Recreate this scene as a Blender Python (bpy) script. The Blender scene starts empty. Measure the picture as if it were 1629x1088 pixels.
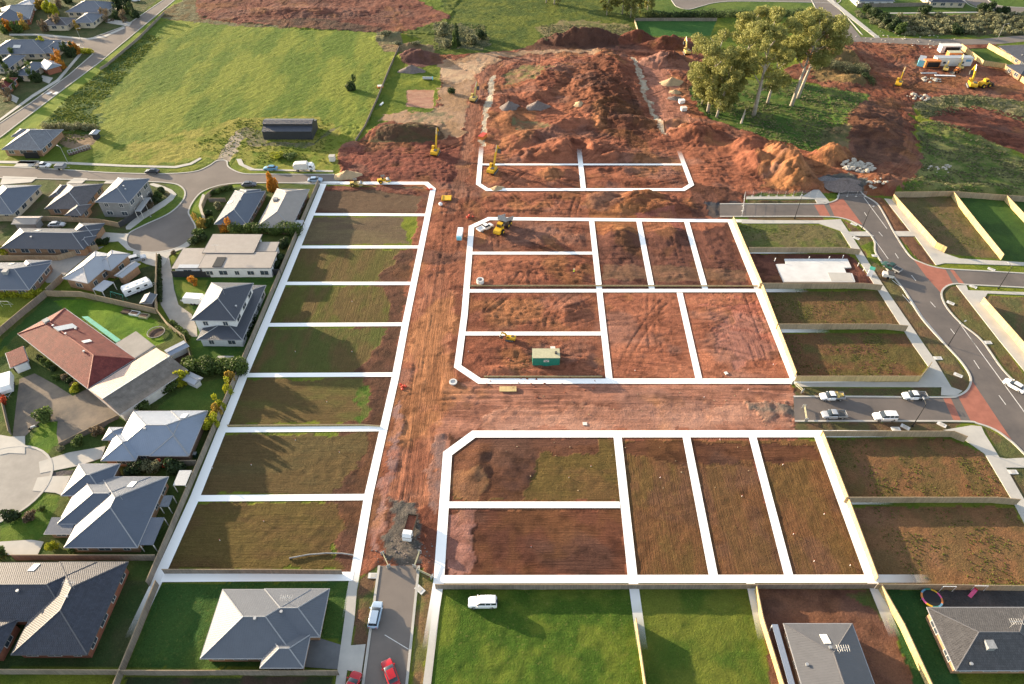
import bpy, math, random
import numpy as np
from mathutils import Vector, Matrix
# ---------------- camera, sky, sun, exposure ----------------
SHOW_LOT_LINES = True          # white lot boundary strips lying on the ground (drawn on the photograph as a site plan)
CAM_H, PITCH, YAW, FPX = 112.0, 43.4, -0.75, 1086.0
SUN_EL, SUN_AZ = 10.5, -30.0     # light travels towards azimuth SUN_AZ (deg from +X)
scene = bpy.context.scene
COL = scene.collection
cam_d = bpy.data.cameras.new('camera'); cam = bpy.data.objects.new('camera', cam_d); COL.objects.link(cam)
cam.location = (0, 0, CAM_H); cam.rotation_euler = (math.radians(90-PITCH), 0, math.radians(-YAW))
cam_d.sensor_width = 36; cam_d.lens = 36*FPX/1629; cam_d.clip_start = 1; cam_d.clip_end = 5000
scene.camera = cam
world = bpy.data.worlds.new('World'); scene.world = world; world.use_nodes = True
wn = world.node_tree.nodes; wl = world.node_tree.links
sky = wn.new('ShaderNodeTexSky'); sky.sky_type = 'NISHITA'; sky.sun_disc = False
sky.sun_elevation = math.radians(SUN_EL); sky.altitude = 300; sky.air_density = 1.0; sky.dust_density = 1.5
az = math.radians(SUN_AZ)
sdir = Vector((-math.cos(az)*math.cos(math.radians(SUN_EL)), -math.sin(az)*math.cos(math.radians(SUN_EL)), math.sin(math.radians(SUN_EL))))
sky.sun_rotation = math.atan2(sdir.x, sdir.y)
wn['Background'].inputs[1].default_value = 0.145
hs = wn.new('ShaderNodeHueSaturation'); hs.inputs['Saturation'].default_value = .55   # desaturated so the sky fill is less blue
wl.new(sky.outputs[0], hs.inputs['Color']); wl.new(hs.outputs[0], wn['Background'].inputs[0])
sd = bpy.data.lights.new('sun', 'SUN'); sd.energy = 5.0; sd.angle = math.radians(0.6); sd.color = (1.0, .77, .50)
sun = bpy.data.objects.new('sun', sd); COL.objects.link(sun)
sun.rotation_euler = (-sdir).to_track_quat('-Z', 'Y').to_euler(); sun.location = sdir*400
scene.view_settings.view_transform = 'Standard'; scene.view_settings.look = 'None'
scene.view_settings.exposure = 1.70; scene.view_settings.gamma = 1.0
try:
    scene.cycles.max_bounces = 4; scene.cycles.diffuse_bounces = 2; scene.cycles.transparent_max_bounces = 8
except Exception: pass

# ---------------- photograph pixel -> place on the ground ----------------
_p, _y = math.radians(PITCH), math.radians(YAW)
_F = Vector((math.sin(_y)*math.cos(_p), math.cos(_y)*math.cos(_p), -math.sin(_p)))
_R = Vector((math.cos(_y), -math.sin(_y), 0)); _U = _R.cross(_F)
def G(px, py, z=0.0):
    d = _F + _R*((px-814.5)/FPX) - _U*((py-544)/FPX)
    t = (z-CAM_H)/d.z
    return Vector((d.x*t, d.y*t))
def GP(pts, z=0.0): return [G(p[0], p[1], z) for p in pts]
R = random.Random(7)

# ---------------- tagging ----------------
def tag(o, label=None, cat=None, group=None, kind=None):
    if label: o['label'] = label
    if cat: o['category'] = cat
    if group: o['group'] = group
    if kind: o['kind'] = kind
    return o
def empty(name, x, y, z=0, rz=0, label=None, cat=None, group=None):
    o = bpy.data.objects.new(name, None); COL.objects.link(o); o.location = (x, y, z); o.rotation_euler = (0, 0, rz)
    o.empty_display_size = .5
    return tag(o, label, cat, group)

# ---------------- materials ----------------
def mat(name, col, rough=.8, var=.25, scale=1.0, bump=0.0, bscale=None, metal=0.0, spec=.3, col2=None, coord='Object'):
    m = bpy.data.materials.new(name); m.use_nodes = True
    n, l = m.node_tree.nodes, m.node_tree.links; b = n['Principled BSDF']
    b.inputs['Roughness'].default_value = rough; b.inputs['Metallic'].default_value = metal
    b.inputs['Specular IOR Level'].default_value = spec
    tc = n.new('ShaderNodeTexCoord')
    if var > 0 or col2:
        t = n.new('ShaderNodeTexNoise'); t.inputs['Scale'].default_value = scale; t.inputs['Detail'].default_value = 6; t.inputs['Roughness'].default_value = .65
        l.new(tc.outputs[coord], t.inputs['Vector'])
        r = n.new('ShaderNodeValToRGB'); r.color_ramp.elements[0].position = .32; r.color_ramp.elements[1].position = .68
        c2 = col2 or tuple(min(1, c*(1+var)) for c in col); c1 = tuple(c*(1-var) for c in col) if not col2 else col
        r.color_ramp.elements[0].color = (*c1, 1); r.color_ramp.elements[1].color = (*c2, 1)
        l.new(t.outputs['Fac'], r.inputs['Fac']); l.new(r.outputs[0], b.inputs['Base Color'])
    else: b.inputs['Base Color'].default_value = (*col, 1)
    if bump:
        t2 = n.new('ShaderNodeTexNoise'); t2.inputs['Scale'].default_value = bscale or scale*4; t2.inputs['Detail'].default_value = 4
        l.new(tc.outputs[coord], t2.inputs['Vector'])
        bp = n.new('ShaderNodeBump'); bp.inputs['Strength'].default_value = 1; bp.inputs['Distance'].default_value = bump
        l.new(t2.outputs['Fac'], bp.inputs['Height']); l.new(bp.outputs[0], b.inputs['Normal'])
    return m
def uv_mat(name, col, kind, rough=.5, var=.08, col2=None, sp=.0):
    """roof sheets / tiles / palings: pattern laid out in metres along the surface's own UV map"""
    m = bpy.data.materials.new(name); m.use_nodes = True
    n, l = m.node_tree.nodes, m.node_tree.links; b = n['Principled BSDF']
    b.inputs['Roughness'].default_value = rough; b.inputs['Specular IOR Level'].default_value = .35
    uv = n.new('ShaderNodeUVMap'); uv.uv_map = 'UVMap'
    sx = n.new('ShaderNodeSeparateXYZ'); l.new(uv.outputs[0], sx.inputs[0])
    def math_(op, a, b_=None, c=None):
        q = n.new('ShaderNodeMath'); q.operation = op
        for i, v in enumerate((a, b_, c)):
            if v is None: continue
            if isinstance(v, (int, float)): q.inputs[i].default_value = v
            else: l.new(v, q.inputs[i])
        return q.outputs[0]
    def saw(s, period): return math_('FRACT', math_('DIVIDE', s, period))
    tex = n.new('ShaderNodeTexNoise'); tex.inputs['Scale'].default_value = .6; tex.inputs['Detail'].default_value = 7; tex.inputs['Roughness'].default_value = .7
    tc = n.new('ShaderNodeTexCoord'); l.new(tc.outputs['Object'], tex.inputs['Vector'])
    rp = n.new('ShaderNodeValToRGB'); rp.color_ramp.elements[0].position = .3; rp.color_ramp.elements[1].position = .7
    rp.color_ramp.elements[0].color = (*[c*(1-var) for c in col], 1); rp.color_ramp.elements[1].color = (*(col2 or [min(1, c*(1+var)) for c in col]), 1)
    l.new(tex.outputs['Fac'], rp.inputs['Fac'])
    mul = n.new('ShaderNodeMix'); mul.data_type = 'RGBA'; mul.blend_type = 'MULTIPLY'; mul.inputs['Factor'].default_value = 1
    l.new(rp.outputs[0], mul.inputs['A'])
    if kind == 'metal':
        f = saw(sx.outputs['X'], .38); line = math_('LESS_THAN', f, .16); h = line; dist = .04; dark = math_('SUBTRACT', 1.0, math_('MULTIPLY', line, .09))
    elif kind == 'tile':
        row = math_('FLOOR', math_('DIVIDE', sx.outputs['Y'], .36)); f = saw(sx.outputs['Y'], .36)
        fx = saw(math_('ADD', sx.outputs['X'], math_('MULTIPLY', row, .17)), .34)
        h = math_('ADD', math_('SUBTRACT', 1.0, f), math_('MULTIPLY', math_('SINE', math_('MULTIPLY', fx, 6.283)), .35)); dist = .05
        wn_ = n.new('ShaderNodeTexWhiteNoise'); wn_.noise_dimensions = '2D'
        cm = n.new('ShaderNodeCombineXYZ'); l.new(row, cm.inputs[0]); l.new(math_('FLOOR', math_('DIVIDE', math_('ADD', sx.outputs['X'], math_('MULTIPLY', row, .17)), .34)), cm.inputs[1]); l.new(cm.outputs[0], wn_.inputs['Vector'])
        dark = math_('ADD', .80, math_('MULTIPLY', wn_.outputs['Value'], .3)); dark = math_('SUBTRACT', dark, math_('MULTIPLY', math_('LESS_THAN', f, .14), .22))
    elif kind == 'paling':
        brd = math_('FLOOR', math_('DIVIDE', sx.outputs['X'], .12)); f = saw(sx.outputs['X'], .12)
        wn_ = n.new('ShaderNodeTexWhiteNoise'); wn_.noise_dimensions = '1D'; l.new(brd, wn_.inputs['W'])
        h = math_('GREATER_THAN', f, .12); dist = .012
        bay = math_('FLOOR', math_('DIVIDE', sx.outputs['X'], 2.7)); w2 = n.new('ShaderNodeTexWhiteNoise'); w2.noise_dimensions = '1D'; l.new(bay, w2.inputs['W'])
        dark = math_('ADD', math_('ADD', .72, math_('MULTIPLY', wn_.outputs['Value'], .28)), math_('MULTIPLY', w2.outputs['Value'], .14))
    else: # board
        f = saw(sx.outputs['Y'], .2); h = math_('GREATER_THAN', f, .12); dist = .02; dark = math_('ADD', .88, math_('MULTIPLY', h, .12))
    cc = n.new('ShaderNodeCombineColor'); l.new(dark, cc.inputs[0]); l.new(dark, cc.inputs[1]); l.new(dark, cc.inputs[2])
    l.new(cc.outputs[0], mul.inputs['B']); l.new(mul.outputs['Result'], b.inputs['Base Color'])
    bp = n.new('ShaderNodeBump'); bp.inputs['Distance'].default_value = dist; bp.inputs['Strength'].default_value = .7
    l.new(h, bp.inputs['Height']); l.new(bp.outputs[0], b.inputs['Normal'])
    return m
M = {}
def mk():
    M['white'] = mat('white_paint', (.78,.79,.80), .35, .04, 2); M['offwhite'] = mat('off_white_paint', (.62,.60,.56), .6, .08, 1.5)
    M['silver'] = mat('silver_paint', (.42,.44,.47), .3, .05, 2, metal=.3); M['bluesilver'] = mat('light_blue_paint', (.32,.42,.55), .3, .05, 2, metal=.3)
    M['redcar'] = mat('red_paint', (.38,.012,.02), .25, .05, 2, spec=.6); M['darkcar'] = mat('dark_paint', (.03,.035,.045), .25, .1, 2, spec=.6)
    M['bluecar'] = mat('blue_paint', (.12,.28,.42), .3, .05, 2); M['greycar'] = mat('grey_paint', (.13,.14,.16), .3, .1, 2, metal=.2); M['darkgreen'] = mat('dark_green_paint', (.02,.06,.05), .3, .1, 2)
    M['glass'] = mat('dark_glass', (.02,.028,.035), .08, .2, 3, spec=.8); M['glassw'] = mat('window_glass', (.05,.065,.085), .1, .4, .8, spec=.8)
    M['tyre'] = mat('tyre_rubber', (.018,.018,.018), .9, .2, 8); M['rim'] = mat('wheel_rim', (.35,.35,.36), .4, .1, 8, metal=.5)
    M['lamp'] = mat('lamp_lens', (.75,.75,.7), .2, 0); M['tail'] = mat('tail_lens', (.4,.02,.01), .3, 0)
    M['yellow'] = mat('machine_yellow', (.62,.36,.02), .5, .22, 2.5); M['yellowold'] = mat('faded_yellow', (.55,.40,.12), .6, .25, 2.5)
    M['orange'] = mat('orange_steel', (.55,.19,.05), .6, .2, 1.5); M['steel'] = mat('dark_steel', (.06,.06,.06), .6, .3, 3); M['greysteel'] = mat('grey_steel', (.24,.25,.26), .5, .2, 2)
    M['galv'] = mat('galvanised_steel', (.42,.43,.44), .4, .12, 3, metal=.5); M['green'] = mat('site_shed_green', (.02,.19,.14), .5, .15, 2); M['tan'] = mat('tan_metal', (.42,.40,.26), .5, .12, 2)
    M['teal'] = mat('teal_tarpaulin', (.06,.33,.24), .6, .2, 1.2); M['cyan'] = mat('pale_blue_plastic', (.2,.55,.66), .4, .1, 2)
    M['black'] = mat('black_steel', (.012,.013,.015), .5, .2, 2); M['plastic_red'] = mat('red_plastic', (.5,.06,.03), .5, .1, 2); M['pink'] = mat('pink_plastic', (.6,.1,.25), .5, .1, 2)
    M['brick_o'] = mat('orange_brick', (.31,.185,.11), .85, .2, 3, .01, 12); M['brick_r'] = mat('red_brick', (.26,.10,.06), .85, .2, 3, .01, 12); M['brick_b'] = mat('brown_brick', (.22,.14,.10), .85, .2, 3, .01, 12)
    M['render_c'] = mat('cream_render', (.48,.42,.32), .85, .1, 1.5); M['render_w'] = mat('white_render', (.62,.63,.64), .8, .08, 1.5); M['render_g'] = mat('grey_render', (.22,.22,.22), .85, .12, 1.5)
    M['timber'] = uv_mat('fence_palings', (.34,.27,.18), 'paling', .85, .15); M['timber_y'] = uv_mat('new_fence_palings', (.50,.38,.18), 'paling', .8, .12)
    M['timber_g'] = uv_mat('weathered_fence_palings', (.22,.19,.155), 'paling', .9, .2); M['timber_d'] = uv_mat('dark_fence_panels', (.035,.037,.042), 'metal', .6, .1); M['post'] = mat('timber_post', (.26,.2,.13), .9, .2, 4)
    M['post_d'] = mat('steel_post', (.05,.05,.055), .6, .1, 4)
    M['roof_g'] = uv_mat('grey_metal_roof', (.105,.118,.142), 'metal', .5, .07); M['roof_b'] = uv_mat('blue_grey_metal_roof', (.085,.105,.142), 'metal', .5, .07)
    M['roof_l'] = uv_mat('light_metal_roof', (.33,.35,.39), 'metal', .5, .05); M['roof_w'] = uv_mat('pale_blue_metal_roof', (.21,.25,.32), 'metal', .45, .06)
    M['roof_t'] = uv_mat('tan_metal_roof', (.29,.26,.235), 'metal', .55, .08); M['roof_d'] = uv_mat('dark_tile_roof', (.038,.044,.062), 'tile', .6, .12)
    M['roof_c'] = uv_mat('charcoal_metal_roof', (.095,.098,.108), 'metal', .5, .08); M['roof_dt'] = uv_mat('grey_tile_roof', (.072,.070,.072), 'tile', .6, .15); M['roof_br'] = uv_mat('brown_tile_roof', (.085,.08,.088), 'tile', .6, .18); M['roof_k'] = uv_mat('black_metal_roof', (.05,.057,.075), 'metal', .45, .07)
    M['roof_r'] = uv_mat('red_tile_roof', (.145,.026,.026), 'tile', .8, .3, col2=(.20,.045,.035)); M['roof_gb'] = uv_mat('grey_brown_sheet_roof', (.12,.105,.09), 'metal', .8, .25, col2=(.19,.17,.15)); M['roof_p'] = uv_mat('peach_sheet_roof', (.46,.33,.27), 'metal', .6, .1); M['roof_tl'] = uv_mat('grey_tile_roof_worn', (.15,.16,.18), 'tile', .6, .15)
    M['cap'] = mat('ridge_cap', (.26,.27,.29), .5, .1, 2); M['cap_r'] = mat('red_ridge_cap', (.36,.14,.1), .6, .15, 2); M['cap_d'] = mat('dark_ridge_cap', (.10,.10,.11), .5, .1, 2)
    M['gutter'] = mat('gutter', (.30,.30,.31), .4, .1, 2); M['gutter_d'] = mat('dark_gutter', (.06,.062,.07), .4, .1, 2)
    M['asphalt'] = mat('asphalt', (.135,.118,.105), .9, 0, .12, .006, 20, col2=(.18,.155,.138)); M['asphalt_new'] = mat('new_asphalt', (.085,.077,.074), .9, 0, .08, .006, 20, col2=(.155,.132,.118))
    M['concrete'] = mat('concrete', (.36,.35,.325), .85, 0, .25, .004, 20, col2=(.45,.43,.39)); M['concrete_o'] = mat('old_concrete', (.25,.235,.215), .9, 0, .3, .004, 20, col2=(.33,.31,.28)); M['concrete_d'] = mat('dark_concrete', (.11,.115,.12), .85, 0, .4, .004, 20, col2=(.15,.155,.16))
    M['concrete_w'] = mat('fresh_concrete', (.50,.50,.49), .8, 0, .22, .003, 20, col2=(.62,.62,.61)); M['thresh'] = mat('red_paving', (.30,.115,.08), .9, .15, .5, .006, 8)
    M['paint'] = mat('line_paint', (.70,.68,.64), .8, .15, 1.0); M['gravel'] = mat('gravel', (.16,.15,.15), .95, .5, 3, .05, 6); M['gravel_d'] = mat('dark_mulch', (.045,.037,.033), .95, .4, 2, .06, 5)
    M['sand'] = mat('sand', (.38,.28,.17), .95, .15, .8, .15, 2.5); M['greypile'] = mat('crushed_rock', (.165,.135,.125), .95, .3, 2, .15, 4); M['rock'] = mat('pale_rock', (.40,.37,.32), .9, .3, 1.5, .05, 5); M['redpile'] = mat('red_earth', (.24,.085,.05), .95, .35, 1.2, .25, 2)
    M['driveg'] = mat('gravel_drive', (.095,.088,.082), .95, 0, .16, .05, 4, col2=(.25,.20,.15)); M['skin'] = mat('skin', (.45,.28,.2), .6, 0); M['vest'] = mat('hi_vis_vest', (.62,.75,.05), .6, 0); M['trouser'] = mat('navy_trousers', (.03,.04,.08), .8, 0); M['hair'] = mat('dark_hair', (.03,.02,.015), .8, 0)
    M['bark'] = mat('pale_bark', (.45,.41,.36), .85, 0, .7, .03, 4, col2=(.28,.24,.2)); M['barkd'] = mat('dark_bark', (.10,.075,.055), .9, .3, 2, .03, 4)
    M['soil'] = mat('garden_soil', (.07,.045,.035), .95, .4, 1.5, .05, 4)
mk()
def leafmat(name, c1, c2):
    m = bpy.data.materials.new(name); m.use_nodes = True; n, l = m.node_tree.nodes, m.node_tree.links; b = n['Principled BSDF']
    b.inputs['Roughness'].default_value = .65; b.inputs['Specular IOR Level'].default_value = .25
    at = n.new('ShaderNodeAttribute'); at.attribute_name = 'var'
    r = n.new('ShaderNodeValToRGB'); r.color_ramp.elements[0].color = (*c1, 1); r.color_ramp.elements[1].color = (*c2, 1)
    l.new(at.outputs['Fac'], r.inputs['Fac']); l.new(r.outputs[0], b.inputs['Base Color'])
    tr = n.new('ShaderNodeBsdfTranslucent'); l.new(r.outputs[0], tr.inputs[0]); mx = n.new('ShaderNodeMixShader'); mx.inputs[0].default_value = .32
    l.new(b.outputs[0], mx.inputs[1]); l.new(tr.outputs[0], mx.inputs[2]); l.new(mx.outputs[0], n['Material Output'].inputs[0])
    return m
L = dict(euc=leafmat('eucalyptus_leaves', (.12,.135,.035), (.36,.35,.11)), dark=leafmat('dark_green_leaves', (.018,.035,.014), (.06,.09,.03)),
         green=leafmat('green_leaves', (.035,.065,.015), (.12,.17,.04)), lime=leafmat('yellow_green_leaves', (.16,.19,.01), (.42,.42,.03)),
         orange=leafmat('orange_leaves', (.28,.10,.015), (.55,.26,.03)), red=leafmat('red_leaves', (.25,.03,.02), (.5,.10,.04)), grey=leafmat('grey_green_leaves', (.10,.11,.06), (.24,.24,.13)),
         grass=leafmat('grass_blades', (.08,.12,.02), (.19,.21,.05)), gold=leafmat('golden_leaves', (.22,.14,.03), (.42,.30,.06)), brown=leafmat('brown_twigs', (.09,.065,.045), (.2,.16,.1)))
# ---------------- mesh building ----------------
class MB:
    def __init__(s): s.v = []; s.f = []; s.uv = []
    def face(s, pts, uv=None):
        i = len(s.v); s.v += [tuple(p) for p in pts]; s.f.append(list(range(i, i+len(pts)))); s.uv.append(uv or [(p[0], p[1]) for p in pts])
        return s
    def box(s, x0, x1, y0, y1, z0, z1, T=None):
        c = [Vector((x, y, z)) for x in (x0, x1) for y in (y0, y1) for z in (z0, z1)]
        if T is not None: c = [T @ p for p in c]
        dx, dy, dz = abs(x1-x0), abs(y1-y0), abs(z1-z0)
        for q, (a, b) in (((0,1,3,2), (dz,dy)), ((4,6,7,5), (dy,dz)), ((0,4,5,1), (dx,dz)), ((2,3,7,6), (dz,dx)), ((0,2,6,4), (dy,dx)), ((1,5,7,3), (dx,dy))):
            s.face([c[k] for k in q], [(0,0),(a,0),(a,b),(0,b)])
        return s
    def ngon_prism(s, pts, z0, z1):
        n = len(pts)
        a = sum(pts[i][0]*pts[(i+1)%n][1]-pts[(i+1)%n][0]*pts[i][1] for i in range(n))
        if a < 0: pts = pts[::-1]
        s.face([(p[0], p[1], z1) for p in pts]); s.face([(p[0], p[1], z0) for p in pts[::-1]])
        for i in range(n):
            p, q = pts[i], pts[(i+1)%n]; d = math.dist(p[:2], q[:2])
            s.face([(p[0],p[1],z0),(q[0],q[1],z0),(q[0],q[1],z1),(p[0],p[1],z1)], [(0,0),(d,0),(d,z1-z0),(0,z1-z0)])
        return s
    def side_prism(s, prof, y0, y1):
        """profile in x,z extruded along y"""
        n = len(prof); a = sum(prof[i][0]*prof[(i+1)%n][1]-prof[(i+1)%n][0]*prof[i][1] for i in range(n))
        if a < 0: prof = prof[::-1]
        s.face([(p[0], y0, p[1]) for p in prof]); s.face([(p[0], y1, p[1]) for p in prof[::-1]])
        for i in range(n):
            p, q = prof[i], prof[(i+1)%n]; s.face([(p[0],y0,p[1]),(p[0],y1,p[1]),(q[0],y1,q[1]),(q[0],y0,q[1])])
        return s
    def tube(s, pts, rad, n=6):
        pts = [Vector(p) for p in pts]; rad = rad if isinstance(rad, (list, tuple)) else [rad]*len(pts); rings = []
        for i, p in enumerate(pts):
            d = (pts[min(i+1, len(pts)-1)]-pts[max(i-1, 0)]).normalized()
            a = d.cross(Vector((0,0,1))); a = Vector((1,0,0)) if a.length < .05 else a.normalized(); b = d.cross(a)
            rings.append([p+(a*math.cos(2*math.pi*k/n)+b*math.sin(2*math.pi*k/n))*rad[i] for k in range(n)])
        i0 = len(s.v)
        for r in rings: s.v += [tuple(q) for q in r]
        for i in range(len(rings)-1):
            for k in range(n):
                s.f.append([i0+i*n+k, i0+i*n+(k+1)%n, i0+(i+1)*n+(k+1)%n, i0+(i+1)*n+k]); s.uv.append([(0,0)]*4)
        s.f.append([i0+k for k in range(n)][::-1]); s.uv.append([(0,0)]*n); s.f.append([i0+(len(rings)-1)*n+k for k in range(n)]); s.uv.append([(0,0)]*n)
        return s
    def loft(s, secs):
        """secs: rings of equal length"""
        n = len(secs[0]); i0 = len(s.v)
        for r in secs: s.v += [tuple(q) for q in r]
        for i in range(len(secs)-1):
            for k in range(n):
                s.f.append([i0+i*n+k, i0+(i+1)*n+k, i0+(i+1)*n+(k+1)%n, i0+i*n+(k+1)%n]); s.uv.append([(0,0)]*4)
        s.f.append([i0+k for k in range(n)]); s.uv.append([(0,0)]*n); s.f.append([i0+(len(secs)-1)*n+k for k in range(n)][::-1]); s.uv.append([(0,0)]*n)
        return s
    def wheel(s, x, y, z, r, w, n=14):
        a = [(x+r*math.cos(2*math.pi*k/n), y-w/2, z+r*math.sin(2*math.pi*k/n)) for k in range(n)]; b = [(p[0], y+w/2, p[2]) for p in a]
        return s.loft([a, b])
    def blob(s, cx, cy, cz, rx, ry, rz, n=10, m=6, rnd=None, jit=.12, z_flat=None):
        i0 = len(s.v)
        for i in range(m+1):
            t = math.pi*i/m
            for k in range(n):
                u = 2*math.pi*k/n; j = 1+((rnd or R).uniform(-jit, jit) if 0 < i < m else 0)
                z = cz+rz*math.cos(t)*j
                if z_flat is not None: z = max(z, z_flat)
                s.v.append((cx+rx*math.sin(t)*math.cos(u)*j, cy+ry*math.sin(t)*math.sin(u)*j, z))
        for i in range(m):
            for k in range(n): s.f.append([i0+i*n+k, i0+(i+1)*n+k, i0+(i+1)*n+(k+1)%n, i0+i*n+(k+1)%n]); s.uv.append([(0,0)]*4)
        return s
    def mesh(s, name, mats, smooth=False):
        me = bpy.data.meshes.new(name); me.from_pydata(s.v, [], s.f)
        ul = me.uv_layers.new(name='UVMap'); fl = [c for u in s.uv for p in u for c in p]
        if len(fl) == len(ul.data)*2: ul.data.foreach_set('uv', fl)
        for m in (mats if isinstance(mats, (list, tuple)) else [mats]): me.materials.append(m)
        if smooth:
            me.polygons.foreach_set('use_smooth', [True]*len(me.polygons))
            if smooth == 'auto':
                try: me.set_sharp_from_angle(angle=math.radians(35))
                except Exception: pass
        me.update(); return me
    def build(s, name, mats, parent=None, smooth=False, T=None):
        me = s.mesh(name, mats, smooth); o = bpy.data.objects.new(name, me); COL.objects.link(o)
        if parent is not None: o.parent = parent
        return o
def link(name, me, parent=None, loc=None, rz=0):
    o = bpy.data.objects.new(name, me); COL.objects.link(o)
    if parent is not None: o.parent = parent
    if loc is not None: o.location = loc
    if rz: o.rotation_euler = (0, 0, rz)
    return o
def catmull(pts, n=5):
    P = [Vector(p) for p in pts]; out = []
    for i in range(len(P)-1):
        a, b, c, d = P[max(i-1, 0)], P[i], P[i+1], P[min(i+2, len(P)-1)]
        for k in range(n):
            t = k/n; out.append(.5*((2*b)+(c-a)*t+(2*a-5*b+4*c-d)*t*t+(3*b-a-3*c+d)*t**3))
    out.append(P[-1]); return out
# ---------------- noise ----------------
def _h(ix, iy, s):
    n = (ix*374761393 + iy*668265263 + s*974634777) & 0xffffffff
    n = ((n ^ (n >> 13))*1274126177) & 0xffffffff
    return ((n ^ (n >> 16)) & 0xffff)/65535.0
def vnoise(x, y, s=0):
    ix = np.floor(x).astype(np.int64); iy = np.floor(y).astype(np.int64); fx = x-ix; fy = y-iy
    fx = fx*fx*(3-2*fx); fy = fy*fy*(3-2*fy)
    a = _h(ix, iy, s); b = _h(ix+1, iy, s); c = _h(ix, iy+1, s); d = _h(ix+1, iy+1, s)
    return a+(b-a)*fx+(c-a)*fy+(a-b-c+d)*fx*fy
def fbm(x, y, s=0, o=4):
    t = 0; a = .5; n = 0
    for i in range(o): t = t+a*vnoise(x, y, s+i*17); n += a; a *= .55; x = x*2.03+11.3; y = y*2.03-7.1
    return t/n
def inpoly(x, y, P):
    P = [(p[0], p[1]) for p in P]; xs = [p[0] for p in P]; ys = [p[1] for p in P]
    m = np.zeros(x.shape, bool); bb = (x > min(xs)) & (x < max(xs)) & (y > min(ys)) & (y < max(ys))
    if not bb.any(): return m
    X = x[bb]; Y = y[bb]; r = np.zeros(X.shape, bool)
    for i in range(len(P)):
        x1, y1 = P[i]; x2, y2 = P[(i+1) % len(P)]
        if y1 == y2: continue
        r ^= ((y1 > Y) != (y2 > Y)) & (X < (x2-x1)*(Y-y1)/(y2-y1)+x1)
    m[bb] = r; return m
def segdist(x, y, pts):
    d = np.full(x.shape, 1e9)
    for a, b in zip(pts[:-1], pts[1:]):
        ax, ay = a[0], a[1]; bx, by = b[0]-ax, b[1]-ay; L2 = bx*bx+by*by+1e-9
        t = np.clip(((x-ax)*bx+(y-ay)*by)/L2, 0, 1); d = np.minimum(d, np.hypot(x-ax-t*bx, y-ay-t*by))
    return d
def sstep(a, b, x): t = np.clip((x-a)/(b-a), 0, 1); return t*t*(3-2*t)

# ---------------- paved outlines (photo pixels) ----------------
streetA_up = [(-60,264),(0,265),(100,270),(180,275),(260,276.5),(309,273),(332,264),(345,256),(360,256),(364,266),(386,276),(420,277),(470,277.5),(532,277.5)]
streetA_lo = [(541,292),(430,291),(381,291.5),(350,295),(322,305),(307,321),(300,337),(304,347),(311,362),(305,379),(283,394),(252,401),(226,401),(206,394),(201,381),(207,370),(232,357),(270,339),(291,319),(294,304),(283,294),(262,290.5),(235,289),(160,287),(80,285),(0,283),(-60,282)]
roadB = [(-70,256),(0,219),(85,154),(160,98),(219,49),(278,0),(350,-62),(325,-62),(260,0),(200,41),(142,62),(110,60),(60,58),(60,68),(110,71),(135,77),(148,86),(110,119),(50,163),(0,196),(-70,238)]
roadC = [(603.3,900),(577.6,1088),(562,1200),(640,1200),(647,1088),(666.4,900)]
DF_a = [(1145,324.5),(1200,324.5),(1300,324.5),(1316,323),(1331,317.5),(1335,306)]
F_right = [(1368,304),(1376.5,312),(1395,324),(1408,344),(1424,373),(1447,407),(1466,418),(1489,425.5),(1516,428.5),(1570,431.5),(1680,438)]
F_right2 = [(1680,461),(1629,457.5),(1542,453),(1520,451.5),(1505,456),(1497.6,467.5),(1505.5,488.6),(1529,515),(1561,541),(1595,588),(1629,622),(1700,700)]
E_lo = [(1760,860),(1629,722),(1603,698),(1582,683.5),(1555.5,674),(1531.8,670.4),(1400,670),(1264,670)]
E_up = [(1262,631),(1350,631),(1500,632),(1524,629.5),(1539.7,619),(1544,601),(1532,579.5),(1513,558),(1490,534),(1463,502),(1437,460),(1411,428),(1393,402),(1391,384),(1379,367.5),(1363,356),(1342,347.7),(1310,344.5),(1200,344.5),(1145,344.5)]
roadD = catmull(GP(DF_a))+catmull(GP(F_right))+catmull(GP(F_right2))+catmull(GP(E_lo))+catmull(GP(E_up))
roadA = catmull(GP(streetA_up))+catmull(GP(streetA_lo))
cul2 = [G(0,722)+Vector((0,0))]
_c = G(-8,772.0); cul2 = [_c+Vector((math.cos(t*math.pi/18)*10.2, math.sin(t*math.pi/18)*9.6)) for t in range(36)]
top_rd = [(1290,-40),(1375,66),(1370,59),(1400,60),(1500,62),(1560,62),(1629,56),(1700,50),(1700,66),(1629,66),(1590,70),(1480,72),(1400,68),(1335,66),(1318,52),(1270,-40)]
top_loop = [(1050,-30),(1070,3),(1078,11),(1095,15),(1115,10),(1140,4),(1180,2),(1300,4),(1330,6),(1330,-3),(1250,-6),(1250,-30)]
top_loop2 = [(1525,-30),(1535,2),(1560,14),(1600,19),(1700,20),(1700,13),(1629,12),(1590,9),(1570,-2),(1560,-30)]
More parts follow.
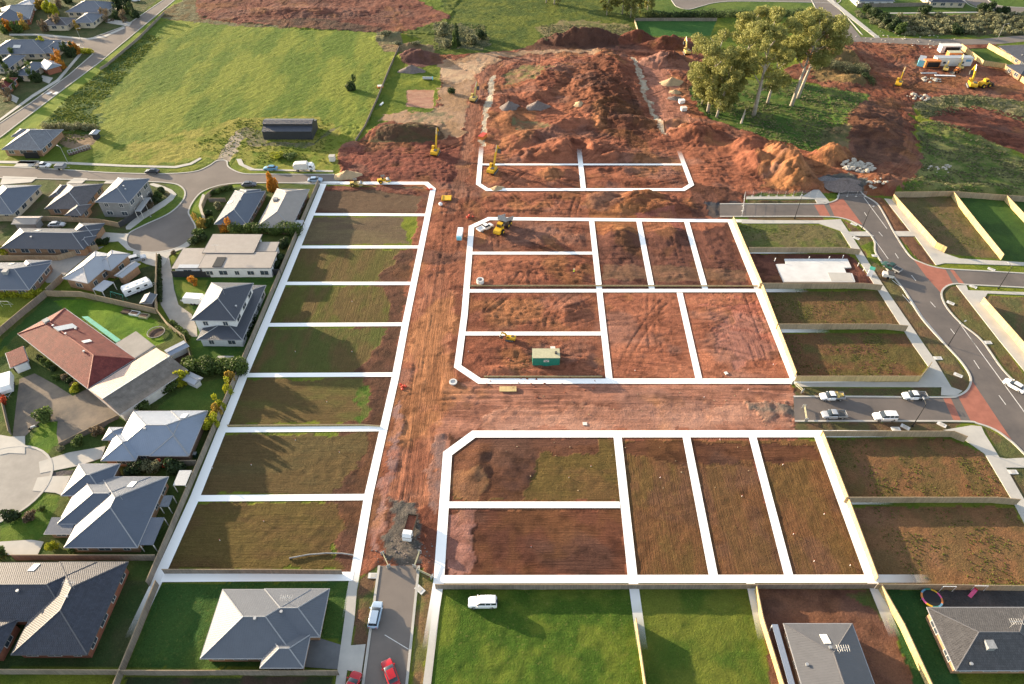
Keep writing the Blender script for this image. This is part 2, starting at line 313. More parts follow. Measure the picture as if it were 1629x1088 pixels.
paths = {   # concrete footpaths, crossovers and driveways
 'D_south': [(1200,350.3),(1300,350.8),(1337,349),(1350,368.8),(1378,368.5),(1391,376),(1355,375.5),(1405,454),(1471,550),(1488,574),(1513.4,616),(1531,622),(1520,630),(1497,629),(1497.6,616),(1265.8,615.4),(1265.8,609),(1460.7,607.5),(1478,585),(1453,550),(1400,467.5),(1355,396.4),(1337,367.4),(1302,355.6),(1180,355.6),(1180,350.3)],
 'D_north': [(1187,312.8),(1276,312.8),(1294,302),(1303,302),(1320,322),(1300,323.6),(1296,317),(1187,317)],
 'F_east': [(1406.7,316),(1418.6,317.4),(1485.7,393.8),(1502,403),(1526.6,411.5),(1629,417.5),(1690,421),(1690,426),(1629,422.8),(1502.9,418.8),(1489,422),(1455.5,376),(1429,376),(1421,368),(1447.6,368)],
 'F_east2': [(1521,454),(1537,454),(1540,462),(1629,465),(1690,469),(1690,474),(1629,469.5),(1571,467),(1562,481),(1611,540),(1632,564),(1700,640),(1700,668),(1629,590),(1588,540)],
 'E_south': [(1500,684.5),(1545,677),(1560.8,678.5),(1566,690),(1589.8,728),(1600,730),(1640,728),(1640,744),(1600,744),(1629,795),(1690,880),(1655,880),(1608,792.8),(1566,721.7),(1533,699),(1513.4,686.5)],
 'C_right': [(693,931),(704,931),(685.7,1088),(676,1190),(660,1190),(672.8,1088)],
 'C_left': [(556,925),(569,925),(564,985),(549.3,1088),(536,1190),(520,1190),(533.8,1088),(548,985)],
 'C_drive': [(556.5,1027),(581.8,1025),(575,1071),(551.5,1066)],
 'A_up': [(-60,260),(0,259.6),(112,261.5),(200,265.5),(280,267.5),(305,262),(321,252.5),(318,251),(302,259.5),(278,264.5),(200,262.5),(112,258),(0,256),(-60,256)],
 'A_up2': [(376,253),(380,262),(398,271),(530,273.6),(530,271.4),(405,268.8),(388,261.5),(384,253)],
 'K_side': [(244,291.5),(262,297),(281,309),(263,327),(229,348),(207,365),(200,361),(220,344),(254,323),(272,309),(258,301),(238,294)],
 'K_side2': [(322,309),(316,328),(322,345),(322,356),(326,356),(327,344),(321,328),(326,311)],
 'F_drive': [(158,369),(196,372),(206,371),(201,381),(205,394),(215,400),(203,398),(188,384),(153,387)],
 'M_drive': [(213,398),(252,401.5),(283,394.5),(305,380),(314,376),(300,392),(275,402),(266,412),(258,424),(232,420),(213,409)],
 'cul2_drive': [(0,692),(17,695),(40,694),(40,722),(14,721),(0,724)],
 'cul2_drive2': [(62,735),(110,720),(168,710),(162,729),(125,741),(90,748),(64,753)],
 'cul2_drive3': [(60,760),(75,758),(113,757),(98,788),(88,784),(52,781)],
 'top_path': [(1300,-20),(1400,60),(1392,60),(1290,-20)], 'top_path2': [(1404,20.5),(1550,18.8),(1700,24),(1700,25.5),(1550,20.5),(1404,22)],
 'H_drives': [(5,280.5),(60,282.5),(50,290),(0,294)], 'H_drives2': [(118,283.5),(140,284),(130,292),(105,292)], 'H_drives3': [(170,287),(195,287.5),(185,292),(165,292)],
 'tl_foot': [(-20,203),(0,189),(51,151),(90,127),(127,84),(131,85),(94,129),(54,154),(0,192.5),(-20,206)], 'tl_foot2': [(15,54),(64,54),(139,61),(165,57),(197,43),(199,45),(167,59.5),(140,63.5),(64,56.5),(15,56.5)], 'tl_drive1': [(60,118),(84,124),(78,133),(55,124)], 'tl_drive2': [(10,146),(30,156),(26,164),(4,152)], 'tl_drive3': [(118,70),(128,70),(124,84),(112,80)], 'tl_drive4': [(172,30),(210,36),(205,42),(168,36)],
 'P_drive': [(32,255.5),(62,255.8),(50,265.5),(22,265)], 'low_left': [(0,862),(50,859),(70,862),(60,883),(0,883)],
}
dark_paths = {'C_garage': [(493,1010.5),(549,1028),(539,1065),(483,1061)], 'M_lane': [(252,400),(268,404),(273,430),(277,460),(284,485),(305,500),(313,520),(314,536),(295,535),(272,512),(256,485),(250,450)],
 'J_lane': [(75,450),(62,438),(78,417),(110,405),(150,394),(165,392),(140,407),(105,436),(90,449)]}
gravel_yard = [(31,603),(55,594),(88,612),(116,630),(140,618),(190,662),(165,680),(130,695),(95,712),(90,690),(92,670),(62,672),(40,694),(20,694),(25,650)]
threshold = [[(1294.8,325.5),(1310.6,325.2),(1321,343.9),(1305,343.9)], [(1318.5,323.5),(1332.5,317.5),(1341,316),(1372,357.5),(1363,355),(1342,347),(1327.7,344.2)],
 [(1452.8,412.3),(1466,418.5),(1489.7,426),(1504,429),(1516,451),(1505,456),(1498,467.5),(1474,441)], [(1510.8,428.8),(1516.5,429.2),(1534.5,452.2),(1526,451.7)],
 [(1500,633),(1512,632),(1529,669.5),(1517,669.5)], [(1524,630.5),(1539.7,620),(1544.5,603),(1611,702.5),(1602,696.5),(1582,682.8),(1555.5,673.2),(1545,671.5)]]
slabs = [[(1247.4,413),(1347.5,413),(1354,426.7),(1342,427),(1346,435.4),(1355,436),(1360,449.6),(1246,449.6),(1234,421.4),(1250,421)]]

# ---------------- lot lines (centre lines in photo pixels, width m, fade start / end) ----------------
LINES = [
 ([(470,291),(678,291.5),(689,301),(645,515),(629,600),(586,790),(564,918),(552,985)], 2.0, 1, 1), ([(515,292),(448,455),(388,597),(310,792),(250,925),(207,1016)], 2.3, 0, 1),
 ([(497,341),(680,342)], 1.6, 0, 0), ([(474,393),(668,393)], 1.6, 0, 0), ([(451,451),(656,451)], 1.6, 0, 0), ([(424,517),(643,516)], 1.6, 0, 0), ([(390,597),(628,596)], 1.6, 0, 0),
 ([(354,684),(608,682)], 1.7, 0, 0), ([(311,793),(584,791)], 1.7, 0, 0), ([(258,919),(562,917)], 2.0, 0, 0),
 ([(1215,352),(1165,351.5),(778,348),(750,361),(739,500),(728,583),(763,606.5),(1265,606.5),(1400,608.5)], 1.9, 1, 1),
 ([(941,350),(969,603)], 1.8, 0, 0), ([(1016,351),(1037,460)], 1.8, 0, 0), ([(1092,352),(1122,461)], 1.8, 0, 0), ([(1162,352),(1264,605)], 2.2, 0, 0), ([(1081,466),(1112,605)], 1.8, 0, 0),
 ([(746,403),(943,403)], 1.5, 0, 0), ([(740,463),(1205,462.5),(1285,462.5)], 1.6, 0, 1), ([(735,531),(960,531)], 1.6, 0, 0), ([(1185,401.5),(1290,401.5)], 1.5, 0, 1), ([(1232,526.5),(1320,526.5)], 1.6, 0, 1),
 ([(766,232),(761,293),(775,302),(1087,302),(1100,294),(1080,240)], 1.8, 1, 1), ([(765,262),(1090,262)], 1.3, 0, 0), ([(921,236),(928,301)], 1.9, 1, 0),
 ([(680,1035),(698,925),(712,722),(754,691),(1300,690.5),(1425,690.5)], 2.2, 1, 1), ([(712,803.5),(986,803.5)], 1.7, 0, 0), ([(982,692),(1007,925),(1022,1035)], 2.0, 0, 1),
 ([(1091,692),(1135,918)], 1.9, 0, 0), ([(1196,692),(1255,918)], 1.9, 0, 0), ([(1301,692),(1387,925),(1424,1015)], 2.3, 0, 1), ([(699,922),(1390,921),(1480,921)], 1.8, 0, 1), ([(1193,925),(1213,1020)], 1.8, 0, 1), ([(1342,798),(1420,798)], 1.7, 0, 1)]

# ---------------- earth mounds: px, py, half sizes (m), turn, height, sharpness ----------------
MOUNDS = [(930,66,19,5.5,2,5.5),(1010,62,9,4,0,3.5),(1065,72,11,5,0,3.5),(955,150,17,34,3,3.2),(880,125,14,20,-20,2.2),(975,110,9,22,5,3.0),(860,150,9,7,20,1.8),(905,240,17,8,5,3.5),(840,225,10,7,30,2.6),
 (1060,100,11,6,0,4.0),(1110,215,10,6,-20,3.6),(1190,235,9,7,0,3.0),(1246,268,7.5,15,12,6.5),(1205,262,6,9,20,4.2),(1323,252,7,6,0,4.2),(985,258,15,6,0,2.4),(1015,318,10,6,30,2.2),(960,315,6,5,0,1.6),(1050,330,12,5,-10,1.6),(985,375,8,6,0,1.0),(1080,375,9,5,0,.8),
 (645,212,16,5.5,0,2.6),(665,93,10,5,0,3.4),(628,60,10,4,5,2.0),(655,75,9,3.5,0,1.6),(1390,205,13,17,0,2.4),(1330,95,16,14,20,3.6),(1310,60,8,7,0,2.0),(1355,130,8,6,0,2.0),
 (757,738,5,8,8,.8),(800,745,5,8,-10,.5),(905,495,5,4,30,.8),(800,594,8,2.5,0,.6),(870,595,9,2.0,0,.5),(905,578,5,3,0,.7),(1450,300,22,4,-3,2.2),(1550,303,22,3.5,0,1.6),(1400,292,6,5,0,2.5),(880,275,6,4,0,1.2),(690,130,10,5,0,.8),
 (870,305,7,4,0,1.0),(800,160,6,5,0,1.8),(812,190,5,5,0,1.6),(790,300,5,3,0,.6),(1560,215,20,6,-20,1.3),(1530,160,20,4,-10,.9),(905,200,12,5,10,2.2),(1000,195,14,5,-10,2.0),(1060,200,8,5,0,1.6),(480,20,30,8,0,1.6)]
ROUGH = [  # rough earth: outline, relief height m, wavelength m
 ([(700,90),(830,80),(1000,75),(1110,90),(1105,140),(1130,190),(1200,215),(1280,215),(1300,290),(1180,345),(1160,350),(1000,345),(900,340),(780,335),(760,300),(770,230),(760,120)], .45, 10),
 ([(775,352),(1160,352),(1200,460),(745,460)], .35, 4), ([(745,465),(950,465),(965,600),(735,600)], .35, 3.5), ([(1330,60),(1460,70),(1450,180),(1470,300),(1300,300),(1330,200),(1290,60)], .6, 6),
 ([(310,-20),(740,-20),(700,55),(460,45),(320,28)], .5, 9), ([(540,200),(700,195),(720,280),(700,300),(540,285)], .45, 4), ([(690,300),(760,300),(735,600),(760,690),(710,725),(700,925),(600,900),(590,790)], .12, 2.5),
 ([(1450,160),(1629,150),(1640,260),(1560,240),(1460,200)], .5, 6)]

# ---------------- regions painted on the ground sheet ----------------
GR=(.070,.11,.014); GR2=(.15,.17,.022); RED=(.285,.110,.064); RED2=(.150,.054,.034); TAN=(.33,.215,.14); PINK=(.30,.155,.11); OLV=(.105,.071,.031); OLV2=(.083,.079,.023); BRN=(.115,.050,.027); DBR=(.075,.033,.021); OCH=(.27,.125,.058)
LAWN=(.035,.085,.016); LAWN2=(.07,.115,.02); DRY=(.20,.16,.085); GREYG=(.13,.13,.075)
# name, outline, colour 1, colour 2, patch size m, edge ragged m, (grass, furrow, clod, furrow direction 0=x 1=y)
REG = [
 ('field', [(-100,1200),(-400,-80),(2000,-80),(1800,1200)], GR, GR2, 9, 0, (.8,0,.2,0)),
 ('field2', [(240,30),(460,45),(600,52),(640,80),(575,222),(500,262),(110,262),(160,180)], (.075,.125,.018), (.170,.195,.032), 10, 2, (.8,.8,.35,2)),
 ('fieldedge', [(60,215),(95,165),(170,105),(235,55),(255,60),(200,120),(150,175),(160,215),(110,232)], (.035,.075,.02), (.10,.14,.03), 5, 3, (1,0,.6,0)),
 ('fieldlow', [(170,240),(330,200),(380,188),(500,185),(560,215),(540,262),(440,250),(330,250),(250,262)], (.12,.16,.02), (.24,.22,.05), 5, 3, (.9,0,.5,0)),
 ('verge', [(-60,262),(0,220),(85,155),(160,99),(219,50),(278,1),(300,0),(240,45),(175,105),(110,155),(60,200),(0,262)], (.10,.16,.02), (.17,.21,.03), 6, .6, (.4,0,.1,0)),
 ('scrubtop', [(262,14),(310,-10),(345,25),(460,42),(460,46),(330,38),(260,30)], GREYG, OLV, 3, 1.5, (.6,0,.8,0)),
 ('topdirt', [(308,18),(340,-70),(655,-70),(665,0),(720,28),(705,60),(590,50),(460,42),(370,36),(325,30)], (.11,.04,.030), (.17,.07,.048), 9, 2, (0,.5,.5,0)),
 ('topdirt2', [(440,5),(560,12),(600,-30),(640,-30),(580,24),(520,32),(330,32),(400,22)], (.19,.085,.06), (.15,.06,.042), 6, 2, (0,.4,.3,0)),
 ('topdirt3', [(400,33),(500,30),(610,45),(600,52),(460,44)], (.06,.04,.03), (.12,.06,.04), 5, 1, (0,.2,.5,0)),
 ('topgrass', [(660,-70),(720,30),(640,50),(700,90),(830,82),(870,55),(960,50),(1030,60),(1110,60),(1100,-70)], (.045,.075,.016), (.105,.125,.022), 5, 3, (.9,0,.5,0)),
 ('topdry', [(850,45),(900,32),(1000,38),(1010,55),(960,56),(870,60)], DRY, (.11,.12,.04), 3, 2, (.8,0,.5,0)),
 ('scrubmid', [(690,40),(735,38),(780,60),(770,80),(700,78)], (.05,.065,.025), GREYG, 3, 2, (1,0,.9,0)),
 ('lawn_top', [(1010,33),(1140,33),(1130,57),(1016,57)], (.03,.095,.022), (.045,.11,.025), 6, 0, (.25,0,0,0)),
 ('toplawns', [(1020,-70),(1800,-70),(1800,60),(1400,58),(1330,62),(1300,30),(1120,28),(1040,20)], (.055,.10,.02), (.10,.14,.03), 9, .5, (.5,0,.2,0)),
 ('scrubbelt', [(1420,24),(1540,24),(1560,18),(1700,26),(1700,60),(1560,56),(1450,56),(1410,40)], (.10,.08,.045), (.07,.08,.03), 2.5, 2, (1,0,1,0)),
 ('dirt', [(535,345),(535,290),(541,230),(570,225),(600,200),(640,185),(690,176),(700,140),(700,88),(830,80),(870,82),(1000,72),(1130,82),(1105,140),(1130,190),(1200,212),(1285,215),(1300,252),(1400,275),(1424,300),(1420,312),(1376,312),(1334,306),(1190,310),(1180,345),(1160,350),(1265,608),(1270,690),(1385,925),(690,925),(700,932),(668,905),(600,905),(556,925),(600,700),(650,400),(680,300),(535,292)], RED, RED2, 6, .8, (0,.55,.75,0)),
 ('right_dirt', [(1300,50),(1330,62),(1400,66),(1590,70),(1575,85),(1640,150),(1629,168),(1530,155),(1450,170),(1455,215),(1470,262),(1455,290),(1430,305),(1330,270),(1350,215),(1385,165),(1300,135),(1240,118),(1290,85)], RED2, (.22,.10,.06), 7, 2, (0,.3,.8,0)),
 ('heapA', [(636,86),(660,80),(700,86),(704,102),(670,108),(638,100)], (.13,.065,.055), (.10,.05,.042), 3, .8, (0,.3,.6,0)), ('heapB', [(600,50),(640,52),(640,70),(602,70)], GREYG, DRY, 2, 1, (.8,0,.8,0)), ('heapC', [(605,70),(690,72),(690,84),(610,82)], DRY, (.16,.11,.07), 2, 1, (.8,0,.8,0)), ('redmounds', [(980,62),(1010,55),(1035,60),(1110,60),(1120,84),(985,78)], RED2, (.09,.036,.024), 4, .8, (0,.2,.6,0)),
 ('tanarea', [(700,100),(760,85),(940,78),(960,85),(800,92),(765,115),(755,165),(735,215),(690,228),(640,195),(600,192),(640,178),(695,176),(700,140)], TAN, (.24,.15,.085), 5, 2.5, (.1,.2,.4,0)),
 ('tanpad', [(647,143),(690,143),(690,172),(647,170)], PINK, (.36,.22,.15), 2, .5, (0,.7,.1,0)),
 ('tanpad2', [(700,108),(770,95),(760,120),(725,135),(700,125)], (.42,.30,.19), TAN, 3, 2, (0,.1,.3,0)),
 ('greystrip', [(690,175),(720,185),(700,200),(640,195),(650,182)], GREYG, TAN, 3, 2, (.3,0,.6,0)),
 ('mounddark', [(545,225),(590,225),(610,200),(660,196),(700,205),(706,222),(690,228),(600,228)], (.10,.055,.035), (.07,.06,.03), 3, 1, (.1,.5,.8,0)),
 ('reddish', [(545,232),(690,228),(740,240),(745,300),(690,290),(540,285)], (.22,.075,.052), (.14,.052,.038), 3, 1.5, (0,1,.7,0)),
 ('trackA', [(756,120),(790,98),(830,88),(900,84),(960,88),(830,96),(790,112),(772,140),(760,200),(752,245),(738,300),(726,345),(705,345),(722,290),(736,230),(745,160)], (.20,.085,.055), (.28,.13,.085), 3, 1.5, (0,1,.3,1)),
 ('whitetrench', [(782,120),(788,120),(782,165),(775,185),(769,232),(763,232),(768,180),(776,145)], (.42,.38,.30), (.30,.24,.18), 1.2, .8, (0,0,.6,0)),
 ('whitetrench2', [(1003,91),(1010,94),(1030,140),(1055,210),(1060,217),(1050,215),(1020,145)], (.42,.38,.30), (.30,.22,.16), 1.2, .8, (0,0,.6,0)),
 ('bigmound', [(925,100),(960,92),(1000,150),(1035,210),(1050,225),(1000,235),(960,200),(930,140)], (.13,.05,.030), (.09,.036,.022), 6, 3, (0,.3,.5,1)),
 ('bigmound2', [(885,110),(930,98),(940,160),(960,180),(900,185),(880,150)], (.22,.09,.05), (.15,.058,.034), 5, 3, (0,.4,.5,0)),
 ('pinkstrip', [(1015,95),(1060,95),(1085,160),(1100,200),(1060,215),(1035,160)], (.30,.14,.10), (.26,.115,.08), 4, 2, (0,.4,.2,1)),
 ('greenish1', [(815,112),(860,105),(880,112),(850,130),(815,135),(800,125)], (.12,.12,.045), (.2,.11,.07), 2.5, 3, (.5,0,.6,0)),
 ('greenish2', [(815,195),(855,192),(870,203),(830,210),(815,208)], (.14,.14,.07), (.2,.1,.06), 2.5, 2, (.5,0,.6,0)),
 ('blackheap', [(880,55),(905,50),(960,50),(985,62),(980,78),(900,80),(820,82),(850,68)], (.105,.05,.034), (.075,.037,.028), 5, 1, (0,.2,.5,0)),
 ('ochre', [(1215,235),(1265,235),(1285,275),(1280,300),(1215,300),(1200,262)], OCH, (.28,.12,.06), 4, 2, (0,.4,.5,1)),
 ('ochre2', [(1300,240),(1340,238),(1345,262),(1310,270)], OCH, (.26,.11,.06), 3, 1.5, (0,.3,.6,0)),
 ('ochre3', [(930,300),(1050,300),(1070,350),(1020,400),(945,375),(935,345)], (.30,.13,.055), (.17,.065,.035), 3.5, 2, (0,.5,.7,0)),
 ('redwedge', [(1010,340),(1070,335),(1090,372),(1070,376),(1015,385)], (.28,.10,.075), (.22,.08,.06), 3, 1, (0,.8,.3,1)),
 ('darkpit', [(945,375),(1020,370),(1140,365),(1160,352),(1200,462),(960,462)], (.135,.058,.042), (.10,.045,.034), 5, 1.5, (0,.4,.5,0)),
 ('pitroad', [(955,422),(1120,426),(1190,430),(1190,448),(960,446)], (.19,.10,.065), (.12,.07,.045), 3, 1, (0,1,.3,0)),
 ('lot_nw', [(765,352),(938,352),(945,402),(748,402)], RED2, (.25,.11,.07), 4, 1, (0,.6,.8,0)),
 ('lot_ne1', [(1095,290),(1150,300),(1180,312),(1180,345),(1100,345)], DBR, (.12,.055,.04), 4, 1.5, (0,.3,.6,0)),
 ('pad', [(955,466),(1080,466),(1205,466),(1255,600),(965,600)], (.35,.14,.082), (.24,.09,.054), 4, .6, (0,.5,.45,0)),
 ('pad2', [(1120,480),(1200,475),(1240,560),(1170,590)], (.36,.135,.092), (.28,.10,.07), 4, 3, (0,.4,.25,1)),
 ('roadmid', [(700,612),(765,608),(1262,610),(1268,685),(755,686),(708,720),(640,700),(640,612)], (.37,.175,.12), (.25,.11,.075), 4, 1, (0,1,.4,0)),
 ('roadmid2', [(760,650),(1240,640),(1265,680),(755,684)], (.42,.225,.16), (.30,.145,.10), 4, 2, (0,.5,.5,0)),
 ('northsouth', [(672,440),(722,430),(716,600),(700,690),(690,800),(650,800),(615,800),(640,650),(655,540)], (.36,.155,.092), (.235,.092,.056), 3, 2, (0,1,.35,1)),
 ('purple', [(690,700),(712,695),(705,790),(690,820),(680,800)], (.20,.13,.115), (.28,.14,.10), 2.5, 1.5, (0,.3,.7,1)),
 ('purple2', [(625,650),(640,640),(618,800),(600,880),(592,870)], (.21,.13,.12), (.27,.12,.09), 2.5, 1.5, (0,.3,.7,1)),
 ('rubble', [(622,798),(664,795),(668,830),(664,895),(636,902),(608,895),(618,840)], (.085,.08,.072), (.15,.125,.105), 2, 1.2, (0,.3,1,1)),
 ('rubble2', [(1185,640),(1262,638),(1266,664),(1215,668)], (.14,.12,.10), (.26,.15,.11), 2, 1.5, (0,.3,1,0)),
 ('rubble3', [(1310,280),(1350,276),(1378,290),(1376,312),(1335,306)], (.06,.065,.07), (.16,.14,.10), 2, 1.2, (0,.2,1,0)),
 ('darkroadend', [(1125,322),(1190,322),(1190,345),(1125,345)], (.05,.055,.065), (.09,.07,.06), 3, 1.5, (0,.2,.3,0)),
 # ploughed lots, left block
 ('l1', [(512,296),(672,296),(676,312),(668,340),(493,340)], DBR, (.115,.078,.05), 8, .6, (.1,.6,.2,0)), ('l1e', [(512,296),(600,296),(680,300),(690,340),(665,340),(672,312),(600,303),(512,303)], (.14,.06,.045), RED2, 2, 1, (0,.2,.8,0)),
 ('l2', [(490,345),(645,345),(640,360),(650,388),(480,390)], (.105,.075,.05), (.14,.11,.06), 7, .8, (.2,.7,.2,0)),
 ('lend', [(655,396),(600,396),(590,460),(560,520),(545,600),(540,680),(520,790),(535,915),(562,915),(640,520)], (.125,.058,.038), (.08,.043,.028), 2.5, 1.2, (.1,.4,.8,0)), ('l3', [(470,396),(638,396),(625,420),(605,435),(610,448),(452,449)], OLV, OLV2, 5, 1, (.4,.6,.2,1)),
 ('l4', [(448,455),(605,455),(620,485),(612,515),(426,515)], OLV, (.08,.088,.02), 5, 1, (.45,1,.35,1)),
 ('l5', [(420,522),(615,522),(600,555),(565,594),(393,595)], OLV, (.07,.085,.022), 5, 1, (.45,.7,.2,1)),
 ('l6', [(386,602),(580,602),(583,630),(590,655),(580,672),(356,678)], OLV, (.095,.088,.028), 5, 1, (.4,.7,.2,0)), ('l6g', [(572,618),(592,622),(588,650),(580,675),(560,672),(570,645)], (.055,.11,.015), (.10,.10,.03), 2, 1.5, (.8,.1,.3,0)),
 ('l7', [(350,690),(590,690),(575,735),(545,770),(520,786),(312,787)], OLV, (.10,.078,.035), 5, 1, (.35,1,.55,0)),
 ('l8', [(305,800),(530,798),(545,840),(520,870),(548,905),(268,910)], (.105,.066,.028), (.105,.078,.026), 5, 1, (.35,1,.6,0)),
 # south block
 ('s1', [(716,700),(982,697),(990,797),(716,797)], (.125,.072,.031), (.105,.075,.024), 5, .5, (.35,1,.55,0)), ('s1d', [(716,697),(955,697),(948,722),(860,722),(848,740),(838,770),(830,797),(716,797)], BRN, (.105,.05,.035), 4, 1, (0,.7,.4,0)),
 ('s1e', [(718,760),(760,745),(775,765),(765,797),(716,797)], (.24,.12,.055), (.16,.08,.045), 3, 1, (0,.3,.5,0)),
 ('s2', [(712,812),(990,812),(996,915),(705,915)], (.125,.050,.030), (.085,.035,.024), 5, .4, (0,1,.35,0)), ('s2e', [(712,812),(755,812),(745,860),(752,915),(705,915)], (.30,.15,.12), (.2,.09,.07), 2, 1.5, (0,.3,.6,0)),
 ('s3', [(990,700),(1088,700),(1132,915),(1008,915)], (.130,.062,.030), (.108,.068,.025), 4, .4, (.35,1,.5,1)), ('s4', [(1096,700),(1190,700),(1250,915),(1140,915)], (.135,.064,.031), (.115,.066,.026), 4, .4, (.35,1,.5,1)),
 ('s5', [(1200,700),(1302,700),(1382,915),(1262,915)], (.140,.067,.032), (.115,.069,.026), 4, .4, (.35,1,.5,1)), ('s345', [(988,708),(1008,700),(1300,708),(1308,722),(1310,735),(1110,735),(1085,738),(990,722)], BRN, DBR, 3, 1, (0,.9,.3,0)),
 # right block
 ('r1', [(1172,357),(1300,357),(1337,369),(1352,396),(1188,396)], (.085,.11,.03), (.12,.10,.05), 4, .3, (.7,0,.4,0)), ('r2', [(1190,404),(1345,404),(1365,415),(1395,458),(1207,458)], (.085,.036,.028), (.15,.06,.04), 4, .3, (0,.2,.4,0)),
 ('r3', [(1210,463),(1400,463),(1440,522),(1233,522)], (.125,.072,.036), (.085,.072,.026), 3, .3, (.4,0,.5,0)), ('r4', [(1236,530),(1440,530),(1476,584),(1460,604),(1262,604)], (.125,.065,.034), (.085,.075,.026), 3, .3, (.5,0,.5,0)),
 ('r5', [(1305,698),(1512,697),(1566,722),(1608,796),(1342,796)], (.165,.085,.042), (.105,.075,.03), 3, .3, (.4,0,.5,0)), ('r6', [(1350,806),(1612,806),(1690,930),(1395,930)], (.19,.098,.048), (.125,.08,.036), 3, .3, (.4,0,.5,0)),
 ('verges', [(1355,397),(1412,430),(1440,462),(1470,505),(1512,560),(1545,600),(1535,625),(1515,616),(1470,548),(1405,454),(1360,375),(1340,349),(1392,382)], (.115,.07,.042), (.10,.095,.04), 3, .3, (.4,0,.4,0)),
 ('verges2', [(1376,312),(1406,316),(1447,368),(1490,422),(1466,418),(1424,373),(1395,324)], (.14,.072,.045), (.12,.065,.04), 4, .2, (.1,0,.3,0)),
 ('verges3', [(1498,460),(1521,454),(1600,556),(1660,640),(1629,622),(1561,541),(1505,488)], (.12,.075,.042), (.09,.095,.035), 3, .2, (.4,0,.4,0)), ('verges4', [(1264,671),(1530,671),(1513,686),(1264,686)], (.11,.065,.042), (.08,.08,.035), 3, .2, (.3,0,.4,0)),
 ('verges5', [(1566,680),(1603,699),(1640,735),(1700,800),(1640,830),(1600,744),(1590,728)], (.11,.075,.042), (.08,.095,.035), 3, .2, (.5,0,.4,0)), ('verges6', [(1264,617),(1500,617),(1500,630),(1264,630)], (.07,.08,.03), (.10,.06,.04), 3, .2, (.5,0,.3,0)),
 ('verges7', [(1190,318),(1300,318),(1300,323),(1190,323)], (.11,.065,.042), (.08,.08,.035), 3, .2, (.3,0,.4,0)), ('verges8', [(1190,345),(1310,345),(1310,350),(1190,350)], (.12,.065,.042), (.11,.08,.035), 3, .2, (.3,0,.4,0)),
 ('y1', [(1424,313),(1512,313),(1592,413),(1503,403)], (.13,.09,.048), (.09,.085,.035), 3, .2, (.4,0,.4,0)), ('y2', [(1514,313),(1597,319),(1680,420),(1592,413)], (.03,.065,.018), (.05,.10,.022), 6, .2, (.3,0,.1,0)), ('y3', [(1598,319),(1690,325),(1760,420),(1670,410)], (.03,.065,.018), (.05,.10,.022), 6, .2, (.3,0,.1,0)),
 ('y4', [(1562,470),(1700,476),(1760,640),(1632,600)], (.13,.085,.046), (.08,.09,.035), 3, .2, (.4,0,.4,0)),
 ('eucgrass', [(1095,138),(1120,125),(1260,130),(1378,150),(1382,160),(1345,180),(1335,215),(1290,242),(1200,213),(1130,190),(1110,175)], (.04,.095,.018), (.12,.15,.04), 5, 1.5, (.9,0,.4,0)),
 ('moundR', [(1345,182),(1372,160),(1422,166),(1440,200),(1432,258),(1372,264),(1348,215)], (.085,.042,.032), (.16,.075,.045), 3, 1.5, (.1,.4,.8,0)), ('rgrass', [(1458,195),(1500,195),(1560,215),(1640,262),(1650,322),(1520,312),(1430,308),(1450,290),(1470,262)], (.060,.105,.020), (.18,.185,.07), 4, 1.5, (.9,0,.4,0)),
 ('rgrass2', [(1450,165),(1540,150),(1640,165),(1650,205),(1560,172),(1470,190)], (.08,.10,.03), (.22,.19,.11), 3, 1.5, (.9,0,.6,0)), ('scrubmound', [(1295,90),(1330,85),(1370,110),(1375,140),(1330,135),(1290,125)], (.12,.09,.04), (.2,.13,.06), 3, 2, (.9,0,1,0)),
 ('rdirt2', [(1495,172),(1560,170),(1629,186),(1700,230),(1700,275),(1629,248),(1570,226),(1510,208),(1480,190)], (.17,.062,.04), (.11,.043,.03), 4, 1.2, (.05,.5,.5,0)),
 ('sideslope', [(1310,205),(1350,200),(1345,238),(1300,240)], (.10,.11,.045), (.2,.15,.08), 3, 2, (.7,0,.6,0)), ('rside', [(1500,78),(1570,80),(1560,98),(1510,98)], RED2, TAN, 4, 2, (0,.2,.4,0)),
 ('backlawn', [(1530,78),(1590,76),(1629,108),(1575,106),(1540,90)], (.045,.09,.02), (.06,.10,.02), 4, .2, (.3,0,.1,0)),
 # bottom lots
 ('b1', [(706,937),(1008,937),(1030,1200),(670,1200)], (.040,.088,.011), (.105,.140,.020), 4, .2, (1,.3,.25,0)), ('b2', [(1016,937),(1198,937),(1250,1200),(1030,1200)], (.048,.092,.013), (.115,.135,.022), 5, .2, (.8,0,.2,0)),
 ('b3', [(1205,937),(1395,937),(1500,1200),(1240,1200)], (.17,.082,.048), (.12,.058,.04), 5, .2, (0,.2,.5,0)), ('b3g', [(1340,940),(1392,938),(1420,1010),(1395,975)], (.05,.08,.02), (.10,.08,.035), 3, 1, (.6,0,.3,0)),
 ('b4', [(1402,937),(1462,937),(1530,1088),(1560,1200),(1490,1200)], (.022,.065,.018), (.03,.075,.02), 6, .2, (.4,0,.1,0)), ('b4d', [(1462,937),(1760,937),(1760,980),(1490,975)], (.05,.05,.052), (.085,.08,.08), 4, .3, (0,0,.4,0)),
 ('b0', [(253,930),(556,925),(548,1020),(490,1010),(480,1062),(200,1062)], (.028,.075,.018), (.05,.095,.02), 5, .2, (.7,0,.3,0)), ('bm', [(262,930),(330,930),(300,1000),(240,1050),(215,1040)], (.03,.075,.018), (.04,.085,.02), 5, .2, (.6,0,.3,0)),
 ('bb', [(-40,895),(250,895),(198,1062),(-60,1062)], (.035,.065,.02), (.06,.07,.03), 4, .2, (.4,0,.3,0)), ('bbe', [(200,1076),(530,1076),(520,1200),(150,1200)], (.03,.05,.02), (.07,.045,.035), 4, .2, (.4,0,.3,0)),
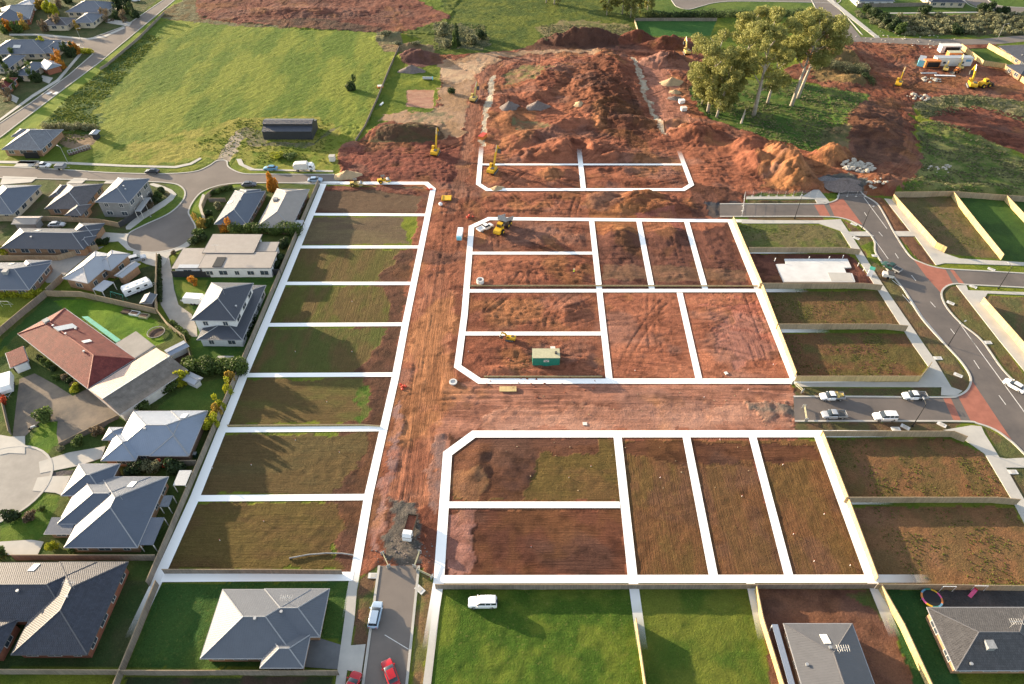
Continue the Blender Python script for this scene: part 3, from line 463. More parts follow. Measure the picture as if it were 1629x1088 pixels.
 ('cl', [(570,925),(598,900),(603,900),(578,1088),(560,1200),(550,1200),(560,1027),(565,985)], (.05,.085,.022), (.13,.07,.045), 3, .3, (.4,0,.3,0)), ('cr', [(667,905),(692,930),(673,1088),(660,1200),(648,1200)], (.10,.11,.035), (.19,.11,.06), 3, .3, (.5,0,.3,0)),
 # gardens in the old streets
 ('gtl', [(-200,-70),(320,-70),(250,0),(150,86),(110,119),(50,163),(0,196),(-100,250)], (.05,.075,.025), (.10,.10,.045), 4, .5, (.6,0,.5,0)),
 ('gl1', [(-60,283),(0,283),(160,288),(262,291),(290,302),(270,340),(200,372),(150,390),(90,440),(-60,470)], (.055,.085,.022), (.10,.085,.05), 4, .3, (.4,0,.3,0)),
 ('gl2', [(310,362),(300,337),(322,306),(350,296),(470,292),(512,294),(440,460),(385,600),(250,925),(0,900),(-60,740),(-60,600),(20,560),(0,535),(75,470),(155,478),(250,500),(300,545),(250,480),(275,420)], (.045,.08,.02), (.085,.10,.028), 5, .3, (.45,0,.3,0)),
 ('redlawn', [(78,478),(130,476),(190,487),(250,510),(262,545),(225,560),(212,530),(185,545),(100,490)], (.055,.125,.012), (.12,.20,.018), 5, .2, (.35,0,.1,0)),
 ('redlawn2', [(0,545),(78,472),(100,490),(30,530),(0,560)], (.03,.07,.015), (.04,.085,.02), 5, .2, (.4,0,.1,0)),
 ('gtri', [(62,672),(92,668),(94,705),(62,733),(40,716)], (.06,.125,.016), (.11,.17,.02), 3, .3, (.5,0,.1,0)), ('gb', [(0,830),(52,783),(98,790),(70,850),(60,858),(0,860)], (.05,.11,.016), (.10,.15,.02), 3, .3, (.5,0,.3,0)),
 ('gN', [(268,440),(450,440),(385,600),(310,585),(298,540),(315,520),(300,480),(275,460)], (.035,.085,.018), (.06,.11,.02), 4, .3, (.4,0,.2,0)), ('gNl', [(276,446),(330,446),(325,480),(300,482),(282,470)], (.09,.15,.02), (.14,.17,.03), 3, .3, (.4,0,.1,0)),
 ('gC', [(250,650),(305,610),(372,600),(345,655),(262,652)], (.05,.10,.02), (.08,.12,.025), 4, .3, (.4,0,.1,0)), ('soilD', [(235,590),(300,560),(312,585),(280,610)], (.07,.05,.035), (.11,.07,.05), 2, .5, (.2,0,.6,0)),
 ('kverge', [(300,337),(306,321),(322,305),(350,295),(400,292),(400,296),(350,299),(330,308),(316,325),(320,345),(320,362),(311,362)], (.10,.16,.02), (.14,.19,.025), 4, .2, (.3,0,.1,0)), ('kverge2', [(262,291),(283,294),(294,304),(291,319),(270,339),(232,357),(206,368),(210,358),(240,343),(270,320),(276,305)], (.07,.115,.02), (.12,.16,.025), 4, .2, (.3,0,.1,0)),
 ('ktop', [(366,268),(372,252),(390,240),(530,248),(530,277),(386,276)], (.10,.15,.018), (.20,.20,.04), 4, .5, (.7,0,.3,0)), ('track', [(344,256),(362,225),(377,208),(390,212),(380,235),(364,257)], (.26,.22,.17), (.34,.29,.22), 2.5, .8, (0,.1,.3,0)),
 ('shedyard', [(377,208),(395,200),(425,214),(425,226),(500,226),(525,205),(545,200),(520,215),(490,234),(400,232)], (.16,.14,.09), (.10,.12,.04), 2.5, 1, (.3,0,.5,0)), ('Pyard', [(95,212),(148,214),(155,222),(135,240),(112,236),(95,228)], (.24,.17,.11), (.16,.12,.08), 2, .4, (.1,0,.4,0)),
 ('gravelbed', [(64,754),(92,749),(118,748),(112,757),(90,758),(75,758)], (.07,.065,.07), (.12,.11,.11), 1, .2, (0,0,.7,0)), ('backyardE', [(160,455),(185,445),(225,425),(250,420),(250,492),(215,486),(160,475)], (.03,.05,.018), (.06,.07,.03), 3, .3, (.4,0,.3,0)),
]
def FL(*a): return 0
# ---------------- the ground sheet ----------------
GS = .42
def wheel_tracks(x, y, col):
    """ruts pressed by machines: two parallel grooves along each path, coloured darker inside and paler on the berms"""
    rr = random.Random(11); rut = np.zeros(x.shape); berm = rut.copy(); T = []
    def wob(pts, a, n=4):
        Q = catmull([Vector((p.x+rr.uniform(-a,a), p.y+rr.uniform(-a,a))) for p in GP(pts)], n); return Q
    for i in range(34): k = rr.uniform(-26, 26); T.append(wob([(640+k,900),(655+k*.9,800),(672+k*.8,690),(690+k*.7,560),(708+k*.6,440),(726+k*.5,330),(745+k*.4,250),(760+k*.3,170),(790+k*.3,110)][rr.choice((0,0,1,2,3)):rr.choice((5,6,9,9))], 1.1))
    for i in range(22): k = rr.uniform(-26, 26); T.append(wob([(650,655+k),(760,648+k),(900,646+k),(1050,648+k),(1180,650+k),(1262,650+k)][rr.choice((0,1,2)):], .8))
    for i in range(6): k = rr.uniform(-4, 4); T.append(wob([(745,300),(770,150+k),(800,100+k),(880,88+k),(960,86+k),(1040,92+k),(1120,100+k)], 1))
    for i in range(9): k = rr.uniform(-10, 10); T.append(wob([(1425+k,135),(1436+k,170),(1455+k,200),(1458+k,240),(1440+k,270),(1400+k,290)], 1))
    for i in range(6): k = rr.uniform(-5, 5); T.append(wob([(1290,120+k),(1350,140+k),(1410,150+k),(1430,160+k)], 1)); T.append(wob([(1430,150+k),(1480,125+k),(1540,140+k),(1580,140+k)], 1))
    boxes = [(760,468,950,595,9),(960,470,1240,598,16),(755,355,940,458,10),(540,232,730,290,10),(770,300,1130,345,10),(790,110,1000,230,26),(1000,100,1100,220,10),(330,0,620,50,14),(1320,70,1480,130,10),(1480,160,1629,240,10),(850,225,1180,300,16),(960,380,1190,455,8),(1180,220,1300,300,6)]
    for x0, y0, x1, y1, n in boxes:
        for i in range(int(n*1.9)):
            c = G(rr.uniform(x0, x1), rr.uniform(y0, y1)); a = rr.choice((0, 0, .2, -.3, 1.5, rr.uniform(0, 3.1))); cv = rr.uniform(-.10, .10); P = []; p = c.copy()
            for k in range(rr.randint(5, 14)): P.append(p.copy()); p = p+Vector((math.cos(a), math.sin(a)))*2.2; a += cv+rr.uniform(-.05,.05)
            T.append(P)
    for P in T:
        A = np.array([(p[0], p[1]) for p in P]); m = np.nonzero((x > A[:,0].min()-2) & (x < A[:,0].max()+2) & (y > A[:,1].min()-2) & (y < A[:,1].max()+2))[0]
        if not len(m): continue
        d = segdist(x[m], y[m], P); q_ = rr.uniform(.4, 1); g = np.exp(-((d-.95)/.28)**2)*q_; rut[m] = np.maximum(rut[m], g); berm[m] = np.maximum(berm[m], np.exp(-((d-1.45)/.25)**2)*q_)
    red = np.clip((col[:, 0]/(col[:, 1]+1e-6)-1.5)/.7, 0, 1); rut = rut*red; berm = berm*red
    return col*(1-.36*rut[:, None])*(1+.16*berm[:, None]), rut-.45*berm
def build_ground():
    S = GS
    xs = np.arange(-330, 331, S); ys = np.arange(22, 400, S); nx, ny = len(xs), len(ys)
    X, Y = np.meshgrid(xs, ys)
    fr = GP([(-60,1150),(1690,1150),(1720,-35),(-90,-35)]); keep = inpoly(X, Y, fr)
    X1 = X.ravel(); Y1 = Y.ravel(); k = keep.ravel(); idx = -np.ones(X1.shape, np.int64); sel = np.nonzero(k)[0]; idx[sel] = np.arange(len(sel))
    x = X1[sel]; y = Y1[sel]; n = len(x)
    w1 = (fbm(x/3.1, y/3.1, 3, 4)-.5)*2; w2 = (fbm(x/3.1, y/3.1, 91, 4)-.5)*2
    col = np.zeros((n, 3)); prm = np.zeros((n, 3)); dr = np.zeros(n)
    fine = fbm(x/.9, y/.9, 5, 2)
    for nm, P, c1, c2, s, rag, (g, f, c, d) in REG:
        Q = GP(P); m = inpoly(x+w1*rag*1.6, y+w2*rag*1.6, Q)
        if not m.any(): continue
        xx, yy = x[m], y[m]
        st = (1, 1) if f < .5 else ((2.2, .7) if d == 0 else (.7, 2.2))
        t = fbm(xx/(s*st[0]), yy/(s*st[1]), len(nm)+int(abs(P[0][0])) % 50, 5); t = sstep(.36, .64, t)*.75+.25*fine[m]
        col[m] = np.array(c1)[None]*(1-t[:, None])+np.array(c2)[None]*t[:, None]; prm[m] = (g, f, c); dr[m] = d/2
    # relief
    h = (fbm(x/14, y/14, 40, 3)-.5)*.25
    flat = np.ones(n)
    for nm, P, c1, c2, s, rag, (g, f, c, d) in REG:
        pass
    # the earth itself varies: purple clay, ochre subsoil, crumbs of pale rock
    red = np.clip((col[:, 0]/(col[:, 1]+1e-6)-1.6)/.6, 0, 1)
    a = sstep(.52, .66, fbm(x/13, y/9, 201, 4))*red*.5; lum = col.sum(1)/.36; col = col*(1-a[:, None])+np.array((.18,.105,.085))[None]*lum[:, None]*.9*a[:, None]
    a = sstep(.56, .70, fbm(x/10, y/12, 231, 4))*red*.55; col = col*(1-a[:, None])+np.array((.245,.115,.048))[None]*lum[:, None]*a[:, None]
    a = sstep(.50, .75, fbm(x/2.2, y/1.6, 261, 4))*red; col = col*(1-.38*a[:, None])
    col, rut = wheel_tracks(x, y, col)
    h -= rut*.16
    h += prm[:, 0]*(fbm(x/1.6, y/1.6, 44, 3)-.5)*.30 + prm[:, 2]*(fbm(x/1.3, y/1.3, 60, 3)-.5)*.42
    h += prm[:, 2]*(1-np.abs(2*fbm(x/2.4, y/2.4, 63, 4)-1))*.25*(prm[:, 1] < .99)*(prm[:, 0] < .3)
    for P, a, wv in ROUGH:
        m = inpoly(x+w1*2, y+w2*2, GP(P)); xx, yy = x[m], y[m]
        r = 1-np.abs(2*fbm(xx/wv, yy/wv*.8, 70, 5)-1)*1.8; r2 = 1-np.abs(2*fbm((xx+yy*.3)/(wv*.45), (yy-xx*.3)/(wv*.9), 75, 4)-1)
        h[m] += a*(np.clip(r, -.3, 1)*.7+r2*.7-.55)
    mh = np.zeros(n)
    for px, py, rx, ry, rot, hh in MOUNDS:
        c = G(px, py); a = math.radians(rot); dx, dy = x-c.x, y-c.y
        u = (dx*math.cos(a)+dy*math.sin(a))/rx+w1*.22; v = (-dx*math.sin(a)+dy*math.cos(a))/ry+w2*.22
        m = np.clip(1.25-np.sqrt(u*u+v*v)*1.05, 0, 1)
        rr = fbm(x/2.6, y/2.6, int(px), 4)
        rd = 1-np.abs(2*fbm(x/4.2, y/2.2, int(py)+5, 5)-1)
        mh = np.maximum(mh, hh*(m**1.25)*(.62+.25*rr+.42*rd))
    h = h+mh
    # level ground below roads, paths, houses and lines
    fl = np.zeros(n)
    pav = [roadD, roadA, cul2]+[GP(p) for p in (roadB, roadC, top_rd, top_loop, top_loop2, gravel_yard)]+[GP(p) for p in paths.values()]+[GP(p) for p in dark_paths.values()]+[GP(p) for p in slabs]
    for Q in pav:
        for ox, oy in ((0,0),(1,0),(-1,0),(0,1),(0,-1),(.7,.7),(-.7,.7),(.7,-.7),(-.7,-.7)):
            fl[inpoly(x+ox, y+oy, Q)] = 1
    h = np.where(fl > 0, -.03, h)
    if SHOW_LOT_LINES:
        for pts, w, a, b in LINES:
            w *= .84; Q = GP(pts); lo = np.array(Q); bb = (x > lo[:,0].min()-6) & (x < lo[:,0].max()+6) & (y > lo[:,1].min()-6) & (y < lo[:,1].max()+6)
            d = segdist(x[bb], y[bb], Q); t = sstep(w/2+.45, w/2+4.0, d); hb = h[bb]; low = np.minimum(hb, .02)
            h[bb] = hb*t+low*(1-t)*sstep(0, .01, d+.02)
            z = h[bb]; z[d < w/2+.6] = np.minimum(z[d < w/2+.6], 0.0); h[bb] = z
    build_ground.h = (x, y, h)
    grid = idx.reshape(ny, nx); a = grid[:-1,:-1]; b = grid[:-1,1:]; c = grid[1:,1:]; d = grid[1:,:-1]
    ok = (a >= 0) & (b >= 0) & (c >= 0) & (d >= 0); F = np.stack([a[ok], b[ok], c[ok], d[ok]], 1)
    me = bpy.data.meshes.new('ground'); me.vertices.add(n); me.vertices.foreach_set('co', np.stack([x, y, h], 1).astype(np.float32).ravel())
    me.loops.add(F.size); me.loops.foreach_set('vertex_index', F.astype(np.int32).ravel())
    me.polygons.add(len(F)); me.polygons.foreach_set('loop_start', (np.arange(len(F))*4).astype(np.int32)); me.polygons.foreach_set('loop_total', np.full(len(F), 4, np.int32))
    me.polygons.foreach_set('use_smooth', np.ones(len(F), bool))
    me.update(calc_edges=True)
    ca = me.attributes.new('gcol', 'FLOAT_COLOR', 'POINT'); ca.data.foreach_set('color', np.concatenate([col, dr[:, None]], 1).astype(np.float32).ravel())
    cb = me.attributes.new('gprm', 'FLOAT_COLOR', 'POINT'); cb.data.foreach_set('color', np.concatenate([prm, np.ones((n, 1))], 1).astype(np.float32).ravel())
    o = bpy.data.objects.new('ground', me); COL.objects.link(o); tag(o, 'grass, bare red earth and ploughed building lots', kind='structure')
    me.materials.append(ground_mat()); return o
def ground_mat():
    m = bpy.data.materials.new('ground_earth_and_grass'); m.use_nodes = True; n, l = m.node_tree.nodes, m.node_tree.links; b = n['Principled BSDF']
    b.inputs['Roughness'].default_value = .95; b.inputs['Specular IOR Level'].default_value = .1
    A = n.new('ShaderNodeAttribute'); A.attribute_name = 'gcol'; P = n.new('ShaderNodeAttribute'); P.attribute_name = 'gprm'
    sp = n.new('ShaderNodeSeparateColor'); l.new(P.outputs['Color'], sp.inputs[0]); tc = n.new('ShaderNodeTexCoord')
    def noise(sc, det=5, mp=None, rough=.6, dist=0):
        t = n.new('ShaderNodeTexNoise'); t.inputs['Scale'].default_value = sc; t.inputs['Detail'].default_value = det; t.inputs['Roughness'].default_value = rough; t.inputs['Distortion'].default_value = dist
        if mp:
            q = n.new('ShaderNodeMapping'); q.vector_type = 'TEXTURE'; q.inputs['Scale'].default_value = [1/v for v in mp[:3]]; q.inputs['Rotation'].default_value = (0, 0, mp[3] if len(mp) > 3 else 0); l.new(tc.outputs['Object'], q.inputs[0]); l.new(q.outputs[0], t.inputs['Vector'])
        else: l.new(tc.outputs['Object'], t.inputs['Vector'])
        return t.outputs['Fac']
    def mt(op, a, b_=None, c=None):
        q = n.new('ShaderNodeMath'); q.operation = op
        for i, v in enumerate((a, b_, c)):
            if v is None: continue
            if isinstance(v, (int, float)): q.inputs[i].default_value = v
            else: l.new(v, q.inputs[i])
        return q.outputs[0]
    g, f, c = sp.outputs[0], sp.outputs[1], sp.outputs[2]
    fine = noise(3.2, 6, rough=.7); mid = noise(.55, 5, rough=.65)
    fx = noise(1, 5, (.14, 3.0, 1), .7, .15); fy = noise(1, 5, (3.0, .14, 1), .7, .15); fd = noise(1, 4, (.12, 1.05, 1, math.radians(62)), .6, .1)
    dr = A.outputs['Alpha']
    s1 = mt('GREATER_THAN', dr, .25); s2 = mt('GREATER_THAN', dr, .75)
    fur = mt('ADD', mt('MULTIPLY', fx, mt('SUBTRACT', 1.0, s1)), mt('MULTIPLY', fy, mt('SUBTRACT', s1, s2))); fur = mt('ADD', fur, mt('MULTIPLY', fd, s2))
    # clumps, clods
    vor = n.new('ShaderNodeTexVoronoi'); vor.inputs['Scale'].default_value = 1.6; vor.inputs['Randomness'].default_value = 1; l.new(tc.outputs['Object'], vor.inputs['Vector'])
    hgt = mt('ADD', mt('MULTIPLY', fine, mt('ADD', mt('MULTIPLY', g, .30), .06)), mt('MULTIPLY', mt('MULTIPLY', fur, f), .55))
    hgt = mt('ADD', hgt, mt('MULTIPLY', mt('MULTIPLY', fine, c), .38)); hgt = mt('ADD', hgt, mt('MULTIPLY', mt('MULTIPLY', mt('SUBTRACT', .6, vor.outputs['Distance']), c), .16)); hgt = mt('ADD', hgt, mt('MULTIPLY', mid, mt('MULTIPLY', mt('ADD', c, g), .45))); hgt = mt('ADD', hgt, mt('MULTIPLY', noise(7.0, 5, rough=.75), mt('ADD', mt('MULTIPLY', c, .10), .02)))
    bp = n.new('ShaderNodeBump'); bp.inputs['Strength'].default_value = .85; bp.inputs['Distance'].default_value = 1.0; l.new(hgt, bp.inputs['Height']); l.new(bp.outputs[0], b.inputs['Normal'])
    # colour detail: base colour follows the bump noise, darker where low, paler where high
    v = mt('ADD', mt('MULTIPLY', fine, 1.1), .45); v = mt('MULTIPLY', v, mt('ADD', .75, mt('MULTIPLY', mid, .5))); v = mt('MULTIPLY', v, mt('ADD', 1.0, mt('MULTIPLY', mt('SUBTRACT', fur, .5), mt('MULTIPLY', f, 1.0))))
    sc = n.new('ShaderNodeVectorMath'); sc.operation = 'SCALE'; l.new(A.outputs['Color'], sc.inputs[0]); l.new(v, sc.inputs['Scale'])
    vf = noise(7.0, 5, rough=.75); pk = noise(1.1, 7, rough=.8)
    cr = mt('MULTIPLY', mt('MULTIPLY', mt('SUBTRACT', vf, .5), 1.5), mt('ADD', mt('ADD', c, mt('MULTIPLY', g, .6)), .25)); sc3 = n.new('ShaderNodeVectorMath'); sc3.operation = 'SCALE'; l.new(sc.outputs[0], sc3.inputs[0]); l.new(mt('ADD', 1.0, cr), sc3.inputs['Scale'])
    pale = n.new('ShaderNodeMix'); pale.data_type = 'RGBA'; pf = mt('MULTIPLY', mt('MULTIPLY', mt('SUBTRACT', pk, .60), 7.0), mt('MULTIPLY', c, .42)); cl_ = n.new('ShaderNodeClamp'); cl_.inputs['Max'].default_value = .45; l.new(pf, cl_.inputs['Value']); l.new(cl_.outputs[0], pale.inputs['Factor']); l.new(sc3.outputs[0], pale.inputs['A']); pale.inputs['B'].default_value = (.34, .22, .15, 1)
    # weeds / straw flecks
    wd = noise(1.4, 6, rough=.75); th = mt('MULTIPLY', mt('GREATER_THAN', wd, .60), mt('MULTIPLY', g, .45)); mx = n.new('ShaderNodeMix'); mx.data_type = 'RGBA'; l.new(th, mx.inputs['Factor']); l.new(pale.outputs['Result'], mx.inputs['A']); mx.inputs['B'].default_value = (.17, .17, .05, 1)
    l.new(mx.outputs['Result'], b.inputs['Base Color'])
    return m
ground = build_ground()
_gx, _gy, _gh = build_ground.h
_key = {}
def hz(x, y):
    """ground height at a place"""
    if not _key:
        _key['k'] = dict(zip(zip(np.round((_gx+330)/GS).astype(int).tolist(), np.round((_gy-22)/GS).astype(int).tolist()), _gh.tolist()))
    return _key['k'].get((round((x+330)/GS), round((y-22)/GS)), 0.0)
mb = MB(); mb.face([(-3000,-2000,-.9),(3000,-2000,-.9),(3000,4000,-.9),(-3000,4000,-.9)])
tag(mb.build('surrounding_ground', mat('distant_grass', GR, .95, .3, .05, col2=GR2)), kind='structure')

def sheet(name, pts, z, m, thick=0.0, rz=None):
    """flat paved sheet; pts already on the ground"""
    P = [(p[0], p[1]) for p in pts]
    a = sum(P[i][0]*P[(i+1)%len(P)][1]-P[(i+1)%len(P)][0]*P[i][1] for i in range(len(P)))
    if a < 0: P = P[::-1]
    from mathutils.geometry import tessellate_polygon
    tri = tessellate_polygon([[Vector((p[0], p[1], 0)) for p in P]]); n_ = len(P)
    V_ = [(p[0], p[1], z) for p in P]; F_ = []
    for t in tri:
        a_, b_, c_ = (Vector(P[i]) for i in t); F_.append(tuple(t) if (b_-a_).cross(c_-a_) > 0 else tuple(t)[::-1])
    if thick:
        V_ += [(p[0], p[1], z-thick) for p in P]; F_ += [(i, i+n_, (i+1) % n_+n_, (i+1) % n_) for i in range(n_)]
    me = bpy.data.meshes.new(name); me.from_pydata(V_, [], F_); me.materials.append(m); me.update()
    o = bpy.data.objects.new(name, me); COL.objects.link(o); return tag(o, kind='structure')
def strip(mb, pts, w, z0, z1, off=0.0, step=None, alpha=None):
    pts = [Vector((p[0], p[1])) for p in pts]
    if step:
        q = [pts[0]]
        for a, b in zip(pts[:-1], pts[1:]):
            k = max(1, int((b-a).length/step)); q += [a+(b-a)*(i+1)/k for i in range(k)]
        pts = q
    N = len(pts); Ls, Rs = [], []
    for i, p in enumerate(pts):
        d0 = (p-pts[i-1]).normalized() if i else (pts[1]-p).normalized(); d1 = (pts[i+1]-p).normalized() if i < N-1 else d0
        n0 = Vector((-d0.y, d0.x)); n1 = Vector((-d1.y, d1.x)); nn = (n0+n1).normalized(); k = 1/max(.5, nn.dot(n0))
        Ls.append(p+nn*(off+w/2)*k); Rs.append(p+nn*(off-w/2)*k)
    i0 = len(mb.v)
    for a, b in zip(Ls, Rs): mb.v += [(a.x,a.y,z1),(b.x,b.y,z1),(a.x,a.y,z0),(b.x,b.y,z0)]
    for i in range(N-1):
        p = i0+4*i; q = p+4
        for fc in ((p,p+1,q+1,q),(p+2,p,q,q+2),(p+1,p+3,q+3,q+1)): mb.f.append(list(fc)); mb.uv.append([(0,0)]*4)
    return Ls, Rs, pts
sheet('road', roadD, .03, M['asphalt_new']); sheet('road', roadA, .03, M['asphalt']); sheet('road', GP(roadB), .035, M['asphalt']); sheet('road', GP(roadC), .03, M['asphalt'])
sheet('road', cul2, .03, M['concrete_o']); sheet('road', GP(top_rd), .031, M['asphalt']); sheet('road', GP(top_loop), .037, M['asphalt']); sheet('road', GP(top_loop2), .034, M['asphalt'])
sheet('driveway', GP(gravel_yard), .02, M['driveg'])
for k, (nm, p) in enumerate(paths.items()): sheet('footpath' if 'drive' not in nm else 'driveway', catmull(GP(p+p[:1]), 2)[:-1] if nm in ('K_side', 'K_side2', 'M_drive') else GP(p), .085+.004*(k % 5), M['concrete'], .12)
for nm, p in dark_paths.items(): sheet('driveway', GP(p), .06, M['concrete_d'] if nm == 'C_garage' else M['concrete_o'], .08)
for p in threshold: sheet('paved_threshold', GP(p), .038, M['thresh'])
for p in slabs:
    sheet('house_slab', GP(p), .30, M['concrete_w'], .4)
kb = MB()
for pl in ([roadA[:len(catmull(GP(streetA_up)))], roadA[len(catmull(GP(streetA_up))):], catmull(GP(DF_a)), catmull(GP(F_right)), catmull(GP(F_right2)), catmull(GP(E_lo)), catmull(GP(E_up)), cul2+cul2[:1], GP(roadC[:3]), GP(roadC[3:]), GP(roadB[:7]), GP([roadB[i] for i in (8,9,10,11,12)]), GP([roadB[i] for i in (13,14,15,16,17,18,19,20)]),
            catmull(GP(top_loop)), catmull(GP(top_loop2)), GP([(1270,-40),(1318,52)]), GP([(1290,-40),(1372,56)])]):
    strip(kb, pl, .42, -.1, .13)
tag(kb.build('kerb', M['concrete']), kind='structure')
pm = MB()
def mark(pts, w=.14, z=.042): strip(pm, GP(pts), w, z-.002, z)
mark([(1374,314),(1411,364)]); mark([(1390,380),(1413,412)], .14); mark([(1435,468),(1450,485)]); mark([(1412,440),(1440,462),(1468,505),(1505,548)], .14); mark([(1520,505),(1552,550)], .14); mark([(1545,540),(1640,670)], .16)
for a, b in (((1375,338),(1379,344)),((1398,369),(1404,376)),((1424,403),(1429,411)),((1450,438),(1457,447)),((1480,480),(1488,489)),((1512,523),(1519,532)),((1549,573),(1558,587)),((1589,629),(1600,644))): mark([a, b], .14)
mark([(75,150),(81,146)], 1.6); mark([(86,150),(92,146)], 1.6); mark([(612,1010),(650,1033)], .10)
tag(pm.build('road_markings', M['paint']), kind='structure')
# ---------------- lot boundary strips ----------------
if SHOW_LOT_LINES:
    lm = bpy.data.materials.new('white_line_marking'); lm.use_nodes = True; _n, _l = lm.node_tree.nodes, lm.node_tree.links; _b = _n['Principled BSDF']
    _b.inputs['Base Color'].default_value = (.93, .93, .91, 1); _b.inputs['Roughness'].default_value = .9; _a = _n.new('ShaderNodeAttribute'); _a.attribute_name = 'end_fade'; _l.new(_a.outputs['Fac'], _b.inputs['Alpha'])  # alpha fades the added site-plan lines out at their ends
    for i, (pts, w, fa, fb) in enumerate(LINES):
        w *= .84; mb = MB(); Q = GP(pts); Ls, Rs, P = strip(mb, Q, w, .02, .05+.0032*i, step=1.0)
        # top faces only
        keepf = [k for k in range(len(mb.f)) if k % 3 == 0]; mb.f = [mb.f[k] for k in keepf]; mb.uv = [mb.uv[k] for k in keepf]
        me = mb.mesh('lot_marking', lm); at = me.attributes.new('end_fade', 'FLOAT', 'POINT'); N = len(P)
        cum = [0]
        for a_, b_ in zip(P[:-1], P[1:]): cum.append(cum[-1]+(b_-a_).length)
        vals = []
        for k in range(N):
            v = 1.0
            if fa: v = min(v, cum[k]/12.0)
            if fb: v = min(v, (cum[-1]-cum[k])/12.0)
            vals += [max(0, v)]*4
        at.data.foreach_set('value', vals); o = bpy.data.objects.new('lot_marking', me); COL.objects.link(o); tag(o, kind='structure')
# ================= builders =================
WIN = {}
def win_mesh(w, h, kind='w'):
    k = (round(w, 1), round(h, 1), kind)
    if k not in WIN:
        g = MB().box(-w/2, w/2, -.03, .05, 0, h).mesh('window', M['glassw'])
        f = MB(); t = .07
        for a in ((-w/2-t, w/2+t, -.05, .08, h, h+t), (-w/2-t, w/2+t, -.05, .10, -t, 0), (-w/2-t, -w/2, -.05, .08, 0, h), (w/2, w/2+t, -.05, .08, 0, h), (-.03, .03, -.05, .08, 0, h)): f.box(*a)
        WIN[k] = (g, f.mesh('frame', M['offwhite']))
    return WIN[k]
def rect_of(P1, P2, P3, z):
    a, b, c = G(*P1, z), G(*P2, z), G(*P3, z); u = (b-a); Lx = u.length; u = u.normalized(); v = Vector((-u.y, u.x)); W = (c-b).dot(v)
    if W < 0: a = a+v*W; W = -W
    return a, u, v, Lx, W
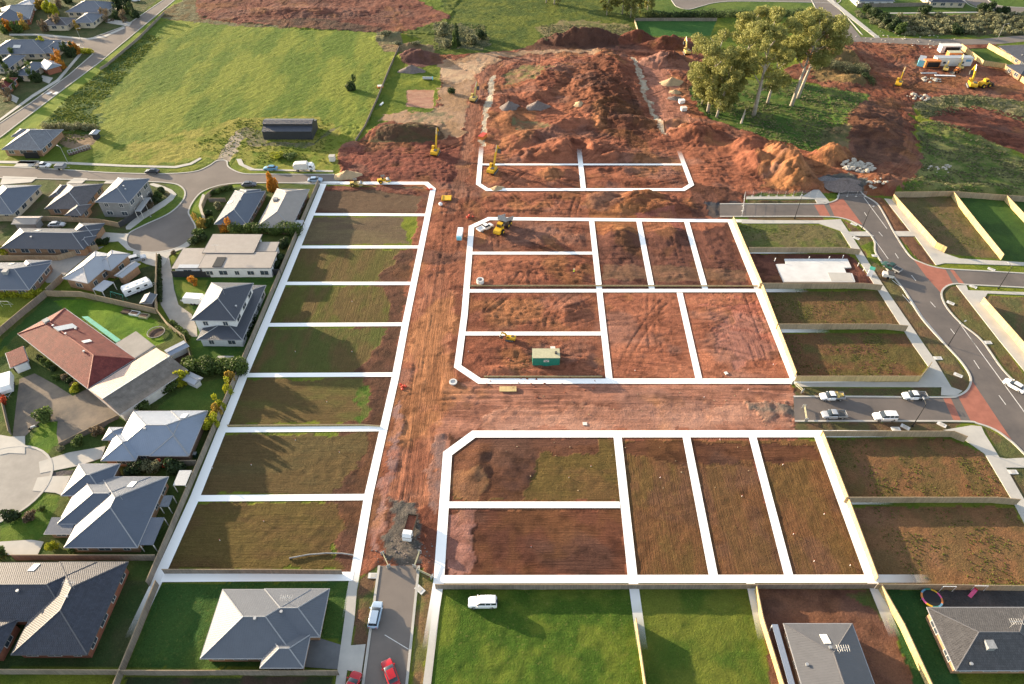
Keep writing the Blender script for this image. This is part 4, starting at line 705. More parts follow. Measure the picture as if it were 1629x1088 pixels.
def house(label, wings, wall='brick_o', roof='roof_g', cap='cap', gut='gutter', group='houses in the older streets', extras=(), name='house', cat='house', win=True, garage=None):
    """wings: (kind, P1, P2, P3, z_eave, pitch) with photo pixels of the eave corners"""
    WG = []
    for i, wgn in enumerate(wings):
        kind, P1, P2, P3, z, pit = wgn[:6]; a, u, v, Lx, W = rect_of(P1, P2, P3, z)
        if kind[0] == 'F': kind = kind[1:]; W = wgn[6]; a = a if False else G(*P1, z)-v*W      # P1,P2 are the far eave corners
        WG.append([kind, a, u, v, Lx, W, z+.004*i, pit])
    k0 = WG[0]; c = k0[1]+k0[2]*k0[4]/2+k0[3]*k0[5]/2; ang = math.atan2(k0[2].y, k0[2].x)
    root = empty(name, c.x, c.y, 0, ang, label, cat, group)
    ca, sa = math.cos(-ang), math.sin(-ang)
    def loc(p, z): d = p-c; return Vector((d.x*ca-d.y*sa, d.x*sa+d.y*ca, z))
    rm = MB(); cm = MB(); gm = MB(); wm = MB(); wins = []
    for kind, a, u, v, Lx, W, z, pit in WG:
        def P(s, t, zz): return loc(a+u*s+v*t, zz)
        tp = math.tan(math.radians(pit))
        def quad(pts, e0, e1):
            ed = (e1-e0).normalized(); nn = (pts[1]-pts[0]).cross(pts[2]-pts[0]).normalized(); up = nn.cross(ed)
            rm.face(pts, [((p-e0).dot(ed), (p-e0).dot(up)) for p in pts])
        A, B, Cc, D = P(0,0,z), P(Lx,0,z), P(Lx,W,z), P(0,W,z)
        if kind == 'flat':
            hh = tp*W; A2, B2, C2, D2 = A, B, P(Lx, W, z+hh), P(0, W, z+hh)
            quad([A2, B2, C2, D2], A2, B2); t = .22
            lo = [P(0,0,z-t), P(Lx,0,z-t), P(Lx,W,z-t), P(0,W,z-t)]; up = [A2, B2, C2, D2]
            for i in range(4): rm.face([lo[i], lo[(i+1)%4], up[(i+1)%4], up[i]])
            rm.face(lo[::-1]); rl = []
        else:
            along = Lx >= W; m = min(Lx, W)/2; ins = 0 if kind == 'gable' else m; rh = z+tp*m
            if along: r0, r1 = P(ins, W/2, rh), P(Lx-ins, W/2, rh)
            else: r0, r1 = P(Lx/2, ins, rh), P(Lx/2, W-ins, rh)
            if along:
                quad([A, B, r1, r0], A, B); quad([Cc, D, r0, r1], Cc, D)
                (quad([B, Cc, r1], B, Cc), quad([D, A, r0], D, A)) if kind != 'gable' else (rm.face([B, Cc, r1]), rm.face([D, A, r0]))
                hips = [(A,r0),(D,r0),(B,r1),(Cc,r1)]
            else:
                quad([B, Cc, r1, r0], B, Cc); quad([D, A, r0, r1], D, A)
                (quad([A, B, r0], A, B), quad([Cc, D, r1], Cc, D)) if kind != 'gable' else (rm.face([A, B, r0]), rm.face([Cc, D, r1]))
                hips = [(A,r0),(B,r0),(Cc,r1),(D,r1)]
            t = .2; lo = [P(0,0,z-t), P(Lx,0,z-t), P(Lx,W,z-t), P(0,W,z-t)]; up = [A, B, Cc, D]
            for i in range(4): rm.face([lo[i], lo[(i+1)%4], up[(i+1)%4], up[i]])
            rm.face(lo[::-1])
            rl = [(r0, r1)]+(hips if kind == 'hip' else [])
            for p, q in rl:
                if (p-q).length > .3: cm.tube([p+Vector((0,0,.02)), q+Vector((0,0,.02))], .11, 5)
        # gutters
        for i, (p, q) in enumerate(((A,B),(B,Cc),(Cc,D),(D,A))):
            d = (q-p).normalized(); nrm = Vector((d.y, -d.x, 0)); T = Matrix((( d.x, nrm.x, 0, p.x),(d.y, nrm.y, 0, p.y),(0,0,1,p.z-.14-.003*i),(0,0,0,1)))
            gm.box(-.1, (q-p).length+.1, .004, .13, 0, .12, T)
        ins = .5; x0, x1, y0, y1 = ins, Lx-ins, ins, W-ins
        if x1-x0 < 1 or y1-y0 < 1: continue
        if kind != 'roofonly':
            cs = [P(x0,y0,0), P(x1,y0,0), P(x1,y1,0), P(x0,y1,0)]
            for i in range(4):
                p, q = cs[i], cs[(i+1)%4]; d = (q-p).length; wm.face([p, q, Vector((q.x,q.y,z-.19)), Vector((p.x,p.y,z-.19))], [(0,0),(d,0),(d,z),(0,z)])
            if kind == 'gable' and not along is None:
                pass
            if win:
                for (sx, sy, ex, ey, nu, nv) in ((x0,y0,x1,y0,0,-1),(x1,y0,x1,y1,1,0),(x0,y0,x0,y1,-1,0)):
                    ln = math.hypot(ex-sx, ey-sy); k = int(ln/3.4)
                    for j in range(k):
                        t_ = (j+.5)/k; s_ = sx+(ex-sx)*t_; q_ = sy+(ey-sy)*t_; wp = a+u*(s_+nu*.06)+v*(q_+nv*.06)
                        inside = False
                        for W2 in WG:
                            if W2[1] is a: continue
                            dd = wp-W2[1]; su, sv = dd.dot(W2[2]), dd.dot(W2[3])
                            if .3 < su < W2[4]-.3 and .3 < sv < W2[5]-.3 and W2[6] >= z-.1: inside = True
                        if inside: continue
                        for lev in ([.9] if z < 4 else [.9, 3.6]):
                            wins.append((wp, math.atan2(u.y, u.x)-ang+math.atan2(nv, nu)+math.pi/2, lev, (j+len(wins)) % 3))
    rf = rm.build('roof', M[roof], root)
    if cm.v: cm.build('ridge_cap', M[cap], rf)
    gm.build('gutter', M[gut], root)
    if wm.v: wm.build('wall', M[wall], root)
    for wp, rz, lev, sz in wins:
        w, h = ((1.7, 1.2), (1.1, 1.2), (2.1, 1.3))[sz]; g, f = win_mesh(w, h)
        p = loc(wp, lev); o = link('window', g, root, p, rz); link('frame', f, o)
    def roofz(p):
        zz = 0
        for kind, a, u, v, Lx, W, z, pit in WG:
            d = p-a; s_, t_ = d.dot(u), d.dot(v)
            if s_ < -.05 or t_ < -.05 or s_ > Lx+.05 or t_ > W+.05: continue
            m_ = min(t_, W-t_, s_, Lx-s_) if kind == 'hip' else (min(t_, W-t_) if Lx >= W else min(s_, Lx-s_)) if kind == 'gable' else 0
            zz = max(zz, z+math.tan(math.radians(pit))*max(0, m_))
        return zz
    def on_roof(px, zz, up=0):
        for _ in range(12): zz = zz*.4+.6*(roofz(G(*px, zz)) or zz)
        return loc(G(*px, zz), zz)
    def tilt(px, zz):
        for _ in range(12): zz = zz*.4+.6*(roofz(G(*px, zz)) or zz)
        p = G(*px, zz); gx = (roofz(p+Vector((.25,0)))-roofz(p-Vector((.25,0))))/.5; gy = (roofz(p+Vector((0,.25)))-roofz(p-Vector((0,.25))))/.5
        g_ = Vector((gx*math.cos(-ang)-gy*math.sin(-ang), gx*math.sin(-ang)+gy*math.cos(-ang))); nn = Vector((-g_.x, -g_.y, 1)).normalized()
        return nn.to_track_quat('Z', 'Y').to_matrix().to_4x4()
    for e in extras:
        k = e[0]
        if k == 'skylight':
            p = on_roof(e[1], e[2]); T = Matrix.Translation(p) @ tilt(e[1], e[2]); MB().box(-.55,.55,-.9,.9,-.25,.12,T).build('skylight', M['lamp'], rf)
        elif k == 'vent':
            p = on_roof(e[1], e[2]); MB().tube([p-Vector((0,0,.5)), p+Vector((0,0,.25))], .16, 8).tube([p+Vector((0,0,.25)), p+Vector((0,0,.42))], .26, 8).build('roof_vent', M['galv'], rf)
        elif k == 'cooler':
            p = on_roof(e[1], e[2]); T = Matrix.Translation(p); MB().box(-.6,.6,-.6,.6,-.6,.7,T).box(-.68,.68,-.68,.68,.7,.8,T).build('roof_cooler', M['greysteel'], rf)
        elif k == 'antenna':
            p = on_roof(e[1], e[2]); q = MB().tube([p-Vector((0,0,.4)), p+Vector((0,0,2.2))], .03, 5).tube([p+Vector((-1,0,2.1)), p+Vector((1,0,2.1))], .025, 5)
            for i in range(6): q.tube([p+Vector((-.9+i*.36,-.5,2.1)), p+Vector((-.9+i*.36,.5,2.1))], .015, 4)
            q.build('antenna', M['galv'], rf)
        elif k == 'panel':
            p = on_roof(e[1], e[2]); T = Matrix.Translation(p) @ tilt(e[1], e[2]); MB().box(-e[4]/2,e[4]/2,-e[5]/2,e[5]/2,-.1,.14,T).build(e[7] if len(e) > 7 else 'solar_panel', M[e[8]] if len(e) > 8 else M['galv'], rf)
        elif k == 'door':      # garage door on the wall, pixel of its centre at z
            p = loc(G(*e[1], 1.1), 1.1); T = Matrix.Translation(Vector((p.x,p.y,0))) @ Matrix.Rotation(e[2]-ang, 4, 'Z'); MB().box(-e[3]/2,e[3]/2,-.12,.12,.02,2.15,T).build('garage_door', M[e[4]], root)
        elif k == 'porch':     # flat patio roof on posts: P1,P2,P3,z,mat
            a, u, v, Lx, W = rect_of(e[1], e[2], e[3], e[4]); q = MB(); T = Matrix.Translation(loc(a, 0)) @ Matrix.Rotation(math.atan2(u.y, u.x)-ang, 4, 'Z')
            q.box(0, Lx, 0, W, e[4]-.12, e[4], T); pr = q.build('patio_roof', M[e[5]], root); pp = MB()
            for s_, t_ in ((.1,.1),(Lx-.1,.1),(Lx-.1,W-.1),(.1,W-.1)): pp.box(s_-.06, s_+.06, t_-.06, t_+.06, 0, e[4]-.12, T)
            pp.build('patio_posts', M['offwhite'], pr)
    return root
def fence(label, pts, h=1.8, m='timber_g', posts=False, world_pts=False, group='paling fences', name='timber_fence', pm='post'):
    Q = [Vector(p) for p in pts] if world_pts else GP(pts); c = Q[0]; root = empty(name, c.x, c.y, 0, 0, label, 'fence', group)
    mb = MB(); cum = 0; th = .05
    post_me = MB().box(-.06,.06,-.06,.06,0,h+.06).mesh('post', M[pm]) if posts else None
    cap = MB()
    for i, (a, b) in enumerate(zip(Q[:-1], Q[1:])):
        d = (b-a); ln = d.length; d = d.normalized(); n = Vector((-d.y, d.x)); A = a-c; B = b-c
        for s in (1, -1):
            p, q = A+n*th*s, B+n*th*s; f = [(p.x,p.y,-.3),(q.x,q.y,-.3),(q.x,q.y,h),(p.x,p.y,h)]; uv = [(cum,0),(cum+ln,0),(cum+ln,h),(cum,h)]
            if s == 1: f = f[::-1]; uv = uv[::-1]
            mb.face(f, uv)
        p, q, r, s_ = A+n*th, B+n*th, B-n*th, A-n*th; mb.face([(p.x,p.y,h),(s_.x,s_.y,h),(r.x,r.y,h),(q.x,q.y,h)], [(cum,0),(cum,.1),(cum+ln,.1),(cum+ln,0)])
        for e_ in ((A, 1), (B, -1)):
            p, q = e_[0]+n*th, e_[0]-n*th; mb.face([(p.x,p.y,-.3),(q.x,q.y,-.3),(q.x,q.y,h),(p.x,p.y,h)])
        T = Matrix(((d.x,n.x,0,A.x),(d.y,n.y,0,A.y),(0,0,1,0),(0,0,0,1))); cap.box(-.03, ln+.03, -.075, .075, h+.003+.002*i, h+.045+.002*i, T)
        if posts:
            k = max(1, round(ln/2.7))
            for j in range(k+1 if i == len(Q)-2 else k): o = link('post', post_me, root, (A.x+d.x*ln*j/k+n.x*.06, A.y+d.y*ln*j/k+n.y*.06, 0), math.atan2(d.y, d.x))
        cum += ln
    mb.build('panel', M[m], root); cap.build('capping', M[pm], root)
    return root
def ring(x, w, zb, zt, r=.12, tw=None): tw = w-r if tw is None else tw; return [(x,-w,zb),(x,-w,zt-r),(x,-tw,zt),(x,tw,zt),(x,w,zt-r),(x,w,zb)]
def vehicle(kind, label, at, head, paint='white', cat=None, group='parked cars', z=.04, name=None, tray='empty', xy=None, glass='glass'):
    """at: photo pixel of the middle of its footprint; head: heading in degrees from +X"""
    p = xy or G(*at); root = empty(name or {'sedan':'parked_car','hatch':'parked_car','suv':'four_wheel_drive','ute':'utility_truck','van':'delivery_van'}[kind], p.x, p.y, z, math.radians(head), label, cat or {'sedan':'car','hatch':'car','suv':'four wheel drive','ute':'ute','van':'van'}[kind], group)
    pt = M[paint]
    if kind in ('sedan', 'hatch'):
        body = [ring(-2.3,.74,.4,.78), ring(-2.15,.86,.28,.92), ring(-1.3,.91,.24,.98), ring(0,.92,.24,.96), ring(1.1,.91,.24,.93), ring(1.9,.86,.26,.82), ring(2.25,.72,.34,.62)]
        re = -1.75 if kind == 'sedan' else -2.1
        cab = [ring(re,.70,.9,.98,.03), ring(re+.45 if kind == 'sedan' else re+.15,.72,.9,1.38,.1,.56), ring(.25,.73,.9,1.42,.1,.57), ring(1.05,.76,.88,.97,.03)]
        roof = [ring(re+.5 if kind == 'sedan' else re+.2,.58,1.34,1.415,.03), ring(-.3,.60,1.38,1.47,.03), ring(.3,.59,1.36,1.44,.03)]; wb = 1.35; wr = .32
    elif kind == 'suv':
        body = [ring(-2.4,.84,.45,1.05), ring(-2.3,.92,.38,1.12), ring(-1.2,.95,.36,1.14), ring(.2,.95,.36,1.13), ring(1.2,.94,.36,1.10), ring(2.1,.90,.38,1.02), ring(2.4,.80,.42,.85)]
        cab = [ring(-2.32,.82,1.05,1.14,.03), ring(-2.22,.80,1.05,1.72,.1,.68), ring(.35,.80,1.05,1.76,.1,.68), ring(1.05,.84,1.05,1.15,.03)]
        roof = [ring(-2.2,.72,1.68,1.76,.03), ring(-1,.74,1.72,1.83,.03), ring(.35,.72,1.70,1.78,.03)]; wb = 1.45; wr = .4
    elif kind == 'ute':
        body = [ring(-.55,.90,.45,1.05), ring(-.2,.93,.4,1.10), ring(1.2,.93,.4,1.06), ring(2.2,.88,.42,.98), ring(2.55,.76,.45,.8)]
        cab = [ring(-.5,.80,1.0,1.1,.03), ring(-.4,.78,1.0,1.62,.1,.64), ring(.65,.78,1.0,1.66,.1,.64), ring(1.4,.82,1.0,1.1,.03)]
        roof = [ring(-.4,.68,1.58,1.66,.03), ring(0,.69,1.62,1.71,.03), ring(.7,.68,1.60,1.68,.03)]; wb = 1.6; wr = .38
    else:
        body = [ring(-2.6,.90,.4,1.0), ring(-2.5,.97,.35,1.1), ring(1.6,.97,.35,1.1), ring(2.4,.93,.4,.95), ring(2.6,.84,.45,.8)]
        cab = [ring(.9,.90,1.05,2.0,.1,.8), ring(1.5,.90,1.05,2.0,.1,.8), ring(2.2,.88,1.0,1.1,.03)]; roof = [ring(-2.6,.93,1.05,2.2,.1), ring(1.0,.93,1.05,2.2,.1), ring(1.3,.90,1.9,2.1,.05)]; wb = 1.6; wr = .36
    bo = MB().loft(body).build('body', pt, root, 'auto'); MB().loft(cab).build('windows', M[glass], root, 'auto'); MB().loft(roof).build('roof', pt, root, 'auto')
    if kind == 'suv':
        q = MB()
        for y in (-.81, .81):
            for x in (-1.4, -.5): q.box(x-.05, x+.05, y-.02, y+.02, 1.1, 1.7)
        q.build('pillars', pt, root); MB().wheel(0,0,0,.36,.2).build('spare_wheel', M['tyre'], root); sw = bpy.data.objects[[o.name for o in root.children if o.name.startswith('spare')][0]]; sw.location = (-2.5, 0, .85); sw.rotation_euler = (0, 0, math.pi/2)
    if kind == 'ute':
        q = MB(); q.box(-2.6,-.62,-.93,.93,.72,.80)
        q.box(-2.6,-.62,-.93,-.88,.80,1.12).box(-2.6,-.62,.88,.93,.80,1.12).box(-2.6,-2.55,-.88,.88,.80,1.12).box(-.67,-.62,-.88,.88,.80,1.25); q.build('tray', M['galv'] if paint == 'silver' or tray != 'empty' else pt, root)
        q = MB(); [q.box(-.64,-.60,y-.03,y+.03,1.25,1.7) for y in (-.7,.7)]; q.box(-.64,-.60,-.73,.73,1.7,1.76); q.build('ladder_rack', M['steel'], root)
        MB().box(-2.5,-.6,-.4,.4,.42,.70).build('chassis', M['steel'], root)
        if tray == 'tools': MB().box(-1.3,-.75,-.8,.8,.81,1.35).box(-2.4,-1.5,-.5,.2,.81,1.2).build('tool_box', M['yellowold'], root)
        elif tray == 'load': MB().box(-2.2,-.8,-.7,.7,.81,1.05).build('tray_load', M['steel'], root)
    for x in (-wb, wb):
        for y in (-.82, .82):
            w = MB().wheel(0,0,0,wr,.24).build('wheel', M['tyre'], root); w.location = (x, y, wr); MB().wheel(0,0,0,wr*.6,.26,10).build('rim', M['rim'], w)
    fx = body[-1][0][0]; fz = body[-1][2][2]-.12
    for y in (-.58, .58):
        MB().box(fx-.12,fx+.03,y-.16,y+.16,fz-.08,fz+.08).build('headlight', M['lamp'], root)
        if kind != 'ute': bx = body[0][0][0]; MB().box(bx-.03,bx+.1,y-.13,y+.13,.62,.8).build('tail_light', M['tail'], root)
    for y in (-1.0, 1.0): MB().box(.75,.95,y-.1,y+.1,1.0,1.15).build('mirror', pt, root)
    return root
def bar(mb, a, b, wa, wb_, ya, yb):
    a, b = Vector(a), Vector(b); d = (b-a).normalized(); n = Vector((-d.z, 0, d.x))
    p = [a+n*wa/2, b+n*wb_/2, b-n*wb_/2, a-n*wa/2]; return mb.side_prism([(q.x, q.z) for q in p], ya, yb)
def excavator(label, at, head, s=1.0, pose='up', paint='yellow', xy=None, z=None, swing=0):
    p = xy or G(*at); root = empty('excavator', p.x, p.y, hz(p.x, p.y) if z is None else z, math.radians(head), label, 'excavator', 'excavators on the earthworks')
    s *= .88; root.scale = (s, s, s)
    pill = lambda x0, x1, z0, z1, k=5: [(x1-(z1-z0)/2+math.cos(t)*(z1-z0)/2, (z0+z1)/2+math.sin(t)*(z1-z0)/2) for t in [(-.5+i/k)*math.pi for i in range(k+1)]]+[(x0+(z1-z0)/2+math.cos(t)*(z1-z0)/2, (z0+z1)/2+math.sin(t)*(z1-z0)/2) for t in [(.5+i/k)*math.pi for i in range(k+1)]]
    for y in (-1.2, 1.2):
        t = MB().side_prism(pill(-2.1, 2.1, 0, .95), y-.3, y+.3).build('track', M['steel'], root); q = MB()
        for i in range(5): q.wheel(-1.5+i*.75, 0, .4, .24, .64, 10)
        q.build('rollers', M['greysteel'], t).location = (0, y, 0)
    MB().box(-1.2,1.2,-.9,.9,.45,1.0).wheel(0,0,0,.1,.1).build('undercarriage', M['steel'], root)
    MB().side_prism([(-2.6,1.1),(-2.75,1.5),(-2.6,2.1),(-1.2,2.25),(-.2,2.05),(1.3,2.0),(1.3,1.1)], -1.35, 1.35).build('body', M[paint], root)
    MB().side_prism([(-2.85,1.05),(-3.0,1.6),(-2.7,2.0),(-2.3,2.0),(-2.3,1.05)], -1.30, 1.30).build('counterweight', M[paint], root)
    MB().box(-2.0,-.6,-1.0,.2,2.16,2.38).build('engine_cover', M['steel'], root)
    cb = MB().side_prism([(.05,1.95),(.05,2.95),(.25,3.05),(1.2,3.05),(1.55,2.3),(1.5,1.5),(1.3,1.3),(.05,1.3)], .45, 1.38).build('cab', M[paint], root)
    MB().side_prism([(.15,2.1),(.15,2.85),(1.12,2.85),(1.42,2.3),(1.42,2.0)], .42, 1.41).box(1.30,1.50,.55,1.28,2.0,2.6).build('cab_window', M['glass'], cb)
    if pose == 'up': J = [(1.0,1.6),(2.6,4.6),(5.0,6.4),(6.6,4.1),(6.2,2.9)]
    elif pose == 'reach': J = [(1.0,1.6),(2.9,4.0),(5.4,4.6),(7.9,2.4),(8.2,1.2)]
    elif pose == 'tall': J = [(1.0,1.6),(2.6,5.0),(4.6,8.2),(6.6,6.2),(6.5,5.0)]
    else: J = [(1.0,1.6),(2.4,3.8),(4.3,4.1),(4.7,1.8),(4.2,.9)]
    b = MB(); bar(b, (J[0][0],0,J[0][1]), (J[1][0],0,J[1][1]), .6, .8, -.28, .28); bar(b, (J[1][0]-.1,0,J[1][1]-.05), (J[2][0],0,J[2][1]), .8, .45, -.275, .275); b.build('boom', M[paint], root)
    b = MB(); bar(b, (J[2][0]-.3,0,J[2][1]+.25), (J[3][0],0,J[3][1]), .55, .3, -.2, .2); b.build('stick', M[paint], root)
    MB().tube([(1.2,.0,2.0),((J[0][0]+J[1][0])/2+.7,0,(J[0][1]+J[1][1])/2+.3)], .11).tube([(J[1][0]+.2,0,J[1][1]+.55),(J[2][0]-.5,0,J[2][1]+.6)], .1).build('hydraulic_ram', M['galv'], root)
    x, z_ = J[4]; MB().side_prism([(J[3][0],J[3][1]),(J[3][0]+.5,J[3][1]-.5),(x+.5,z_-.3),(x-.1,z_-.6),(x-.8,z_-.2),(x-.7,z_+.3)], -.55, .55).build('bucket', M['steel'], root)
    return root
def loader(label, at, head, s=1.0, paint='yellow', cat='wheel loader', dump=False, group='earthmoving machines'):
    p = G(*at); root = empty('dump_truck' if dump else 'wheel_loader', p.x, p.y, hz(p.x, p.y), math.radians(head), label, cat, group); root.scale = (s, s, s)
    xs = (-2.6, -1.1, 2.4) if dump else (-1.4, 1.5)
    for x in xs:
        for y in (-1.15, 1.15):
            w = MB().wheel(0,0,0,.78,.55,16).build('wheel', M['tyre'], root); w.location = (x, y, .78); MB().wheel(0,0,0,.4,.58,10).build('rim', M[paint], w)
    if dump:
        MB().box(-3.4,1.4,-.5,.5,.9,1.3).build('chassis', M['steel'], root)
        MB().side_prism([(1.3,.8),(1.3,1.9),(2.4,2.0),(4.0,1.75),(4.3,1.2),(4.2,.7)], -1.0, 1.0).build('bonnet', M[paint], root)
        cb = MB().side_prism([(1.2,1.5),(1.2,3.1),(2.3,3.1),(2.6,2.0),(2.6,1.5)], -.75, .75).build('cab', M[paint], root); MB().side_prism([(1.3,2.1),(1.3,2.9),(2.25,2.9),(2.5,2.1)], -.78, .78).box(2.2,2.6,-.65,.65,2.1,2.8).build('cab_window', M['glass'], cb)
        t = MB(); a = math.radians(24); T = Matrix.Translation((-3.4,0,1.4)) @ Matrix.Rotation(-a, 4, 'Y')
        t.box(-.6,4.6,-1.35,1.35,0,.12,T).box(-.6,4.6,-1.35,-1.25,.12,1.1,T).box(-.6,4.6,1.25,1.35,.12,1.1,T).box(4.5,4.6,-1.25,1.25,.12,1.3,T).build('tipper_bed', M['greysteel'], root)
    else:
        MB().side_prism([(-2.6,1.0),(-2.5,2.1),(-.6,2.2),(-.6,.8),(-2.3,.7)], -.85, .85).build('engine_body', M[paint], root)
        MB().box(-.6,2.0,-.55,.55,.8,1.5).build('front_frame', M[paint], root)
        cb = MB().side_prism([(-.7,1.4),(-.7,3.1),(.6,3.1),(.9,2.0),(.8,1.4)], -.72, .72).build('cab', M[paint], root); MB().side_prism([(-.6,1.9),(-.6,2.9),(.5,2.9),(.78,2.0)], -.75, .75).box(.5,.88,-.6,.6,1.9,2.8).build('cab_window', M['glass'], cb)
        b = MB(); bar(b, (.9,0,1.9), (3.3,0,.8), .3, .3, -.6, -.42); bar(b, (.9,0,1.9), (3.3,0,.8), .3, .3, .42, .6); b.build('lift_arms', M[paint], root)
        MB().side_prism([(3.2,.15),(4.3,.15),(3.9,.35),(3.5,.6),(3.4,1.3),(3.2,1.3)], -1.35, 1.35).build('bucket', M['steel'], root)
    return root
def roller(label, at, head, paint='yellow'):
    p = G(*at); root = empty('road_roller', p.x, p.y, hz(p.x, p.y), math.radians(head), label, 'roller', 'earthmoving machines'); root.scale = (.8, .8, .8)
    MB().wheel(1.7,0,.75,.75,2.0,20).build('drum', M['greysteel'], root); q = MB().box(.7,2.7,-1.18,-1.04,.5,1.0).box(.7,2.7,1.04,1.18,.5,1.0).box(.6,.8,-1.18,1.18,.5,1.2); q.build('drum_frame', M[paint], root)
    for y in (-.85, .85): w = MB().wheel(0,0,0,.75,.45,16).build('wheel', M['tyre'], root); w.location = (-1.4, y, .75); MB().wheel(0,0,0,.4,.48,10).build('rim', M[paint], w)
    MB().side_prism([(-2.5,.8),(-2.4,1.7),(-.6,1.8),(.5,1.5),(.5,.7)], -.65, .65).build('body', M[paint], root)
    q = MB(); [q.box(x-.05,x+.05,y-.05,y+.05,1.5,2.9) for x in (-.7,.3) for y in (-.6,.6)]; q.box(-.95,.55,-.8,.8,2.9,3.0); q.build('canopy', M['steel'], root)
    MB().box(-.6,-.1,-.3,.3,1.5,2.1).build('seat', M['black'], root); return root
# ---------- plants ----------
def leaf_mesh(name, clumps, n, size, m, seed, flatten=.9):
    rs = np.random.RandomState(seed); cl = np.array(clumps, float); w = cl[:, 3]**2; w /= w.sum(); k = rs.choice(len(cl), n, p=w)
    d = rs.normal(size=(n, 3)); d /= np.linalg.norm(d, axis=1)[:, None]; rad = cl[k, 3]*(.45+.6*rs.rand(n)**.5)
    c = cl[k, :3]+d*rad[:, None]*np.array([1, 1, flatten]); a = rs.normal(size=(n, 3)); a /= np.linalg.norm(a, axis=1)[:, None]; nn = d+.7*rs.normal(size=(n, 3)); b = np.cross(nn, a); b /= np.linalg.norm(b, axis=1)[:, None]+1e-6; a = np.cross(b, nn); a /= np.linalg.norm(a, axis=1)[:, None]+1e-6
    s = size*(.6+.8*rs.rand(n))[:, None]; v = np.stack([c-a*s-b*s*.6, c+a*s*.8-b*s*.7, c+a*s+b*s*.6, c-a*s*.7+b*s*.75], 1).reshape(-1, 3)
    me = bpy.data.meshes.new(name); me.from_pydata(v.tolist(), [], [(4*i, 4*i+1, 4*i+2, 4*i+3) for i in range(n)])
    cv = rs.rand(len(cl)); va = np.clip(.55*cv[k]+.55*rs.rand(n)-.05, 0, 1); at = me.attributes.new('var', 'FLOAT', 'FACE'); at.data.foreach_set('value', va.astype(np.float32)); me.materials.append(m); return me
CR = {}
def crown_me(shape, leaf, v):
    k = (shape, leaf, v)
    if k in CR: return CR[k]
    rr = random.Random(hash((shape, v)) % 999 if False else sum(map(ord, shape))*7+v); cl = []
    if shape == 'bush':
        for i in range(9): a = rr.uniform(0, 6.28); q = rr.uniform(0, .6); cl.append((q*math.cos(a), q*math.sin(a), rr.uniform(.35, .95), rr.uniform(.3, .5)))
        cl.append((0,0,.55,.62)); me = leaf_mesh('crown', cl, 900, .085, L[leaf], v)
    elif shape == 'tree':
        for i in range(15): a = rr.uniform(0, 6.28); q = rr.uniform(.1, .7); cl.append((q*math.cos(a), q*math.sin(a), rr.uniform(-.6, .8), rr.uniform(.22, .42)))
        cl.append((0,0,0,.6)); me = leaf_mesh('crown', cl, 1800, .075, L[leaf], v)
    elif shape == 'cone':
        for i in range(14): a = rr.uniform(0, 6.28); z = i/14; q = (1-z)*.35; cl.append((q*math.cos(a), q*math.sin(a), -1+2*z, .16+.38*(1-z))); 
        me = leaf_mesh('crown', cl, 1500, .085, L[leaf], v)
    else:  # sparse
        for i in range(12): a = rr.uniform(0, 6.28); q = rr.uniform(.2, .75); cl.append((q*math.cos(a), q*math.sin(a), rr.uniform(-.5, .8), rr.uniform(.2, .35)))
        me = leaf_mesh('crown', cl, 600, .07, L[leaf], v)
    CR[k] = me; return me
_trunk = MB().tube([(0,0,0),(.02,.01,.5),(0,0,1)], [.11,.085,.05], 7).mesh('trunk', M['barkd'])
_stem = MB().tube([(0,0,0),(.0,.0,.5)], [.07,.04], 6).tube([(0,0,.15),(.25,.1,.55)], [.04,.02], 5).tube([(0,0,.15),(-.2,.15,.5)], [.04,.02], 5).mesh('stem', M['barkd'])
def bush(label, px, r, leaf='green', z=0, h=None, group='garden shrubs', cat='shrub', name='shrub', xy=None):
    p = xy or G(*px); root = empty(name, p.x, p.y, z if z else min(0, hz(p.x, p.y)) if r < 1.5 else hz(p.x, p.y), R.uniform(0, 6.28), label, cat, group)
    c = link('crown', crown_me('bush', leaf, R.randrange(3)), root); c.scale = (r, r, (h or r*1.5)/1.3); s = link('stem', _stem, root); s.scale = (r, r, h or r); return root
def tree(label, px, h, r, leaf='green', shape='tree', group='garden trees', cat='tree', name='tree', ch=None, xy=None):
    p = xy or G(*px); root = empty(name, p.x, p.y, hz(p.x, p.y)-.05, R.uniform(0, 6.28), label, cat, group); ch = ch or h*.42
    t = link('trunk', _trunk, root); t.scale = (h*.14+.3, h*.14+.3, h*.8)
    c = link('crown', crown_me(shape, leaf, R.randrange(3)), root); c.scale = (r, r, ch); c.location = (0, 0, h-ch); return root
